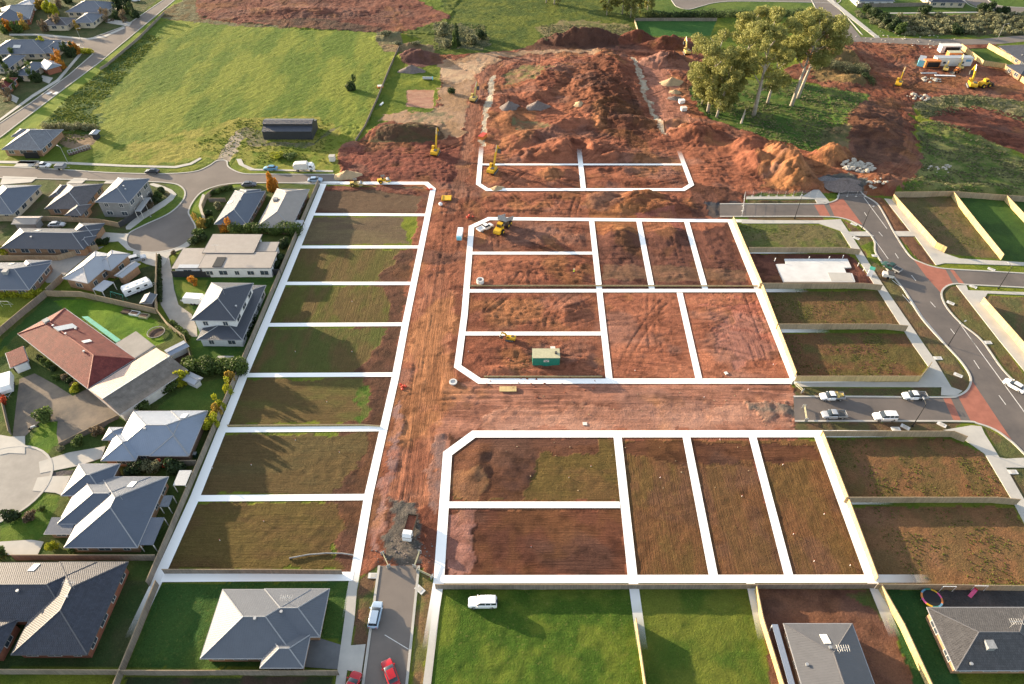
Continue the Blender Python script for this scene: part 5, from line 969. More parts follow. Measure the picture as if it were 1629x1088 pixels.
def eucalypt(label, px, h, lean=(0,0), spread=6, seed=1, n=6500, low=.35):
    rr = random.Random(seed); p = G(*px); root = empty('gum_tree', p.x, p.y, hz(p.x, p.y)-.1, 0, label, 'tree', 'tall gum trees')
    tr = MB(); cl = []; top = Vector((lean[0]*h, lean[1]*h, h*.86)); b0 = Vector((0,0,0)); pts = [b0, Vector((lean[0]*h*.2, lean[1]*h*.2+rr.uniform(-.3,.3), h*.25)), Vector((lean[0]*h*.55+rr.uniform(-.5,.5), lean[1]*h*.55, h*.55)), top]
    r0 = h*.022; tr.tube(pts, [r0*1.15, r0*.85, r0*.5, r0*.15], 9)
    lm = MB()
    for i in range(13):
        t = low+(1-low)*(i/13)**.9*.95; k = t*3/1.0*1.0; j = min(2, int(t*h/(h*.30))); 
        f = t*h; base = None
        for q in range(3):
            if pts[q].z <= f <= pts[q+1].z: s = (f-pts[q].z)/(pts[q+1].z-pts[q].z); base = pts[q].lerp(pts[q+1], s)
        if base is None: base = pts[-1].lerp(pts[-2], .1)
        a = i*2.4+rr.uniform(-.4,.4); ln = spread*rr.uniform(.55,1.05)*(1.05-.45*abs(t-.6)/.4); d = Vector((math.cos(a), math.sin(a), rr.uniform(.45,.95)))*ln
        mid = base+d*.5+Vector((0,0,ln*.1)); end = base+d; lm.tube([base, mid, end], [r0*.34, r0*.2, r0*.06], 6)
        for e in range(7): cl.append((end.x+rr.uniform(-1,1)*ln*.36, end.y+rr.uniform(-1,1)*ln*.36, min(h, end.z+rr.uniform(-.8,1)*ln*.32), rr.uniform(.55,1.35)*spread/6))
        cl.append((mid.x+rr.uniform(-1,1), mid.y+rr.uniform(-1,1), mid.z+rr.uniform(-.5,1.5), rr.uniform(.8,1.3)*spread/6))
        cl.append((end.x*.9, end.y*.9, end.z-rr.uniform(1.2,2.8), rr.uniform(.6,1.1)*spread/6))
    tr.build('trunk', M['bark'], root, True); lm.build('limbs', M['bark'], root, True)
    o = bpy.data.objects.new('crown', leaf_mesh('crown', cl, int(n*1.7), .20, L['euc'], seed, .8)); COL.objects.link(o); o.parent = root; return root
def lamp_post(label, px, h=7.0, m='black', arm=1.4, rz=0, group='street lamps'):
    p = G(*px); root = empty('street_lamp', p.x, p.y, .0, rz, label, 'street lamp', group)
    MB().tube([(0,0,-.3),(0,0,.6),(0,0,h)], [.11,.10,.055], 8).build('pole', M[m], root); MB().box(-.18,.18,-.18,.18,-.1,.12).build('base_plate', M[m], root)
    MB().tube([(0,0,h-.1),(arm*.5,0,h+.1),(arm,0,h+.12)], .04, 6).build('arm', M[m], root); MB().box(arm-.1,arm+.6,-.14,.14,h+.05,h+.18).build('lamp_head', M['galv'], root); return root
def simple(name, label, cat, parts, at=None, xy=None, rz=0, z=None, group=None, scale=1):
    p = xy or G(*at); root = empty(name, p.x, p.y, hz(p.x, p.y) if z is None else z, math.radians(rz), label, cat, group); root.scale = (scale,)*3
    for nm, mb, m in parts: mb.build(nm, M[m], root)
    return root
def pile(name, label, cat, px, rx, ry, h, m, seed=1, group=None):
    rr = random.Random(seed); p = G(*px); mb = MB(); n, k = 26, 9; V = []
    for i in range(k+1):
        t = i/k
        for j in range(n):
            a = 2*math.pi*j/n; q = t*(1+.16*math.sin(2*a+seed)+.09*math.sin(5*a+seed*2)+rr.uniform(-.04,.04)); V.append((rx*q*math.cos(a), ry*q*math.sin(a), h*(1-t)**1.1*(1+rr.uniform(-.09,.09))+rr.uniform(-.08,.08)-.15*(t > .99)))
    mb.v = V
    for i in range(k):
        for j in range(n): mb.f.append([i*n+j, (i+1)*n+j, (i+1)*n+(j+1)%n, i*n+(j+1)%n]); mb.uv.append([(0,0)]*4)
    o = mb.build(name, M[m], None, True); o.location = (p.x, p.y, hz(p.x, p.y)*.6); return tag(o, label, cat, group)
def caravan(label, at, head, L_=6.0, W=2.3, H=2.5, mm='white', name='caravan', cat='caravan', win=True):
    p = G(*at); root = empty(name, p.x, p.y, .05, math.radians(head), label, cat, None); h0 = .5
    prof = [(-L_/2,h0),(-L_/2-.05,H*.75),(-L_/2+.35,H),(L_/2-.45,H),(L_/2+.05,H*.6),(L_/2-.15,h0)]
    MB().side_prism(prof, -W/2, W/2).build('shell', M[mm], root)
    if win:
        q = MB()
        for x in (-L_*.3, 0, L_*.28): q.box(x-.4,x+.4,-W/2-.02,-W/2+.05,1.35,1.85).box(x-.4,x+.4,W/2-.05,W/2+.02,1.35,1.85)
        q.build('windows', M['glass'], root); q = MB()
        for x in (-L_*.3, .1, L_*.25): q.box(x-.3,x+.3,-.3,.3,H+.002,H+.12)
        q.build('roof_hatches', M['offwhite'], root)
        q = MB().box(-L_/2+.3,L_/2-.4,-W/2-.03,-W/2+.02,.95,1.05).box(-L_/2+.3,L_/2-.4,W/2-.02,W/2+.03,.95,1.05); q.build('side_stripe', M['silver'], root)
    for x in (-.45, .45):
        for y in (-W/2+.1, W/2-.1): MB().wheel(x,y,.33,.33,.22).build('wheel', M['tyre'], root)
    MB().tube([(L_/2-.2,-.7,.5),(L_/2+1.2,0,.5)], .05).tube([(L_/2-.2,.7,.5),(L_/2+1.2,0,.5)], .05).tube([(L_/2+1.1,0,.0),(L_/2+1.1,0,.75)], .05).build('draw_bar', M['galv'], root); return root
# ================= houses =================
Z = 2.6
house('house with dark blue tiled hip roof and red brick walls at the bottom left', [('hip',(18,1041),(138,1041),(199,894),Z,23), ('hip',(-95,988),(110,987),(188,894.5),Z,23), ('hip',(-80,1046),(-5,1046),(25,985),Z,23)], 'brick_r', 'roof_d', 'cap_d', 'gutter_d',
      extras=[('vent',(107,950),4.4),('vent',(29,941),4.2),('skylight',(54,903),3.6,-20),('antenna',(118,936),5.0)])
house('grey metal roofed house with concrete drive, left of the bottom street', [('hip',(319,1047),(470,1047),(487,938),Z,21), ('hip',(400,1012.5),(508,1012.5),(522,937),Z,21), ('hip',(414,1062),(482,1062),(496,1010),Z,21)], 'brick_o', 'roof_g',
      extras=[('vent',(406,985),4.8),('vent',(448,974),4.6),('antenna',(460,960),4.4),('door',(485,1036),math.pi/2,4.6,'offwhite')])
house('large grey blue hip roofed house with two small glass canopies behind it', [('hip',(102,870.5),(218,870.5),(276.5,758.5),Z,22), ('hip',(91.5,833),(205,833),(268,759),Z,22), ('hip',(97.5,788),(165,788),(187.5,738),Z,22), ('flat',(70.5,849),(112,849),(125,825),2.3,8)], 'brick_o', 'roof_b',
      extras=[('skylight',(210,771),3.8,-22),('antenna',(195,795),5.4),('porch',(220.6,866.7),(243.4,866.7),(263.5,823),2.5,'roof_b'),('porch',(253,806),(268,806),(275,788),2.4,'glassw'),('porch',(275,772),(295,772),(300,748),2.4,'galv')])
house('pale silver roofed brick house with bright white western roof face, beside the round court', [('hip',(175,724),(300,724),(333,654),Z,22), ('hip',(238,724.8),(299,724.8),(334,653.5),Z,22), ('hip',(161,732.5),(215,732.5),(237,690),Z,22), ('hip',(163,699.6),(188,699.6),(198,680),2.4,22)], 'brick_b', 'roof_w', extras=[('skylight',(293,662),3.8,-20),('vent',(231,683),5)])
house('long red tiled house with an orange sunlit end, beside the gravel yard', [('hip',(28.5,530.8),(139.7,618),(214,569.6),Z,23)], 'brick_r', 'roof_r', 'cap_r', 'gutter',
      extras=[('panel',(104,521),4.0,20,2.2,4.2,math.radians(-42),'solar_panel','galv'),('vent',(121,524),4.0),('skylight',(138,543),3.8,18,math.radians(-42)),('vent',(85,519),4.9),('vent',(105,532),5),('cooler',(75,513),5.0),('vent',(134,560),5)])
_an = house('long annex with peach and grey sheet roof joined to the red tiled house', [('gable',(141.5,619.5),(190.5,659.7),(296,587.6),2.9,9)], 'offwhite', 'roof_p', 'offwhite', 'gutter', win=False, extras=[('antenna',(270,577),3.2)])
for _o in _an.children:
    if _o.name.startswith('roof'): _o.data.materials.append(M['roof_gb']); _o.data.polygons[0].material_index = 1  # near slope gets a darker grey-brown sheet than the peach one
house('striped flat patio roof between the red tiled house and the lawn', [('flat',(185,546),(214,569.6),(245,550),2.6,3)], 'offwhite', 'concrete_o', 'cap', name='patio_shelter', cat='patio roof', win=False)
house('small white garage with pink tiled roof and open door facing the gravel yard', [('flat',(9,562),(16.6,585),(43.7,570),2.6,4)], 'render_w', 'roof_r', 'cap_r', 'gutter', name='garage', cat='garage', win=False, extras=[('door',(31,584),math.radians(20),2.6,'black')])  # the black door slab paints the shaded inside of the open doorway
house('brown brick house with steep pale grey roof and bright western face, beside the caravan yard', [('hip',(99.5,442.4),(139.7,450.3),(190,407),3.3,24), ('hip',(146,424),(176,430),(208,404),3.2,24)], 'brick_o', 'roof_l', extras=[('porch',(146.7,460),(162.4,464),(181.6,449),2.5,'roof_l')])
house('low garage with pale curved roof next to the silver station wagon', [('gable',(182,438),(194,441.5),(222,419.5),2.7,20)], 'brick_o', 'roof_l', name='garage', cat='garage', win=False)
house('long dark grey roofed house at the left, beside the concrete drive into the court', [('hip',(1,394.5),(133,396.5),(150,364.5),Z,22), ('hip',(108,376.5),(149,376.8),(158,355),Z,22), ('hip',(118,391),(141,391),(150,375),Z,22)], 'brick_o', 'roof_k', 'cap', 'gutter_d', extras=[('skylight',(60,367),4.2,-20),('vent',(50,378),4.4)])
house('pale walled house with blue grey roof at the far left below the through street', [('hip',(-45,340),(20,340.5),(76,294.8),Z,22), ('hip',(-60,332),(-12,332),(20,300),Z,22)], 'render_c', 'roof_b')
house('dark roofed brick house, the middle one of three below the through street', [('hip',(71,332),(131,332),(167.7,292.5),Z,22), ('hip',(103,342.5),(129,343),(150,325),Z,22), ('hip',(78,313),(95,313),(112,294),Z,22)], 'brick_o', 'roof_br', 'cap', 'gutter_d')
house('two storey house with grey upper walls over orange brick at the court entrance', [('hip',(151,321),(203.5,323),(233,284),5.4,22)], 'render_g', 'roof_b', 'cap', 'gutter', extras=[('vent',(197,297),7),('vent',(200,302),7),('porch',(214,336),(224,336),(243,314),2.6,'galv')])
house('orange brick ground floor under the two storey house by the court', [('roofonly',(0,0),(1,0),(1,-1),.5,1)], win=False) if False else None
house('grey roofed house with cooler box on its roof, left edge above the clipped hedge', [('hip',(-60,460.5),(46,460.7),(64,418),Z,22), ('hip',(20,438),(61,438.5),(77,414),Z,22)], 'brick_b', 'roof_b', extras=[('cooler',(10,434),4.8),('skylight',(18,420),3.6,-20)])
house('blue grey roofed house with pale western face, behind the curved garden fence', [('hip',(341,356),(392,357),(424.5,304),Z,22), ('hip',(372,320),(405,320),(414,301),Z,22)], 'brick_b', 'roof_b', extras=[('skylight',(366,322),3.6,0),('vent',(383,319),4.8)])
house('grey roofed house beside the orange street tree, nearest the white boundary', [('hip',(408,361),(463,362),(488.5,301),Z,22)], 'brick_b', 'roof_t', 'cap', extras=[('cooler',(439,319),4.4),('vent',(455,306),4.6),('porch',(464,361),(479,361),(487,350),2.3,'roof_l')])
house('modern flat roofed house in taupe sheeting with parapets, white and timber walls', [('flat',(315,426),(431,426),(437,401),3.5,.5), ('flat',(322,402),(403,402.5),(413,373),3.7,.5), ('flat',(272.8,427),(318,427),(325,395),3.0,.5), ('flat',(404,400),(438,400),(447.4,385),3.1,.5)], 'render_w', 'roof_t', 'cap', 'gutter_d', extras=[('antenna',(345,400),3.5),('panel',(349,417),3.62,0,2.4,4.2,0,'roof_opening','black'),('panel',(310,424),3.3,12,8.5,1.5,.02,'solar_awning','galv')])  # black slab on the roof paints the shade inside the opening
house('two storey house with dark roof over white walls, beside the long curved drive', [('hip',(304,509),(374.5,510),(400,450.5),5.6,24), ('hip',(313.5,540),(385,540.5),(421.5,454),2.7,12)], 'render_w', 'roof_k', 'cap', 'gutter', extras=[('antenna',(357,468),7.6),('vent',(376,488),6.6)])
house('tan brick house with grey tiled roof at the corner of the green field', [('hip',(2.5,237.5),(64.5,238.5),(95,206),Z,24), ('hip',(50,221),(84,221),(96,206),Z,24), ('hip',(18,217),(44,217),(50,205),Z,24)], 'brick_o', 'roof_tl', extras=[('door',(50,247),0,4.8,'black')])
# far top-left streets
gtl = 'houses far up the diagonal road'
house('grey blue roofed house among trees in the top left corner', [('hip',(-14,37),(47,30),(55,8),Z,22)], 'brick_r', 'roof_b', group=gtl)
house('large blue roofed house with cream porch at the top beside the diagonal road', [('hip',(104,19),(166,20),(184,4),Z,22), ('hip',(115,36),(147,36),(165,22),Z,22)], 'render_c', 'roof_b', group=gtl)
house('low tan and grey roofed house with white garage door by the side road', [('hip',(62,40),(106,40),(114,29),Z,22)], 'render_c', 'roof_br', group=gtl)
house('long grey roofed house with small gable dormer on the corner of the side road', [('hip',(-20,86),(72,85),(100,64),Z,22), ('hip',(60,84),(86,84),(104,67),Z,22)], 'render_c', 'roof_b', group=gtl, extras=[('panel',(27,74),4.2,-20,3,1.6,0,'dormer','offwhite')])
house('blue grey roofed house with pale end wall behind the barrel roofed shed', [('hip',(18,119),(44,120),(60,99),Z,22), ('hip',(-14,108),(14,108),(18,88),Z,22)], 'render_c', 'roof_b', group=gtl)
house('brick shed with white barrel roof beside the orange tree', [('gable',(61,104),(73,111),(84,96),2.5,28)], 'brick_r', 'roof_w', group=gtl, name='garden_shed', cat='shed', win=False)
house('red roofed house cut by the left edge of the picture', [('hip',(-12,140),(12,139),(24,124),Z,22)], 'brick_r', 'roof_r', 'cap_r', group=gtl)
house('white walled house with grey roof near the left edge at the very top', [('hip',(24,8),(52,9),(56,-6),Z,15)], 'render_w', 'roof_l', group=gtl)
gtr = 'houses behind the green strip'
house('long white walled house with blue grey roof at the top right', [('hip',(1366,2),(1424,2),(1420,-14),2.8,20)], 'render_w', 'roof_b', group=gtr)
house('house with dark blue roof and cream wall at the top right beside the curved road', [('hip',(1480,3),(1538,4),(1532,-12),2.6,20)], 'render_c', 'roof_d', group=gtr)
house('orange brick house with dark tiled roof at the right edge near the site sheds', [('hip',(1588,73),(1640,107),(1690,82),Z,22)], 'brick_o', 'roof_d', 'cap_d', 'gutter_d', group='houses beside the earthworks', extras=[('vent',(1626,88),4)])
house('house with near black roof and open timber verandah at the right edge', [('hip',(1600,103),(1624,118),(1668,110),2.8,18)], 'brick_o', 'roof_k', 'cap_d', 'gutter_d', group='houses beside the earthworks')
# bottom right
house('house with charcoal metal roof on bare red soil, a skylight and antenna on top', [('Fhip',(1247.4,992.4),(1355.4,992.4),(1355,900),2.7,20,22)], 'brick_o', 'roof_c', 'cap_d', group='new houses at the bottom', extras=[('skylight',(1313,1017),4.2,-20),('vent',(1320,1031),5.5),('antenna',(1334,1040),5.6),('vent',(1283,1058),4.2),('porch',(1258,1100),(1268,1100),(1247,993),2.5,'roof_w')])
house('house with grey tiled roof facing the trampoline, tan brick walls, bottom right corner', [('hip',(1521,1066),(1690,1066),(1640,966.5),Z,23)], 'brick_o', 'roof_dt', 'cap_d', 'gutter', group='new houses at the bottom', extras=[('cooler',(1573,1028),4.4),('vent',(1544,1057),3.6),('antenna',(1606,998),4.6)])
# sheds
def barn():
    c = G(458.5, 222); W, D = 17.0, 9.0; root = empty('farm_shed', c.x, c.y+D/2, 0, math.radians(.8), 'large black metal shed with stepped roof in the green field', 'shed')
    m = MB(); y0, y1 = -D/2, D/2
    m.side_prism([(0,0)], 0, 0) if False else None
    prof = [(y0,0),(y0,3.0),(-1.9,3.7),(-1.9,4.5),(0,5.0),(1.9,4.5),(1.9,3.7),(y1,3.0),(y1,0)]
    for x, s in ((-W/2,1),(W/2,-1)): m.face([(x,p[0],p[1]) for p in prof][::s])
    for i in (0, 2, 5, 7): p, q = prof[i], prof[i+1]; d = math.dist(p, q); m.face([(-W/2,p[0],p[1]),(W/2,p[0],p[1]),(W/2,q[0],q[1]),(-W/2,q[0],q[1])], [(0,0),(W,0),(W,d),(0,d)])
    m.build('wall', M['timber_d'], root); r = MB()
    for a, b, e in (((y0-.2,3.0),(-1.9,3.72),0),((-2.1,4.5),(0,5.05),0),((0,5.05),(2.1,4.5),0),((1.9,3.72),(y1+.2,3.0),0)):
        d = math.dist(a, b); r.face([(-W/2-.15,a[0],a[1]+.06),(W/2+.15,a[0],a[1]+.06),(W/2+.15,b[0],b[1]+.06),(-W/2-.15,b[0],b[1]+.06)], [(0,0),(W,0),(W,d),(0,d)])
    r.build('roof', M['roof_k'], root)
    for x in (-6, 0, 6): MB().box(x-1.3,x+1.3,y0-.06,y0+.02,.05,2.3).build('roller_door', M['timber_d'], root)
barn()
def shed(label, P1, P2, P3, z=2.2, w='greysteel', r='roof_g', pit=14, group='garden sheds', cat='shed'): return house(label, [('gable',P1,P2,P3,z,pit)], w, r, 'cap', 'gutter', group, name='garden_shed', cat=cat, win=False)
shed('small dark shed with pale roof at the edge of the green field', (141.5,213.5),(153,213.5),(159,207), 2.3, 'timber_d', 'roof_l')
shed('long shed with pale ribbed curved roof between the back fences at the left', (18,356),(56,356),(66,344), 2.6, 'render_g', 'roof_t', 18)
shed('grey garden shed beside the caravan and the side fence', (222,482),(241,482),(244,468), 2.0, 'render_g', 'roof_g', 20)
shed('white shed with blue end at the back of the lawn near the yellow tree', (309,612),(322,601),(308,587), 2.1, 'render_w', 'roof_l', 20)
shed('white sheet roofed lean-to next to the hedge behind the peach annex', (262,557),(270,566),(295,545), 2.1, 'offwhite', 'roof_w', 6)

# ================= fences =================
fence('grey paling fence along the west side of the ploughed lots', [(-62.9-.6,56),(-63.4,190)], 1.8, 'timber_g', world_pts=True)
fence('grey paling fence at the foot of the lowest ploughed lot', [(262,912.5),(420,912.5),(545,913.5)], 1.5)
fence('paling fence across the bottom of the middle lots above the bright lawns', [(693,937),(1010,937),(1390,936)], 1.6, 'timber_g')
fence('paling fence right of the wide bright lawn', [(1010,990),(1017,1040),(1030,1130)], 1.7, 'timber_y')
fence('cream paling fence left of the charcoal roofed house', [(1200,940),(1210,990),(1242,1095)], 1.8, 'timber_y', True)
fence('cream paling fence between the bare red yard and the dark green lawn', [(1397,938),(1432,1000),(1480,1105)], 1.8, 'timber_y', True)
fence('paling fence below the brown lot behind the basketball hoops', [(1392,937),(1500,938),(1700,941)], 1.8, 'timber', True)
fence('yellow sunlit boundary fence right of the lower brown lots', [(1305,692),(1345,797),(1392,925)], 1.6, 'timber_y')
fence('yellow sunlit boundary fence beside the house slab and weedy lots', [(1165,352),(1212,463),(1264,600)], 1.7, 'timber_y')
ngr = 'new lot fences on the right'
fence('new paling fence below the greenest right hand lot', [(1190,402),(1337,402),(1366,405.5)], 1.8, 'timber', True, group=ngr)
fence('new paling fence just below the house slab', [(1207,459),(1370,459),(1400,462)], 1.8, 'timber', True, group=ngr)
fence('new paling fence between the two weedy lots', [(1234,524),(1408,524),(1440,527)], 1.8, 'timber', True, group=ngr)
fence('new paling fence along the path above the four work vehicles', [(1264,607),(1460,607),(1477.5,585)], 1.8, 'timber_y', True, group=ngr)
fence('new paling fence along the verge below the four work vehicles', [(1305,694.5),(1512,694.5),(1533,703)], 1.8, 'timber', True, group=ngr)
fence('new paling fence between the two large brown lots', [(1342,799.5),(1580,799.5),(1616,803)], 1.8, 'timber', True, group=ngr)
yg = 'bright new fences east of the road'
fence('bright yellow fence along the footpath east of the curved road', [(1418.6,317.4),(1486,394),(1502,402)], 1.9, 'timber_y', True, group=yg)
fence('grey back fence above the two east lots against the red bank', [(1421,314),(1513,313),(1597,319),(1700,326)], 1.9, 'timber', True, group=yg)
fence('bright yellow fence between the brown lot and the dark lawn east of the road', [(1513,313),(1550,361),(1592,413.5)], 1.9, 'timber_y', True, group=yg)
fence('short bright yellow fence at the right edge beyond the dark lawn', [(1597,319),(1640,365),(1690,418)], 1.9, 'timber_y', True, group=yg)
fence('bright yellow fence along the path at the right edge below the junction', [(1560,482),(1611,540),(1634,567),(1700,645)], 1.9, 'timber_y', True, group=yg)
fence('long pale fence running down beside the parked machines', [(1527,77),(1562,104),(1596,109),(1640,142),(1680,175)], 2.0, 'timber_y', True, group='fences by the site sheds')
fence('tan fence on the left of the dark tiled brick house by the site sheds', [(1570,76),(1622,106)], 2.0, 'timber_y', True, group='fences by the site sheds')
fence('cream fence behind the small green sports lawn', [(1009,34),(1016,56)], 1.2, 'timber'); fence('grey wall along the top of the small green sports lawn', [(1010,33.5),(1140,33.5)], 1.4, 'timber_g')
fence('grey fence in front of the long white house at the top right', [(1362,12),(1430,11),(1535,8.5)], 1.8, 'timber_g')
og = 'old paling fences between gardens'
fence('old paling fence across the bottom left below the dark tiled house', [(-40,1072),(198,1073)], 1.8, group=og)
fence('old paling fence below the grey metal roofed house', [(200,1073.5),(540,1074)], 1.8, group=og)
fence('old paling fence from the white line down to the bottom edge', [(253,931),(197,1070),(165,1150)], 1.8, group=og)
fence('old dark paling fence above the dark tiled house', [(25,891),(252,891)], 1.8, group=og)
fence('curved old fence round the top of the bright lawn', [(75,471),(131,472.5),(154,477.5),(250,499.5)], 1.8, 'timber', group=og)
fence('old fence down the lane from the caravan yard to the hedge', [(252,410),(250,470),(250.6,498),(270,522),(296,542),(309,584)], 1.7, 'timber', group=og)
fence('brown weathered diagonal fence left of the red tiled house', [(75,471.5),(40,500),(0,534),(-40,562)], 1.8, group=og)
fence('brown fence beside the brown brick house', [(77,468),(103,444)], 1.8, group=og)
fence('tan fence between the long roofed house and its southern neighbour', [(-20,414.5),(95,414.5),(128,405),(158,397)], 1.7, 'timber', group=og)
fence('tan back fence behind the three houses below the through street', [(-20,352),(75,352),(122,353.5),(160,356),(191,362)], 1.7, 'timber', group=og)
fence('black slatted fence round the garden of the two storey corner house', [(191,362),(215,348),(233,333),(243,313)], 1.7, 'timber_d', group=og, pm='post_d')
fence('curved tan garden fence beside the court entrance', [(328,352),(322.6,333),(329,317),(342,306),(370,299)], 1.5, 'timber', group=og)
fence('red brown fence between the curved garden fence and the blue grey roof', [(333,321.5),(360,321.5)], 1.4, 'timber_g', group=og)
fence('dark fence between the two houses below the orange street tree', [(398,360),(424,311)], 1.7, group=og)
fence('dark metal fence along the foot of the flat roofed house', [(276,440.5),(329,441),(448,437.5)], 1.9, 'timber_d', group=og, pm='post_d')
fence('fence between the silver roofed house and the house with glass canopies', [(268,741),(316,740.5)], 1.7, group=og)
fence('low fence along the gravel yard and silver roofed house', [(96,710),(132,692),(165,677),(190,665)], 1.0, group=og)
fence('fence left of the gravel yard by the caravan', [(0,620),(8,650),(18,692)], 1.4, group=og)
fence('thin farm fence across the green field', [(636,75),(620,110),(600,160),(580,205),(566,226)], 1.1, 'timber_g', group='farm fences')
fence('farm fence along the diagonal road side of the green field', [(262,22),(222,62),(170,106),(160,112)], 1.1, 'timber_g', group='farm fences')
fence('low edge board across the middle of the red lots', [(747,455.5),(940,455.5),(1205,456)], .4, 'timber_y', group='retaining boards', name='retaining_board')
fence('low pale edge board at the foot of the green site shed lot', [(770,600),(958,600)], .4, 'timber_y', group='retaining boards', name='retaining_board')
fence('low edge board at the foot of the sixth ploughed lot', [(362,678),(578,677),(605,679)], .4, 'timber_y', group='retaining boards', name='retaining_board')
# ================= street lamps =================
for lb, px, h, m, rz in (('black street lamp beside the closed top end of the new connector road',(1264,347.5),7,'black',1.2),('black street lamp leaning over the curved road near the red paving',(1370.7,365),7,'black',.7),('black street lamp on the verge beside the weedy lots',(1508,550),7,'black',.6),('black street lamp by the side road at the right edge',(1588.5,459),7,'black',1.6),('black street lamp on the verge below the four work vehicles',(1451.5,678),7,'black',1.5),
    ('pale street lamp at the round court beside the black fence',(240,344.6),6,'galv',2.2),('pale street lamp beside the vegetable garden at the field corner',(109,260.5),6,'galv',2.6),('pale street lamp on the corner of the side road, top left',(132,71.5),7,'galv',0),('pale street lamp at the top right near the dark tiled house',(1586,64),7,'greysteel',0)):
    lamp_post(lb, px, h, m, 1.3, rz)
# ================= vehicles =================
vehicle('suv', 'white four wheel drive parked on the wide bright lawn', (768,961), 181, 'white', group='vehicles on the grass')
vehicle('hatch', 'silver blue car parked at the left kerb of the bottom street', (598,980), 87, 'bluesilver')
vehicle('sedan', 'dark red car turning near the middle of the bottom street', (622,1073), 118, 'redcar')
vehicle('sedan', 'bright red car just cut by the bottom edge', (560,1094), 75, 'redcar')
vehicle('ute', 'white ute with yellow tool box on its tray beside the kerb', (1322,634), 181, 'white', tray='tools', group='four work vehicles on the side road')
vehicle('ute', 'white ute with black load in its tray, furthest right on the upper kerb', (1453,633), 181, 'white', tray='load', group='four work vehicles on the side road')
vehicle('ute', 'silver ute at the lower left of the four work vehicles', (1325,663), 181, 'silver', tray='load', group='four work vehicles on the side road')
vehicle('suv', 'white four wheel drive parked at the lower kerb beside the silver ute', (1406,666), 181, 'white', group='four work vehicles on the side road')
vehicle('sedan', 'white car driving on the curved road at the right edge', (1612,616), 128, 'white')
vehicle('ute', 'dark green ute with trailer parked at the kerb of the curved road', (1417,428), 128, 'darkgreen', tray='load')
vehicle('ute', 'white ute parked in front of the tan house on the through street', (69,266), 2, 'white', tray='load')
vehicle('sedan', 'dark car driving past the court entrance on the through street', (243,275), 178, 'darkcar')
vehicle('sedan', 'grey car at the kerb behind the curved garden hedge', (397,295.5), 2, 'greycar')
vehicle('sedan', 'pale car beside the white line at the end of the through street', (502,288.5), 5, 'bluesilver')
vehicle('sedan', 'blue car at the kerb below the black shed', (431,270), 180, 'bluecar')
vehicle('suv', 'silver station wagon in front of the brown brick house', (219,415), 30, 'silver')
vehicle('sedan', 'silver car beside the long ribbed shed behind the fence', (92,360), 5, 'silver')
vehicle('ute', 'white ute parked on the red earth next to the yellow dump truck', (772,365), 40, 'white', group='vehicles on the earthworks')
vehicle('hatch', 'white car parked far up the diagonal road at the top', (216,2), 20, 'white')
caravan('white caravan with roof hatches on the grass behind the brown brick house', (221,463), 40, 7.0)
caravan('small white rounded caravan beside the two storey house with white walls', (311,482), 175, 5.2, 2.1, 2.4, win=False)
caravan('white caravan parked beside the pink roofed garage', (15,616), -62, 5.4, 2.3, 2.5, win=False)
t = simple('box_trailer', 'dark grey covered trailer parked behind the white ute', 'trailer', [('body', MB().box(-1.6,1.6,-.9,.9,.5,1.3), 'greysteel'), ('cover', MB().side_prism([(-1.65,1.3),(-1.2,1.55),(1.2,1.55),(1.65,1.3)],-.95,.95), 'greycar'), ('wheel', MB().wheel(-.2,-.95,.35,.35,.2), 'tyre'), ('wheel', MB().wheel(-.2,.95,.35,.35,.2), 'tyre'), ('draw_bar', MB().tube([(1.6,0,.5),(2.8,0,.5)], .06), 'galv')], (98,268.5), rz=2, z=.05)
def truck(label, at, head, kind):
    p = G(*at); r = empty('truck', p.x, p.y, hz(p.x, p.y)+.02, math.radians(head), label, 'truck', 'trucks'); r.scale = (.8, .8, .8) if kind == 'tip' else (1, 1, 1)
    cb = MB().side_prism([(1.3,.6),(1.3,2.4),(2.4,2.45),(2.95,1.7),(3.05,.6)], -1.02, 1.02).build('cab', M['white'], r)
    MB().side_prism([(2.50,2.30),(2.98,1.66),(2.96,1.5),(2.4,1.6)], -.95, .95).box(1.6,2.4,-1.04,1.04,1.55,2.1).build('windscreen', M['glass'], cb)
    MB().box(2.98,3.1,-1.0,1.0,.4,.8).build('bumper', M['offwhite'], r); MB().box(-3.2,1.3,-.45,.45,.6,.9).build('chassis', M['steel'], r)
    if kind == 'tip': MB().box(-3.3,1.15,-1.12,1.12,.95,1.08).box(-3.3,1.15,-1.12,-1.04,1.08,1.85).box(-3.3,1.15,1.04,1.12,1.08,1.85).box(-3.3,-3.2,-1.04,1.04,1.08,1.8).box(1.05,1.15,-1.04,1.04,1.08,2.1).build('tipper_body', M['barkd'], r); MB().box(-3.15,1.0,-1.02,1.02,1.1,1.3).build('load', M['redpile'], r)
    else: MB().side_prism([(-3.3,.9),(-3.5,2.2),(-2.9,2.8),(.8,2.9),(1.15,2.4),(1.15,.9)], -1.1, 1.1).build('box_body', M['offwhite'], r)
    for x in (-2.2, 2.1):
        for y in (-.95, .95): w = MB().wheel(0,0,0,.46,.32).build('wheel', M['tyre'], r); w.location = (x, y, .46); MB().wheel(0,0,0,.24,.34,10).build('rim', M['rim'], w)
    for y in (-1.15, 1.15): MB().box(2.5,2.65,y-.13,y+.13,1.4,1.85).build('mirror', M['steel'], r)
    for y in (-.7, .7): MB().box(3.08,3.13,y-.15,y+.15,.55,.72).build('headlight', M['lamp'], r)
truck('white tip truck with brown tray on the rubble at the end of the bottom street', (653,845), -97, 'tip')
truck('white rubbish truck at the kerb on the through street', (486,271), 3, 'box')
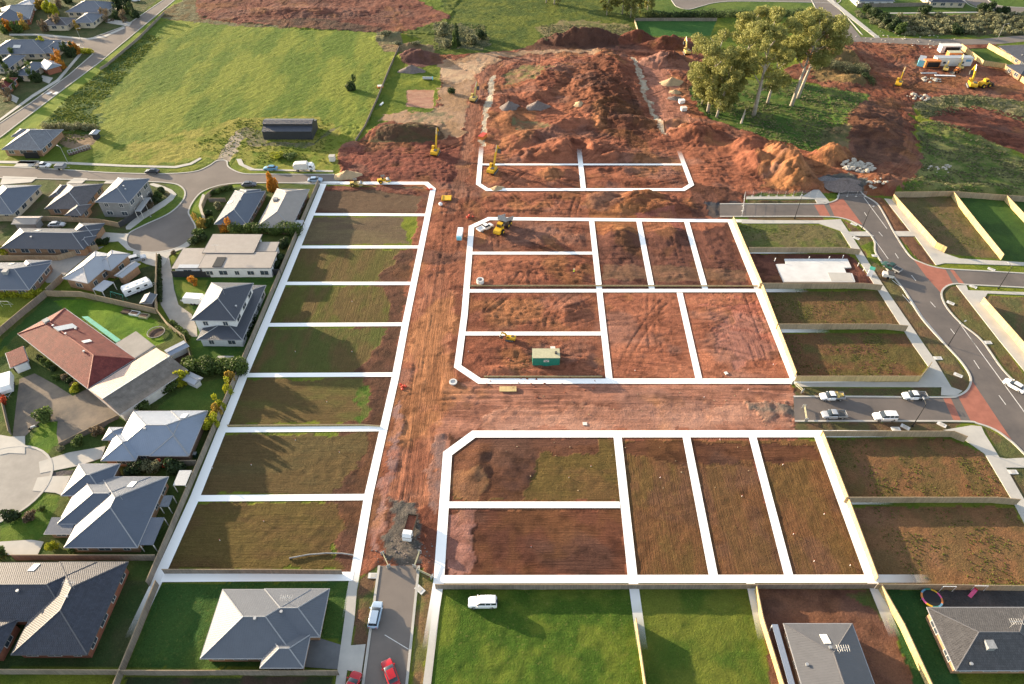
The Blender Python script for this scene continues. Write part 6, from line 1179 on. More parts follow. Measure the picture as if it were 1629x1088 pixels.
# machines
excavator('yellow excavator with boom straight up on the red bank left of the haul road', (693,245), 82, 1.0, 'tall', 'yellow')
excavator('yellow excavator with raised arm standing on the white line of the upper lots', (784,275), 70, 1.0, 'tall', 'yellow')
excavator('faded yellow excavator on the haul road up by the trench', (754,160), 75, .95, 'up', 'yellowold')
excavator('faded yellow excavator far up beyond the long mound', (1092,86), 95, .95, 'up', 'yellowold')
excavator('yellow excavator at the bend of the right hand dirt track', (1428,137), 60, 1.0, 'up', 'yellow')
excavator('yellow excavator standing beside the yellow wheel loader on the right', (1544,139), 75, 1.15, 'up', 'yellow')
excavator('faded yellow excavator parked in front of the long site shed', (1503,113), 60, .8, 'low', 'yellowold')
excavator('faded yellow excavator at the right end of the long site shed', (1526,110), 70, .8, 'up', 'yellowold')
excavator('small yellow excavator working beside the dust left of the green site shed', (811,541), 170, .55, 'low', 'yellow')
loader('yellow wheel loader next to the largest excavator on the right', (1564,138), 20, 1.05)
loader('orange small loader parked among the machines by the site shed', (1520,116), 210, .7, 'orange', 'loader')
loader('yellow articulated dump truck with raised grey bed on the red lots', (800,366), -115, 1.0, 'yellow', 'dump truck', True)
roller('yellow road roller behind the top white line, the right one of two', (611,290), 20); roller('faded yellow road roller behind the top white line, the left one of two', (567,295), 10, 'yellowold')
# ================= site furniture =================
cs = MB().box(-6.1,6.1,-1.5,1.5,.15,2.9)
root = simple('site_shed', 'green site shed with tan roof on the red lots', 'site shed', [('wall', MB().box(-3.1,3.1,-1.5,1.5,.15,2.75), 'green'), ('roof', MB().box(-3.15,3.15,-1.55,1.55,2.752,2.85), 'tan'), ('skids', MB().box(-3,3,-1.3,-1.1,0,.15).box(-3,3,1.1,1.3,0,.15), 'steel')], (868,576), rz=.8, z=.05)
sg = MB().box(-.55,.65,-1.56,-1.51,1.5,2.2); s_ = sg.build('sign', M['offwhite'], root); q = MB(); [q.box(x,x+.14,-1.585,-1.561,a,b) for x, a, b in ((-.42,1.9,2.1),(-.2,1.85,2.1),(.0,1.75,2.0),(.2,1.85,2.1),(.42,1.9,2.1))]; q.box(-.4,.5,-1.585,-1.561,1.58,1.66); q.build('sign_lettering', M['black'], s_)
_cr = MB()
for i in range(24): _cr.box(-3.05+i*.26,-2.97+i*.26,-1.53,-1.5,.2,2.7)
_cr.build('wall_ribs', M['green'], root); MB().box(2.0,2.5,-.3,.3,2.851,3.2).build('air_unit', M['steel'], root)
simple('white_crate', 'white crate standing behind the green site shed', 'crate', [('body', MB().box(-.5,.5,-.4,.4,.1,1.0), 'white'), ('lid', MB().box(-.55,.55,-.45,.45,1.0,1.08), 'offwhite')], (879,560))
def box_shed(label, at, rz, Lx, W, H, wm, rm, extra=None, cat='site shed'):
    parts = [('wall', MB().box(-Lx/2,Lx/2,-W/2,W/2,.2,H), wm), ('roof', MB().box(-Lx/2-.06,Lx/2+.06,-W/2-.06,W/2+.06,H+.002,H+.1), rm), ('windows', MB().box(-Lx*.3,-Lx*.3+1.2,-W/2-.02,-W/2+.02,1.2,2.0).box(Lx*.2,Lx*.2+1.2,-W/2-.02,-W/2+.02,1.2,2.0), 'glassw')]+(extra or [])
    return simple('site_shed', label, cat, parts, at, rz=rz, z=.1, group='sheds of the site compound')
box_shed('long grey white site shed with blue sign at its right end', (1512,104), 1, 15, 3, 3.4, 'offwhite', 'galv', [('sign', MB().box(4.6,6.8,-1.56,-1.5,2.0,2.9), 'bluecar')])
box_shed('pale green grey open container behind the site sheds', (1508,83), 1, 8.5, 3, 3.0, 'offwhite', 'offwhite', [('dark_opening_panel', MB().box(-2.6,3.6,-1.55,-1.5,.4,2.6), 'black')])  # black panel on the closed wall paints the shaded interior
box_shed('orange open sided container left of the long site shed', (1479,107), 1, 6.2, 2.6, 2.9, 'orange', 'orange', [('dark_opening_panel', MB().box(-2.2,2.8,-1.35,-1.3,.4,2.5), 'black')], 'container')  # interior shade painted as a black panel over the solid wall
box_shed('orange container tucked behind the long site shed', (1515,93), 1, 5.6, 2.5, 2.7, 'orange', 'tan', None, 'container')
box_shed('pale teal container at the far left of the site compound', (1464,103), 62, 6, 2.4, 2.6, 'cyan', 'galv', None, 'container')
for lb, at, rz, l, m in (('white pipe bundle lying left in front of the machines',(1477,117),2,6.5,'galv'),('white pipe bundle lying below the orange loader',(1503,121),-3,8,'white')):
    q = MB(); [q.tube([(-l/2,-.5+.22*i,.14),(l/2,-.5+.22*i,.14)], .1, 6) for i in range(5)]; simple('pipe_bundle', lb, 'pipes', [('pipes', q, m), ('bearers', MB().box(-l*.3,-l*.3+.15,-.7,.7,0,.05).box(l*.3,l*.3+.15,-.7,.7,0,.05), 'barkd')], at, rz=rz, group='pipe bundles')
simple('water_tank', 'white and blue water tank trailer on the haul road', 'tank', [('tank', MB().side_prism([(-2.3,.6),(-2.3,1.6),(-2.0,1.9),(2.0,1.9),(2.3,1.6),(2.3,.6)],-.75,.75), 'white'), ('blue_end', MB().box(-2.62,-2.3,-.7,.7,.6,1.7), 'cyan'), ('wheel', MB().wheel(0,-.8,.4,.4,.25), 'tyre'), ('wheel', MB().wheel(0,.8,.4,.4,.25), 'tyre')], (732,377), rz=88)
simple('steel_plate_stack', 'yellow steel plates stacked beside the haul road', 'steel plates', [('plates', MB().box(-1.5,1.5,-1.3,1.3,.1,.35), 'yellow'), ('shores', MB().box(-1.4,-1.2,-1.2,1.2,.35,.5).box(1.2,1.4,-1.2,1.2,.35,.5), 'yellow')], (710.5,316), rz=2)
simple('bulk_bag', 'small white bulk bag below the yellow steel plates', 'bag', [('bag', MB().blob(0,0,.5,.65,.65,.6,10,6,R,.06,0), 'white')], (701,327)); simple('site_bin', 'orange skip bin on the white trench line', 'skip bin', [('body', MB().side_prism([(-1.3,.0),(-1.7,1.3),(1.7,1.3),(1.3,0)],-.9,.9), 'orange'), ('rim', MB().box(-1.75,1.75,-.95,.95,1.3,1.38), 'plastic_red')], (768,222), rz=65)
simple('timber_mat', 'tan timber mat below the green site shed lot', 'timber mat', [('boards', MB().box(-1.9,1.9,-.75,.75,.06,.22), 'timber_y'), ('bearers', MB().box(-1.8,-1.5,-.7,.7,0,.06).box(1.5,1.8,-.7,.7,0,.06), 'post')], (808,619.5), rz=1)
simple('pallet', 'white pallet lying on the wide red road', 'pallet', [('top', MB().box(-.45,.45,-.4,.4,.12,.16), 'offwhite'), ('feet', MB().box(-.45,-.3,-.4,.4,0,.12).box(.3,.45,-.4,.4,0,.12), 'offwhite')], (930.5,674.5), rz=1)
simple('pallet', 'small white pallet near the foot of the bare red pad', 'pallet', [('top', MB().box(-.35,.35,-.4,.4,.12,.16), 'offwhite'), ('feet', MB().box(-.35,-.2,-.4,.4,0,.12).box(.2,.35,-.4,.4,0,.12), 'offwhite')], (1155,594), rz=20)
def ringpit(label, at, r, h): q = MB(); n = 16; secs = []; [secs.append([(rr*math.cos(2*math.pi*k/n), rr*math.sin(2*math.pi*k/n), z) for k in range(n)]) for rr, z in ((r*1.2,0),(r*1.2,h),(r*.8,h),(r*.8,.05))]; q.loft(secs); simple('pit_ring', label, 'concrete ring', [('ring', q, 'concrete_w'), ('opening', MB().wheel(0,0,0,.01,.01), 'black')], at, group='concrete pit rings')
ringpit('concrete pit ring standing on the edge board of the upper red lots', (764,450), .8, 1.1); ringpit('flat concrete ring beside the wide red road junction', (721,609), .75, .3)
simple('portable_toilet', 'white portable toilet with green top beside the house slab', 'portable toilet', [('walls', MB().box(-.7,.7,-.6,.6,.1,2.3), 'white'), ('roof', MB().side_prism([(-.75,2.3),(-.6,2.5),(.6,2.5),(.75,2.3)],-.65,.65), 'teal'), ('door', MB().box(-.3,.3,-.63,-.6,.2,2.1), 'offwhite')], (1383,438), rz=60)
simple('site_trailer', 'cream and grey box trailer behind the dark green ute', 'trailer', [('body', MB().box(-1.3,1.3,-.8,.8,.4,1.3), 'offwhite'), ('cover', MB().box(-.2,1.35,-.85,.85,1.3,1.5), 'steel'), ('wheel', MB().wheel(0,-.85,.33,.33,.2), 'tyre'), ('wheel', MB().wheel(0,.85,.33,.33,.2), 'tyre')], (1411,441), rz=-15, z=.05)
# pipes and little posts round the slab
for lb, at in (('thin white pipe standing at the far edge of the slab',(1286,413)),('white pipe stub at the far right edge of the slab',(1318,413)),('white pipe post by the right slab corner',(1340,411)),('white peg on the left of the slab',(1232,416)),('white peg beside the verge path near the slab',(1364,424)),('white peg by the path above the toilet',(1373,431))):
    simple('pipe_stub', lb, 'pipe', [('pipe', MB().tube([(0,0,0),(0,0,1.0)], .09), 'white'), ('cap', MB().tube([(0,0,1.0),(0,0,1.08)], .13), 'white')], at, group='pipe stubs by the slab')
for k, p in enumerate([[(1316,435),(1352,435.5),(1358,448.5),(1322,448.5)]]): simple('garage_step', 'lower pale garage slab corner with dark edge', 'slab', [('edge', MB().ngon_prism([tuple(q-G(1316,435)) for q in GP(p)], .301, .33), 'concrete')], (1316,435), z=0)
def barrier(label, at, rz, w=3.2, m='tan'): simple('barrier', label, 'barrier', [('rails', MB().box(-w/2,w/2,-.04,.04,.95,1.1).box(-w/2,w/2,-.04,.04,.45,.6), m), ('leg', MB().box(-w/2+.1,-w/2+.2,-.35,.35,0,1.1), 'galv'), ('leg', MB().box(w/2-.2,w/2-.1,-.35,.35,0,1.1), 'galv')], at, rz=rz, z=0.03, group='road end barriers')
barrier('tan barrier at the left of the bottom street end',(614,893),-60); barrier('tan barrier at the right of the bottom street end',(664,892),78); barrier('barrier on the verge right of the street end',(676,915),-25); barrier('tan barrier at the upper end of the work vehicle road',(1268,618),-60); barrier('tan barrier across the work vehicle road',(1280,660),80,4.2)
def mesh_fence(label, pts, h=1.8):
    Q = GP(pts); c = Q[0]; root = empty('temporary_fence', c.x, c.y, 0, 0, label, 'mesh fence', 'temporary mesh fences'); q = MB(); b = MB()
    for a, e in zip(Q[:-1], Q[1:]):
        d = e-a; n = max(1, int(d.length/2.4))
        for i in range(n+1): p = a+d*i/n-c; q.tube([(p.x,p.y,0),(p.x,p.y,h)], .04, 5); b.box(p.x-.3,p.x+.3,p.y-.12,p.y+.12,0,.15)
        A, E = a-c, e-c
        for z in (.2, .75, 1.3, h): q.tube([(A.x,A.y,z),(E.x,E.y,z)], .02, 4)
        k = int(d.length/.5)
        for i in range(k): p = A+(E-A)*i/k; q.tube([(p.x,p.y,.2),(p.x,p.y,h)], .008, 3)
    q.build('frame', M['galv'], root); b.build('feet', M['offwhite'], root)
mesh_fence('temporary mesh fence along the top of the new connector road', [(1180,344),(1184,312),(1300,312)]); mesh_fence('temporary mesh fence across the closed end of the curved road', [(1333,312),(1376,313)])
# people
def person(label, at, shirt, pose='stand', rz=0):
    p = G(*at); root = empty('person', p.x, p.y, hz(p.x, p.y), rz, label, 'person', None); V = []; E_ = []; Rr = []
    def add(co, r, par=None): V.append(co); Rr.append(r); (E_.append((par, len(V)-1)) if par is not None else None); return len(V)-1
    pel = add((0,0,.95), .14); ch = add((0,0,1.25), .15, pel); nk = add((0,0,1.48), .07, ch); hd = add((0,.01,1.6), .09, nk); add((0,0,1.73), .085, hd)
    for s in (-1, 1):
        hp = add((s*.09,0,.88), .09, pel); kn = add((s*.12,.04,.48), .065, hp); ft = add((s*.13,-.01,.08), .05, kn); add((s*.14,.14,.04), .04, ft)
        sh = add((s*.19,0,1.40), .07, ch); el = add((s*.26,.02,1.12), .05, sh); ha = add((s*.25,.16,.92), .035, el); add((s*.24,.22,.86), .022, ha)
    me = bpy.data.meshes.new('body'); me.from_pydata(V, E_, []); me.materials.append(M['trouser']); o = bpy.data.objects.new('body', me); COL.objects.link(o); o.parent = root
    md = o.modifiers.new('skin', 'SKIN'); 
    for i, r in enumerate(Rr): me.skin_vertices[0].data[i].radius = (r, r) if me.skin_vertices else (r, r)
    if me.skin_vertices: me.skin_vertices[0].data[0].use_root = True
    o.modifiers.new('sub', 'SUBSURF').levels = 1
    MB().loft([[(.22*math.cos(a),.15*math.sin(a),z) for a in [k*math.pi/5 for k in range(10)]] for z in (.95,1.2,1.42)]).build('vest', M[shirt], root); MB().blob(0,.0,1.70,.12,.13,.11,10,6,R,0).build('hard_hat', M['white'], root); MB().blob(0,.02,1.62,.09,.10,.12,10,6,R,0).build('head', M['skin'], root)
try: person('worker in hi-vis yellow vest standing on the churned red lot', (912.5,438), 'vest')
except Exception as ex: print('person', ex)
# garden things
def trampoline():
    p = G(1479,955); root = empty('trampoline', p.x, p.y, 0, 0, 'round trampoline with rainbow coloured padding ring', 'trampoline'); n = 30; cols = [('pad_pink','pink'),('pad_yellow','yellow'),('pad_green','green'),('pad_blue','bluecar'),('pad_orange','orange')]
    for s in range(10):
        q = MB()
        for k in range(3):
            a0, a1 = 2*math.pi*(s*3+k)/n, 2*math.pi*(s*3+k+1)/n; P = [(r*math.cos(a), r*math.sin(a), .9) for a in (a0, a1) for r in (1.45, 1.75)]
            q.face([P[0],P[1],P[3],P[2]]); q.face([(P[1][0],P[1][1],.9),(P[3][0],P[3][1],.9),(P[3][0],P[3][1],.8),(P[1][0],P[1][1],.8)])
        q.build('padding', M[cols[s % 5][1]], root)
    MB().ngon_prism([(1.45*math.cos(2*math.pi*k/n), 1.45*math.sin(2*math.pi*k/n)) for k in range(n)], .84, .86).build('mat', M['black'], root); q = MB()
    for k in range(6): a = k*math.pi/3; q.tube([(1.6*math.cos(a),1.6*math.sin(a),0),(1.6*math.cos(a),1.6*math.sin(a),.85)], .04)
    q.build('legs', M['galv'], root)
trampoline()
def goal(label, at, m): simple('play_goal', label, 'goal frame', [('frame', MB().tube([(-1.1,0,0),(-1.1,0,1.8),(1.1,0,1.8),(1.1,0,0)], .05), m), ('net_stays', MB().tube([(-1.1,0,1.8),(-1.1,.9,0),(1.1,.9,0),(1.1,0,1.8)], .03), m)], at, z=0.02, group='goal frames')
goal('white goal frame standing behind the trampoline', (1504,941), 'white'); goal('white goal frame with black net and pink toy beside it', (1554,940), 'white'); simple('toy_slide', 'small pink toy slide beside the black net goal', 'toy', [('slide', MB().side_prism([(-.8,0),(.5,.9),(.8,.9),(.8,0),(.6,0),(.6,.7),(-.6,0)],-.3,.3), 'pink'), ('ladder', MB().box(.8,.9,-.3,.3,0,1.1), 'plastic_red')], (1545,946), rz=40, z=.02)
goal('small white goal frame on the left garden below the hedge', (11,488), 'offwhite'); simple('swing_set', 'pale green swing frame on the grass beside the caravan', 'swing', [('frame', MB().tube([(-2,-.8,0),(-2,0,2),(-2,.8,0)],.05).tube([(2,-.8,0),(2,0,2),(2,.8,0)],.05).tube([(-2,0,2),(2,0,2)],.05), 'teal'), ('seats', MB().box(-.9,-.5,-.15,.15,.5,.55).box(.5,.9,-.15,.15,.5,.55).tube([(-.7,0,.5),(-.7,0,2)],.02).tube([(.7,0,.5),(.7,0,2)],.02), 'steel')], (190,476), rz=-20)
simple('shade_awning', 'long green awning along the side of the red tiled roof', 'awning', [('cloth', MB().ngon_prism([tuple(q-G(130,503.7,2.2)) for q in GP([(130,503.7),(139.7,502.9),(192,540.4),(185,544.8)], 2.2)], 2.12, 2.2), 'teal'), ('posts', MB().box(.5,.6,-.1,0,0,2.12), 'offwhite')], xy=G(130,503.7,2.2), z=0)
for lb, at, m in (('wooden planter box nearest the lawn fence corner',(202,497),'barkd'),('white tub planter between two planter boxes',(215,500),'white'),('pale planter box at the right of the lawn planters',(230,504),'tan')):
    simple('planter', lb, 'planter', [('box', MB().box(-1.1,1.1,-.6,.6,0,.5).box(-1.2,1.2,-.7,-.6,0,.58).box(-1.2,1.2,.6,.7,0,.58), m), ('soil', MB().box(-1.0,1.0,-.55,.55,.501,.54), 'soil')], at, rz=-12, group='garden planters')
simple('deck_platform', 'small grey concrete platform on the lawn above the long hedge', 'platform', [('slab', MB().box(-1.9,1.9,-1.0,1.0,0,.25), 'concrete'), ('step', MB().box(-2.1,-1.9,-.5,.5,0,.12), 'concrete')], (358,572), z=0)
def veg():
    q = MB(); 
    for i in range(9): q.tube([(i*.85,-.9,0),(i*.85,-.9,.9),(i*.85,.0,1.5),(i*.85,.9,.9),(i*.85,.9,0)], .05)
    for y, z in ((-.9,.9),(0,1.5),(.9,.9)): q.tube([(0,y,z),(6.8,y,z)], .04)
    simple('vegetable_tunnel', 'long hooped vegetable frame beside the tan brick house', 'garden frame', [('hoops', q, 'galv'), ('bed', MB().box(-.2,7,-1,1,0,.2), 'soil')], (110,246), rz=42)
veg()
simple('motorcycle', 'small silver motorcycle lying near the round bush in the gravel yard', 'motorcycle', [('frame', MB().tube([(-.6,0,.4),(0,0,.8),(.6,0,.4)],.08).box(-.4,.4,-.15,.15,.5,.85), 'silver'), ('wheel', MB().wheel(-.7,0,.32,.32,.12), 'tyre'), ('wheel', MB().wheel(.7,0,.32,.32,.12), 'tyre'), ('handlebar', MB().tube([(.5,-.35,1.0),(.5,.35,1.0)],.03), 'steel')], (55,682), rz=30, z=.03)
simple('garden_ring', 'low round garden edging ring in the back garden corner', 'garden edging', [('ring', MB().tube([(2.0*math.cos(a),2.0*math.sin(a),.35) for a in [k*math.pi/8 for k in range(17)]], .12), 'concrete_o'), ('mulch', MB().ngon_prism([(1.8*math.cos(k*math.pi/8),1.8*math.sin(k*math.pi/8)) for k in range(16)], .02, .08), 'soil')], (249,530), z=.02)
simple('culvert_pipe', 'pale blue grey pipe section lying near the grey heap', 'pipe', [('pipe', MB().tube([(-2,0,.6),(2,0,.6)], .6, 12), 'galv'), ('collar', MB().tube([(1.8,0,.6),(2.05,0,.6)], .7, 12), 'cyan')], (681,130), rz=-3)
simple('gate_post_stack', 'stack of orange pallets on the farm fence line', 'pallets', [('lower', MB().box(-1.2,1.2,-.9,.9,0,.5), 'orange'), ('upper', MB().box(-1.0,1.1,-.8,.8,.5,.7), 'offwhite')], (605,139), rz=10)
simple('white_drum', 'white drum standing in the field near the orange pallets', 'drum', [('barrel', MB().tube([(0,-1.2,.35),(0,1.2,.35)], .35, 10), 'white'), ('ends', MB().tube([(0,-1.25,.35),(0,-1.2,.35)], .38, 10), 'galv')], (607,167), rz=-20)
simple('white_cabinet', 'white cabinet at the corner of the red bank above the through street', 'cabinet', [('body', MB().box(-.9,.9,-.8,.8,0,1.7), 'offwhite'), ('roof', MB().box(-1,1,-.9,.9,1.7,1.8), 'concrete')], (529,255), rz=0)
for lb, at, m in (('white crate on the pink strip, the upper of two',(1084,164),'white'),('white crate on the pink strip, the lower of two',(1087,177),'offwhite')): simple('crate', lb, 'crate', [('body', MB().box(-1,1,-.8,.8,0,1.2), m), ('lid', MB().box(-1.05,1.05,-.85,.85,1.2,1.3), m)], at, rz=10, group='crates on the pink strip')
simple('wheelie_bin', 'dark bin beside the side fence of the silver roofed house', 'bin', [('body', MB().box(-.3,.3,-.35,.35,.05,1.0), 'darkgreen'), ('lid', MB().box(-.33,.33,-.38,.38,1.0,1.08), 'greysteel')], (312,726))
for lb, px, rx, ry, h, m in (('pale sand pile at the end of the through street',(553,280),4.6,2.8,2.0,'sand'),('grey crushed rock heap on the green strip',(655,113),5.2,3.4,2.6,'greypile'),('cream sand heap right of the white trench line',(1068,133),5.2,3.6,2.4,'sand'),('small pale heap below the cream sand heap',(1073,148),3.2,1.9,1.2,'sand'),('bluish grey gravel heap beside the small pale heap',(1073,158),4.0,1.8,1.0,'greypile'),
    ('purple grey earth heap on the red hill',(855,172),4.5,3.4,2.6,'greypile'),('grey earth heap at the left of the red hill',(810,172),4.0,3.2,2.6,'greypile'),('tan earth mound on the red hill crest',(922,173),3.4,2.6,1.8,'sand'),('tan pile beside the chamfered white corner',(791,300),2.6,1.6,.9,'sand'),
    ('dark grey rubble heap at the blocked road end',(1345,297),7,4.5,1.6,'greypile'),('dark bluish rubble bed left of the blocked road end',(1322,288),4.0,2.6,.9,'gravel')):
    pile('earth_pile', lb, 'heap', px, rx, ry, h, m, int(px[0]), 'heaps and stockpiles')
def rocks(label, px, n, sp, m='rock', s=.7, seed=1):
    rr = random.Random(seed); p = G(*px); q = MB()
    for i in range(n): a = rr.uniform(0, 6.28); d = sp*rr.random()**.6; w = s*rr.uniform(.4,1.1); q.blob(d*math.cos(a), d*math.sin(a)*.6, hz(p.x+d*math.cos(a), p.y+d*math.sin(a)*.6)+w*.25, w, w*.75, w*.6, 7, 4, rr, .25)
    o = q.build('rubble', M[m]); o.location = (p.x, p.y, 0); tag(o, label, 'rubble', None, 'stuff')
rocks('heap of pale boulders beside the right hand dirt track', (1366,268), 90, 5.5, 'rock', .9, 3); rocks('scattered pale rocks in the weeds left of the machines', (1461,157), 30, 5, 'rock', .7, 4); rocks('broken pale rocks beside the mesh fence', (1390,300), 26, 3, 'rock', .6, 5); rocks('row of pale rocks on the right hand grass', (1497,268), 24, 5, 'rock', .5, 6); rocks('pale concrete pieces in the weeds', (1487,128), 22, 5, 'rock', .7, 7)
rocks('clods and stones along the wide red road', (1000,690-8), 50, 30, 'sand', .16, 8); rocks('stones around the rubble road end', (640,880), 60, 6, 'greypile', .2, 9); rocks('boulders along the verge of the far cross road', (1440,60), 60, 22, 'rock', .5, 10); rocks('clods on the green site shed lot', (860,596), 60, 14, 'redpile', .35, 11)
# ================= plants =================
eucalypt('tall gum tree, the leftmost of the clump beside the mounds', (1126,178), 26, (-.02,.0), 10.5, 11, 13000, .10)
eucalypt('gum tree with pale trunk standing just behind the leftmost one', (1140,186), 19, (.05,-.05), 7.5, 12, 8000, .16)
eucalypt('tallest gum tree with white trunk in the middle of the clump', (1199,183), 34, (-.02,.02), 10, 13, 13000, .26)
eucalypt('slim gum tree between the middle and right trunks', (1221,164), 23, (0,.03), 7.5, 14, 7000, .25)
eucalypt('right hand gum tree with leaning pale trunk', (1259,168), 31, (.10,.02), 10, 15, 12000, .38)
eucalypt('rearmost gum tree with forked white limbs at the right of the clump', (1269,156), 28, (.12,.03), 9, 16, 9000, .4)
eucalypt('small dark gum tree at the far edge of the clump', (1180,120), 24, (0,0), 9, 17, 9000, .12)
eucalypt('low leafy gum at the left edge of the clump, foliage near the ground', (1116,166), 15, (0,0), 7.5, 21, 8000, .05)
eucalypt('low leafy gum between the two leftmost trunks and the middle one', (1152,170), 14, (0,0), 6.5, 22, 6000, .06)
simple('dead_stump', 'bare grey dead trunk standing on the grass below the gum trees', 'dead tree', [('trunk', MB().tube([(0,0,-.2),(.2,.1,2.5),(.5,.3,5.2)], [.45,.32,.12], 8), 'bark'), ('snag', MB().tube([(.2,.1,2.6),(1.0,.1,3.8)], [.12,.04], 5), 'bark')], (1179,196))
for i, (px, h, sp, n) in enumerate([((965,24),17,4.5,2600),((990,22),19,5,3000),((1003,28),15,4,2200),((1012,20),17,4.5,2400),((869,4),18,4.5,2000),((882,7),20,4.5,2000),((1030,16),13,4,2000)]):
    eucalypt(['thin gum tree at the left of the top centre row','gum tree with bright trunk in the top centre row','dark gum tree at the fence corner of the sports lawn','gum tree behind the fence corner at the top','gum tree with short pale trunk at the top of the grass','gum tree with white trunk at the top of the grass','low dark gum tree beside the round road end at the top'][i], px, h*.78, (0,0), sp*1.1, 40+i, n*2, .12)
tree('round dark tree alone in the green field', (560,143), 6.2, 2.5, 'dark', ch=5.2, group=None)
tree('dark conifer in the scrub above the earthworks', (728,72), 9, 3.2, 'dark', 'cone', ch=8, group='conifers in the scrub'); tree('lighter conifer in front of the dark one in the scrub', (723,76), 7, 2.4, 'green', 'cone', ch=6, group='conifers in the scrub')
bush('small round green bush at the edge of the tan pad', (719,149), 2.0, 'dark', group='field bushes')
bush('low spreading green bush below the black shed', (440,250), 3.2, 'lime', h=1.6, group='field bushes'); bush('second low green bush right of the spreading one below the black shed', (462,251), 3.0, 'green', h=1.5, group='field bushes')
bush('grey scrub bush beside the two conifers', (706,56), 3.6, 'grey', group='field bushes'); bush('straw coloured scrub heap left of the conifers', (710,75), 2.6, 'grey', group='field bushes'); bush('straw coloured scrub right of the conifers', (750,70), 3.4, 'grey', group='field bushes'); bush('dark scrub bush right of the conifers', (765,62), 3.0, 'dark', group='field bushes')
bush('straw coloured bush at the end of the farm fence', (615,60), 3.0, 'grey', h=1.8, group='field bushes'); bush('second straw coloured bush along the far fence', (634,73), 2.6, 'grey', h=1.5, group='field bushes'); bush('third straw coloured bush along the far fence', (662,76), 2.6, 'grey', h=1.5, group='field bushes')
# conspicuous garden trees
tree('tall golden orange street tree above the grey roofed house', (435,303), 7, 2.1, 'orange', 'tree', ch=6.2, group=None)
tree('orange and green tree above the flat roofed house', (362,366), 4.6, 2.6, 'orange', ch=3.6, group='autumn trees'); tree('bright orange small tree on the lawn above the white rounded caravan', (308,455), 3.4, 1.7, 'orange', 'sparse', ch=2.6, group='autumn trees')
tree('golden green tree at the court garden corner', (322,362), 5.0, 2.2, 'gold', ch=4, group='autumn trees'); tree('bright yellow green round tree beside the white shed', (292,608), 4.2, 2.4, 'lime', ch=3.8, group='autumn trees'); tree('red shrub like tree in the garden under the glass canopy house', (264,741), 2.8, 1.2, 'red', ch=2.2, group='autumn trees')
tree('red leaved tree at the left fence of the gravel yard', (10,642), 2.6, 1.2, 'red', 'sparse', ch=2.2, group='autumn trees'); tree('tree with sparse red brown leaves in the bed above the silver roofed house drive', (157,690), 2.6, 1.7, 'brown', 'sparse', ch=2, group='autumn trees')
for lb, px, h, r, lf in (('orange tinged tree on the boundary above the others',(369,609),4.2,1.5,'gold'),('green tree on the boundary below the orange tinged one',(364,624),4.0,1.6,'lime'),('yellow green tree half way down the boundary row',(351,650),4.0,1.6,'lime'),('green tree near the lower end of the boundary row',(347,662),3.8,1.5,'gold'),('lowest tree of the boundary row',(338,680),4.2,1.8,'lime')): tree(lb, px, h, r, lf, ch=h*.75, group='boundary tree row')
bush('large round olive bush in the middle of the gravel yard', (73,668), 2.4, 'green', group=None)
bush('round green bush at the foot of the peach annex', (228,650), 2.4, 'green', h=2.8, group='garden shrubs'); bush('bushy green shrub left of the yellow tree', (272,622), 2.2, 'green', h=2.6); bush('dark shrub by the end of the annex', (300,583), 1.8, 'green')
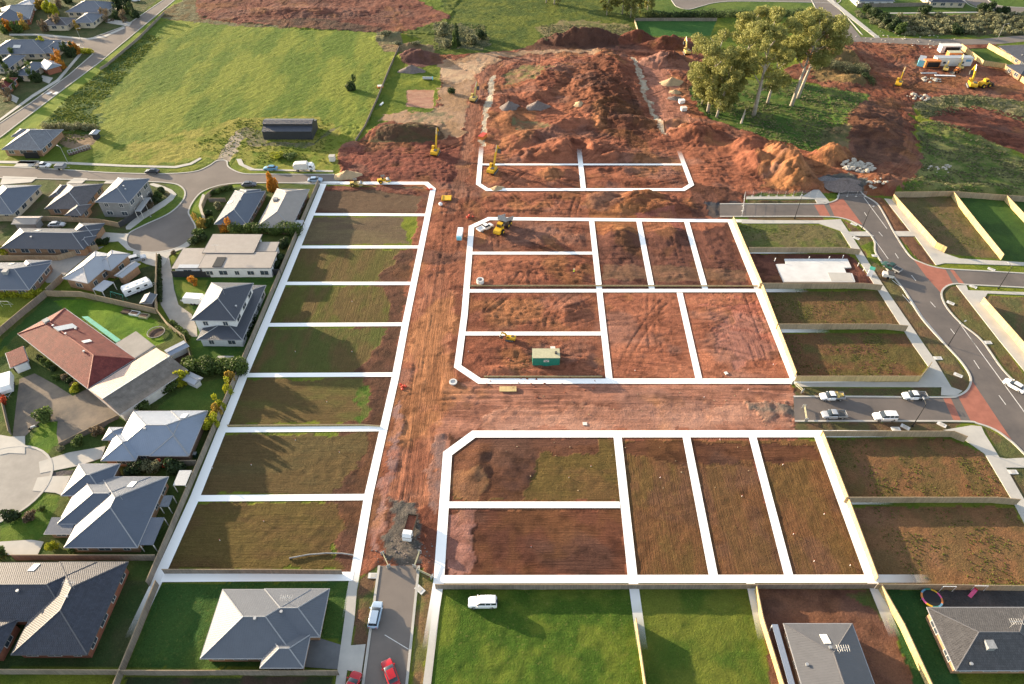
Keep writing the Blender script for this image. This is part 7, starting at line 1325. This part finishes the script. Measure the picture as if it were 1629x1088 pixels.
for lb, px, r, lf in (('first small bush in the bed above the gravel yard',(64,572),1.0,'dark'),('second small bush in the bed above the gravel yard',(70,577),1.0,'green'),('third small bush in the bed above the gravel yard',(78,583),1.2,'green'),('fourth small bush in the bed above the gravel yard',(86,589),1.0,'dark'),('fifth bush, green, in the bed along the red roof',(92,604),1.1,'green'),('reddish bush in the bed along the red roof',(104,603),1.1,'brown'),('dark bush in the bed along the red roof',(112,609),1.1,'dark'),('brown bush near the lower end of the bed along the red roof',(119,614),1.0,'brown'),('bright green bush at the lower end of the bed along the red roof',(122,622),1.3,'lime'),
  ('pale round shrub under the silver roofed house',(232,747),1.8,'grey'),('second pale round shrub under the silver roofed house',(249,749),1.9,'grey'),('dark shrub left of the pale round shrubs',(217,751),2.2,'dark'),('dark spreading shrub right of the red one',(280,750),2.3,'dark'),('rounded shrub beside the silver roofed house drive',(127,707),1.5,'green'),('small shrub on the drive bed of the silver roofed house',(97,717),1.0,'grey'),
  ('shrub on the lawn below the round court, dark one',(20,826),1.8,'dark'),('flowering brown bush below the round court',(50,824),1.4,'brown'),('low shrub at the court lawn edge',(68,812),.9,'green'),('yellow green shrub in the bed by the cream roof face',(85,872),1.2,'lime'),('low green shrub in the bed by the cream roof face',(120,876),1.2,'green'),('small shrub at the far bottom left path',(6,884),1.3,'green'),
  ('yellow shrub by the fence of the long dark roofed house',(6,404),2.0,'lime'),('small green shrub under the long dark roofed house',(106,400),1.2,'lime'),('dark clipped hedge ball by the concrete drive',(160,388),1.4,'dark'),('dark hedge ball beside the drive, the right one',(170,388),1.4,'dark'),
  ('dark bush in the corner garden of the two storey brick house',(258,307),1.6,'dark'),('green bush in the corner garden near the kerb',(252,314),1.6,'green'),('brown bush inside the black slatted fence',(240,330),1.4,'brown'),('dark green bush inside the black slatted fence',(250,322),1.5,'dark'),
  ('spiky shrub on the small lawn of the blue grey house',(349,332),1.5,'grey'),('round dark shrub inside the curved fence',(331,343),1.6,'dark'),('shrub at the lower corner of the curved fence garden',(334,360),1.9,'green'),('large green shrub above the court path',(318,378),2.3,'green'),('dark shrub at the corner of the flat roofed house',(312,388),2.0,'dark'),('shrub behind the flat roofed house wall',(323,384),1.8,'dark'),('small brown shrub on the pale path by the court',(277,404),.9,'brown'),
  ('palm like shrub at the right of the flat roofed house',(452,392),2.0,'dark'),('second shrub at the right of the flat roofed house',(447,415),1.8,'dark'),('third shrub at the right of the flat roofed house',(440,428),1.6,'dark'),('bush beside the metal roofed shed at the left',(30,240),1.0,'green')): bush(lb, px, r, lf)
# hedges: bushes in rows, one thing each
def hedge(label, a, b, r, h, leaf, n, seed=1, step=None):
    rr = random.Random(seed); A, B = G(*a), G(*b); root = empty('hedge', A.x, A.y, 0, 0, label, 'hedge', None); d = B-A; cl = []; k = max(3, int(d.length/(r*.9)))
    for i in range(k+1):
        p = d*i/k; cl += [(p.x+rr.uniform(-.3,.3)*r, p.y+rr.uniform(-.3,.3)*r, h*rr.uniform(.45,.75), r*rr.uniform(.7,1.05)), (p.x+rr.uniform(-.5,.5)*r, p.y+rr.uniform(-.5,.5)*r, h*.3, r*.8)]
    o = bpy.data.objects.new('crown', leaf_mesh('crown', cl, n, .16, L[leaf], seed)); COL.objects.link(o); o.parent = root; s = MB()
    for i in range(k+1): p = d*i/k; s.tube([(p.x,p.y,-.1),(p.x,p.y,h*.5)], .07, 5)
    s.build('stem', M['barkd'], root)
hedge('tall bushy hedge between the grey roofed houses and the flat roofed house', (376,371), (474,372), 1.9, 3.2, 'green', 9000, 3); hedge('thick green hedge below the house with white walls', (312,588), (384,590), 2.2, 3.2, 'green', 9000, 4)
hedge('low clipped hedge along the left house above the goal frame', (-20,470), (62,470), 1.2, 1.6, 'lime', 5000, 5); hedge('garden hedge along the curved fence', (335,311), (368,301), .8, 1.3, 'green', 2600, 6)
hedge('row of small shrubs along the lane fence', (254,408), (255,480), .55, .9, 'dark', 3000, 7); hedge('dark planting along the lower lane fence', (275,518), (300,540), .9, 1.5, 'green', 2600, 8); hedge('dark planting right of the two storey white walled house', (416,470), (392,535), 1.0, 1.4, 'dark', 3600, 9); hedge('dark hedge bank along the side road, top left corner', (118,84), (146,84), 1.2, 1.6, 'lime', 2000, 10)
hedge('bushy bank behind the field house at the left', (75,205), (150,206), 1.6, 1.8, 'grey', 4000, 21)
# trees of the top-left streets: one label each
TL = [((8,16),'grey','at the very top left corner'),((4,32),'green','below the corner tree at the far left'),((66,14),'gold','behind the first blue roof'),((78,20),'lime','between two blue roofed houses'),((90,24),'lime','left of the large blue roof'),((96,12),'brown','above the large blue roof'),((58,3),'dark','at the top edge beside the white walled house'),((110,4),'dark','at the top edge above the large blue roof'),
 ((40,46),'gold','in front of the first blue roof'),((17,48),'orange','orange, in front of the first blue roof'),((30,52),'green','left of the low tan roof'),((8,52),'green','near the left edge above the long roof'),((96,46),'brown','bare, in front of the low tan roof'),((86,44),'brown','bare brown, by the white garage door'),((124,47),'gold','small golden, in front of the cream porch'),((72,50),'brown','bare, beside the side road'),
 ((70,82),'lime','rising over the long grey roof'),((100,82),'dark','clipped row, first from the left'),((106,80),'dark','clipped row, second from the left'),((90,90),'dark','clipped row, lower one'),((113,90),'dark','dark, beside the grey path'),((122,86),'orange','orange, at the end of the grey path'),((92,104),'orange','orange, above the orange pair'),((98,108),'orange','orange, lowest by the footpath'),((5,110),'dark','tall dark conifer at the left edge'),((12,116),'dark','second tall dark conifer at the left edge'),((25,93),'green','behind the pale end wall house'),
 ((190,14),'dark','big dark one beside the top of the road'),((205,20),'dark','big dark one by the kerb at the top'),((215,28),'dark','dark, nearest the diagonal road'),((200,36),'brown','brown, by the kerb'),((186,30),'dark','behind the brown one by the kerb'),((172,34),'brown','brown, right of the cream porch'),((34,128),'dark','below the pale end wall house'),((50,126),'green','left of the footpath verge'),((62,130),'dark','near the grey drive'),((20,142),'green','above the brown bare tree'),((8,152),'brown','bare brown, at the left edge below the red roof'),((16,160),'brown','second bare brown one at the left edge'),((24,130),'dark','behind the red roof'),((45,2),'green','at the very top beside the white wall')]
for px, lf, w in TL:
    kind = 'cone' if 'conifer' in w or 'clipped' in w else ('sparse' if lf == 'brown' else 'tree'); h = 8.5 if 'big' in w or 'tall' in w else (4 if 'clipped' in w or 'small' in w else R.uniform(5, 7))
    tree('tree '+w if len(w.split()) > 3 else 'street tree '+w, px, h, h*(.25 if kind == 'cone' else .42), lf, kind, ch=h*.8, group='trees of the top left streets')
# vegetation belt top right
rr = random.Random(5); cl = []; c0 = G(1530, 38)
belt = GP([(1350,18),(1400,24),(1540,28),(1560,20),(1720,26),(1720,58),(1560,55),(1500,56),(1440,58),(1400,46)]); bx = [p.x for p in belt]; by = [p.y for p in belt]
while len(cl) < 330:
    x, y = rr.uniform(min(bx), max(bx)), rr.uniform(min(by), max(by))
    if inpoly(np.array([x]), np.array([y]), belt)[0]: cl.append((x-c0.x, y-c0.y, rr.uniform(.3,.9), rr.uniform(.8,1.9)))
o = bpy.data.objects.new('scrub', leaf_mesh('scrub', cl, 26000, .28, L['grey'], 3, .7)); COL.objects.link(o); o.location = (c0.x, c0.y, 0); tag(o, 'low olive and brown scrub covering the reserve behind the far road', 'scrub', kind='stuff')
for i in range(16):
    px = [(1376,18),(1384,24),(1390,30),(1398,27),(1402,36),(1410,42),(1416,48),(1424,44),(1470,22),(1560,18),(1572,20),(1586,22),(1598,22),(1520,54),(1430,52),(1408,32)][i]
    bush(['dark bush at the left end of the far scrub, top one','dark bush second down the left end of the far scrub','dark bush third down the left end of the far scrub','dark green bush just inside the left end of the far scrub','dark bush fifth down the left end of the far scrub','dark bush sixth down the left end of the far scrub','dark bush lowest at the left end of the far scrub','dark bush set back at the left end of the far scrub','small upright tree on the grass strip above the scrub','dark bush at the start of the clump by the curved far road','second dark bush of the clump by the curved far road','third dark bush of the clump by the curved far road','last dark bush of the clump by the curved far road','green bush on the lower edge of the far scrub','olive bush at the lower left of the far scrub','dark bush above the path through the strip'][i], px, R.uniform(2.2,3.4), 'dark' if i != 14 else 'green', group='bushes edging the far scrub')
hedge('dense dark hedge behind the small green sports lawn', (1030,29), (1135,27), 2.2, 2.6, 'dark', 8000, 12); hedge('dark hedge continuing right behind the gum trees', (1140,27), (1300,24), 2.2, 2.4, 'dark', 8000, 13)
hedge('brown green scrub on the mound right of the gum trees', (1305,108), (1365,118), 3.2, 2.6, 'grey', 7000, 14); hedge('dark shrubs below the gum tree branches on the right', (1290,88), (1320,80), 2.6, 3, 'dark', 5000, 15); hedge('dark green scrub on the mound side near the track', (1360,112), (1385,135), 2.4, 1.6, 'dark', 4000, 16)
# weeds and grass tufts spread over fields and lots
def tufts(name, label, polys, thr, size, leaf, seed):
    rs = np.random.RandomState(seed); out = []
    for P, k in polys:
        Q = GP(P); xs = [p.x for p in Q]; ys = [p.y for p in Q]; got = 0
        while got < k:
            x = rs.uniform(min(xs), max(xs), 4000); y = rs.uniform(min(ys), max(ys), 4000); m = inpoly(x, y, Q) & (fbm(x/5, y/5, seed, 3) > thr+.30*rs.rand(4000)); x, y = x[m][:k-got], y[m][:k-got]; got += len(x) if len(x) else k; out.append(np.stack([x, y], 1))
    P = np.concatenate(out); n = len(P); z = np.array([hz(a, b) for a, b in P]); a = rs.uniform(0, 6.28, n); s = size*(.5+rs.rand(n)); q = []
    for j in range(3):
        t = a+j*2.1; ca, sa = np.cos(t)*s, np.sin(t)*s; h = s*(.7+.5*rs.rand(n)); lx, ly = rs.normal(0,.3,n)*s, rs.normal(0,.3,n)*s
        q.append(np.stack([np.stack([P[:,0]-ca, P[:,1]-sa, z-.02], 1), np.stack([P[:,0]+ca, P[:,1]+sa, z-.02], 1), np.stack([P[:,0]+ca*1.1+lx, P[:,1]+sa*1.1+ly, z+h], 1), np.stack([P[:,0]-ca*1.1+lx, P[:,1]-sa*1.1+ly, z+h*.8], 1)], 1))
    V = np.concatenate(q).reshape(-1, 3); N = len(V)//4; me = bpy.data.meshes.new(name); me.from_pydata(V.tolist(), [], [(4*i,4*i+1,4*i+2,4*i+3) for i in range(N)])
    at = me.attributes.new('var', 'FLOAT', 'FACE'); at.data.foreach_set('value', np.tile(rs.rand(n), 3).astype(np.float32)); me.materials.append(L[leaf]); o = bpy.data.objects.new(name, me); COL.objects.link(o); tag(o, label, 'weeds', kind='stuff')
tufts('grass_tufts', 'rank green grass tufts along the edge of the large field', [([(60,215),(95,165),(170,105),(235,55),(255,60),(200,120),(150,175),(160,215),(110,232)], 3500), ([(300,235),(380,190),(520,190),(540,260),(400,262)], 1200)], .22, .18, 'grass', 1)
tufts('weeds', 'low green weeds on the fenced right hand lots', [([(1172,357),(1300,357),(1337,369),(1352,396),(1188,396)], 350), ([(1210,463),(1400,463),(1440,522),(1233,522)], 450), ([(1236,530),(1440,530),(1476,584),(1460,604),(1262,604)], 550), ([(1305,698),(1512,697),(1566,722),(1608,796),(1342,796)], 600), ([(1350,806),(1612,806),(1690,930),(1395,930)], 600), ([(1424,313),(1512,313),(1592,413),(1503,403)], 350)], .42, .10, 'grass', 2)
tufts('dry_weeds', 'dry and green weeds round the earthworks and gum trees', [([(1095,138),(1260,130),(1378,150),(1335,215),(1290,242),(1200,213),(1110,175)], 2500), ([(1458,195),(1500,195),(1640,262),(1650,322),(1430,308),(1470,262)], 2600), ([(1450,165),(1540,150),(1640,165),(1650,205),(1560,172),(1470,190)], 1500), ([(860,40),(1010,40),(1010,58),(860,70)], 900), ([(690,35),(770,40),(780,75),(690,80)], 800)], .30, .22, 'grey', 4)

for px in ((1358,357),(1362,379),(1392,407),(1577,428.5),(1548,456),(1512,482),(1524,597),(1492,570),(1571,545),(1498,675.5),(1425,682.5),(1440,679.5),(1611,751),(594,916),(668,938)):
    simple('drain_pit', 'pale concrete drain pit set in the verge', 'drain pit', [('surround', MB().box(-.9,.9,-.5,.5,-.1,.09), 'concrete_w'), ('lid', MB().box(-.45,.45,-.35,.35,.09,.12), 'concrete')], px, z=.03, rz=R.choice((0, -40)), group='drain pits on the verges')
P_ = [G(*q) for q in ((461,889),(490,883.5),(520,881),(545,881.5),(562,884))]; q = MB().tube([((p-P_[0]).x, (p-P_[0]).y, .22) for p in P_], .13, 7); simple('drain_pipe', 'long curved dark pipe lying on the lowest ploughed lot', 'pipe', [('pipe', q, 'greysteel'), ('stakes', MB().box(-.05,.05,-.2,.2,0,.3), 'post')], (461,889))
for lb, px in (('red safety mesh heap beside the wide haul road', (641,616)), ('red marker heap by the chamfered white corner of the first lot', (683,301)), ('red marker heap above the blue water tank', (748,346))):
    rm_ = MB(); [rm_.blob(R.uniform(-.9,.9), R.uniform(-.7,.7), .15, .35, .3, .25, 7, 4, R, .3) for _ in range(6)]; simple('safety_mesh', lb, 'safety mesh', [('mesh_roll', rm_, 'plastic_red'), ('stake', MB().tube([(0,0,0),(.2,0,1.1)], .04), 'post')], px, group='red safety mesh')

_peg = MB().box(-.04,.04,-.04,.04,-.1,.42).mesh('stake', M['white']); _pgt = MB().box(-.05,.05,-.05,.05,.42,.5).mesh('painted_top', M['plastic_red'])
for px in ((1245,740),(1311,818),(1295,893),(1262,850),(1352,900),(905,760),(940,742),(845,870),(470,700),(540,720),(400,740),(338,745),(560,560),(470,560),(520,640),(430,500),(560,480),(350,860),(420,830),(1145,700),(1050,760),(1180,790),(690,430),(735,470),(745,560),(880,470),(1010,590),(1230,580),(1120,632),(1190,620)):
    p = G(*px); o = empty('survey_peg', p.x, p.y, hz(p.x, p.y), 0, 'thin white survey peg standing in bare or ploughed ground', 'survey peg', 'survey pegs'); link('stake', _peg, o); link('painted_top', _pgt, o)
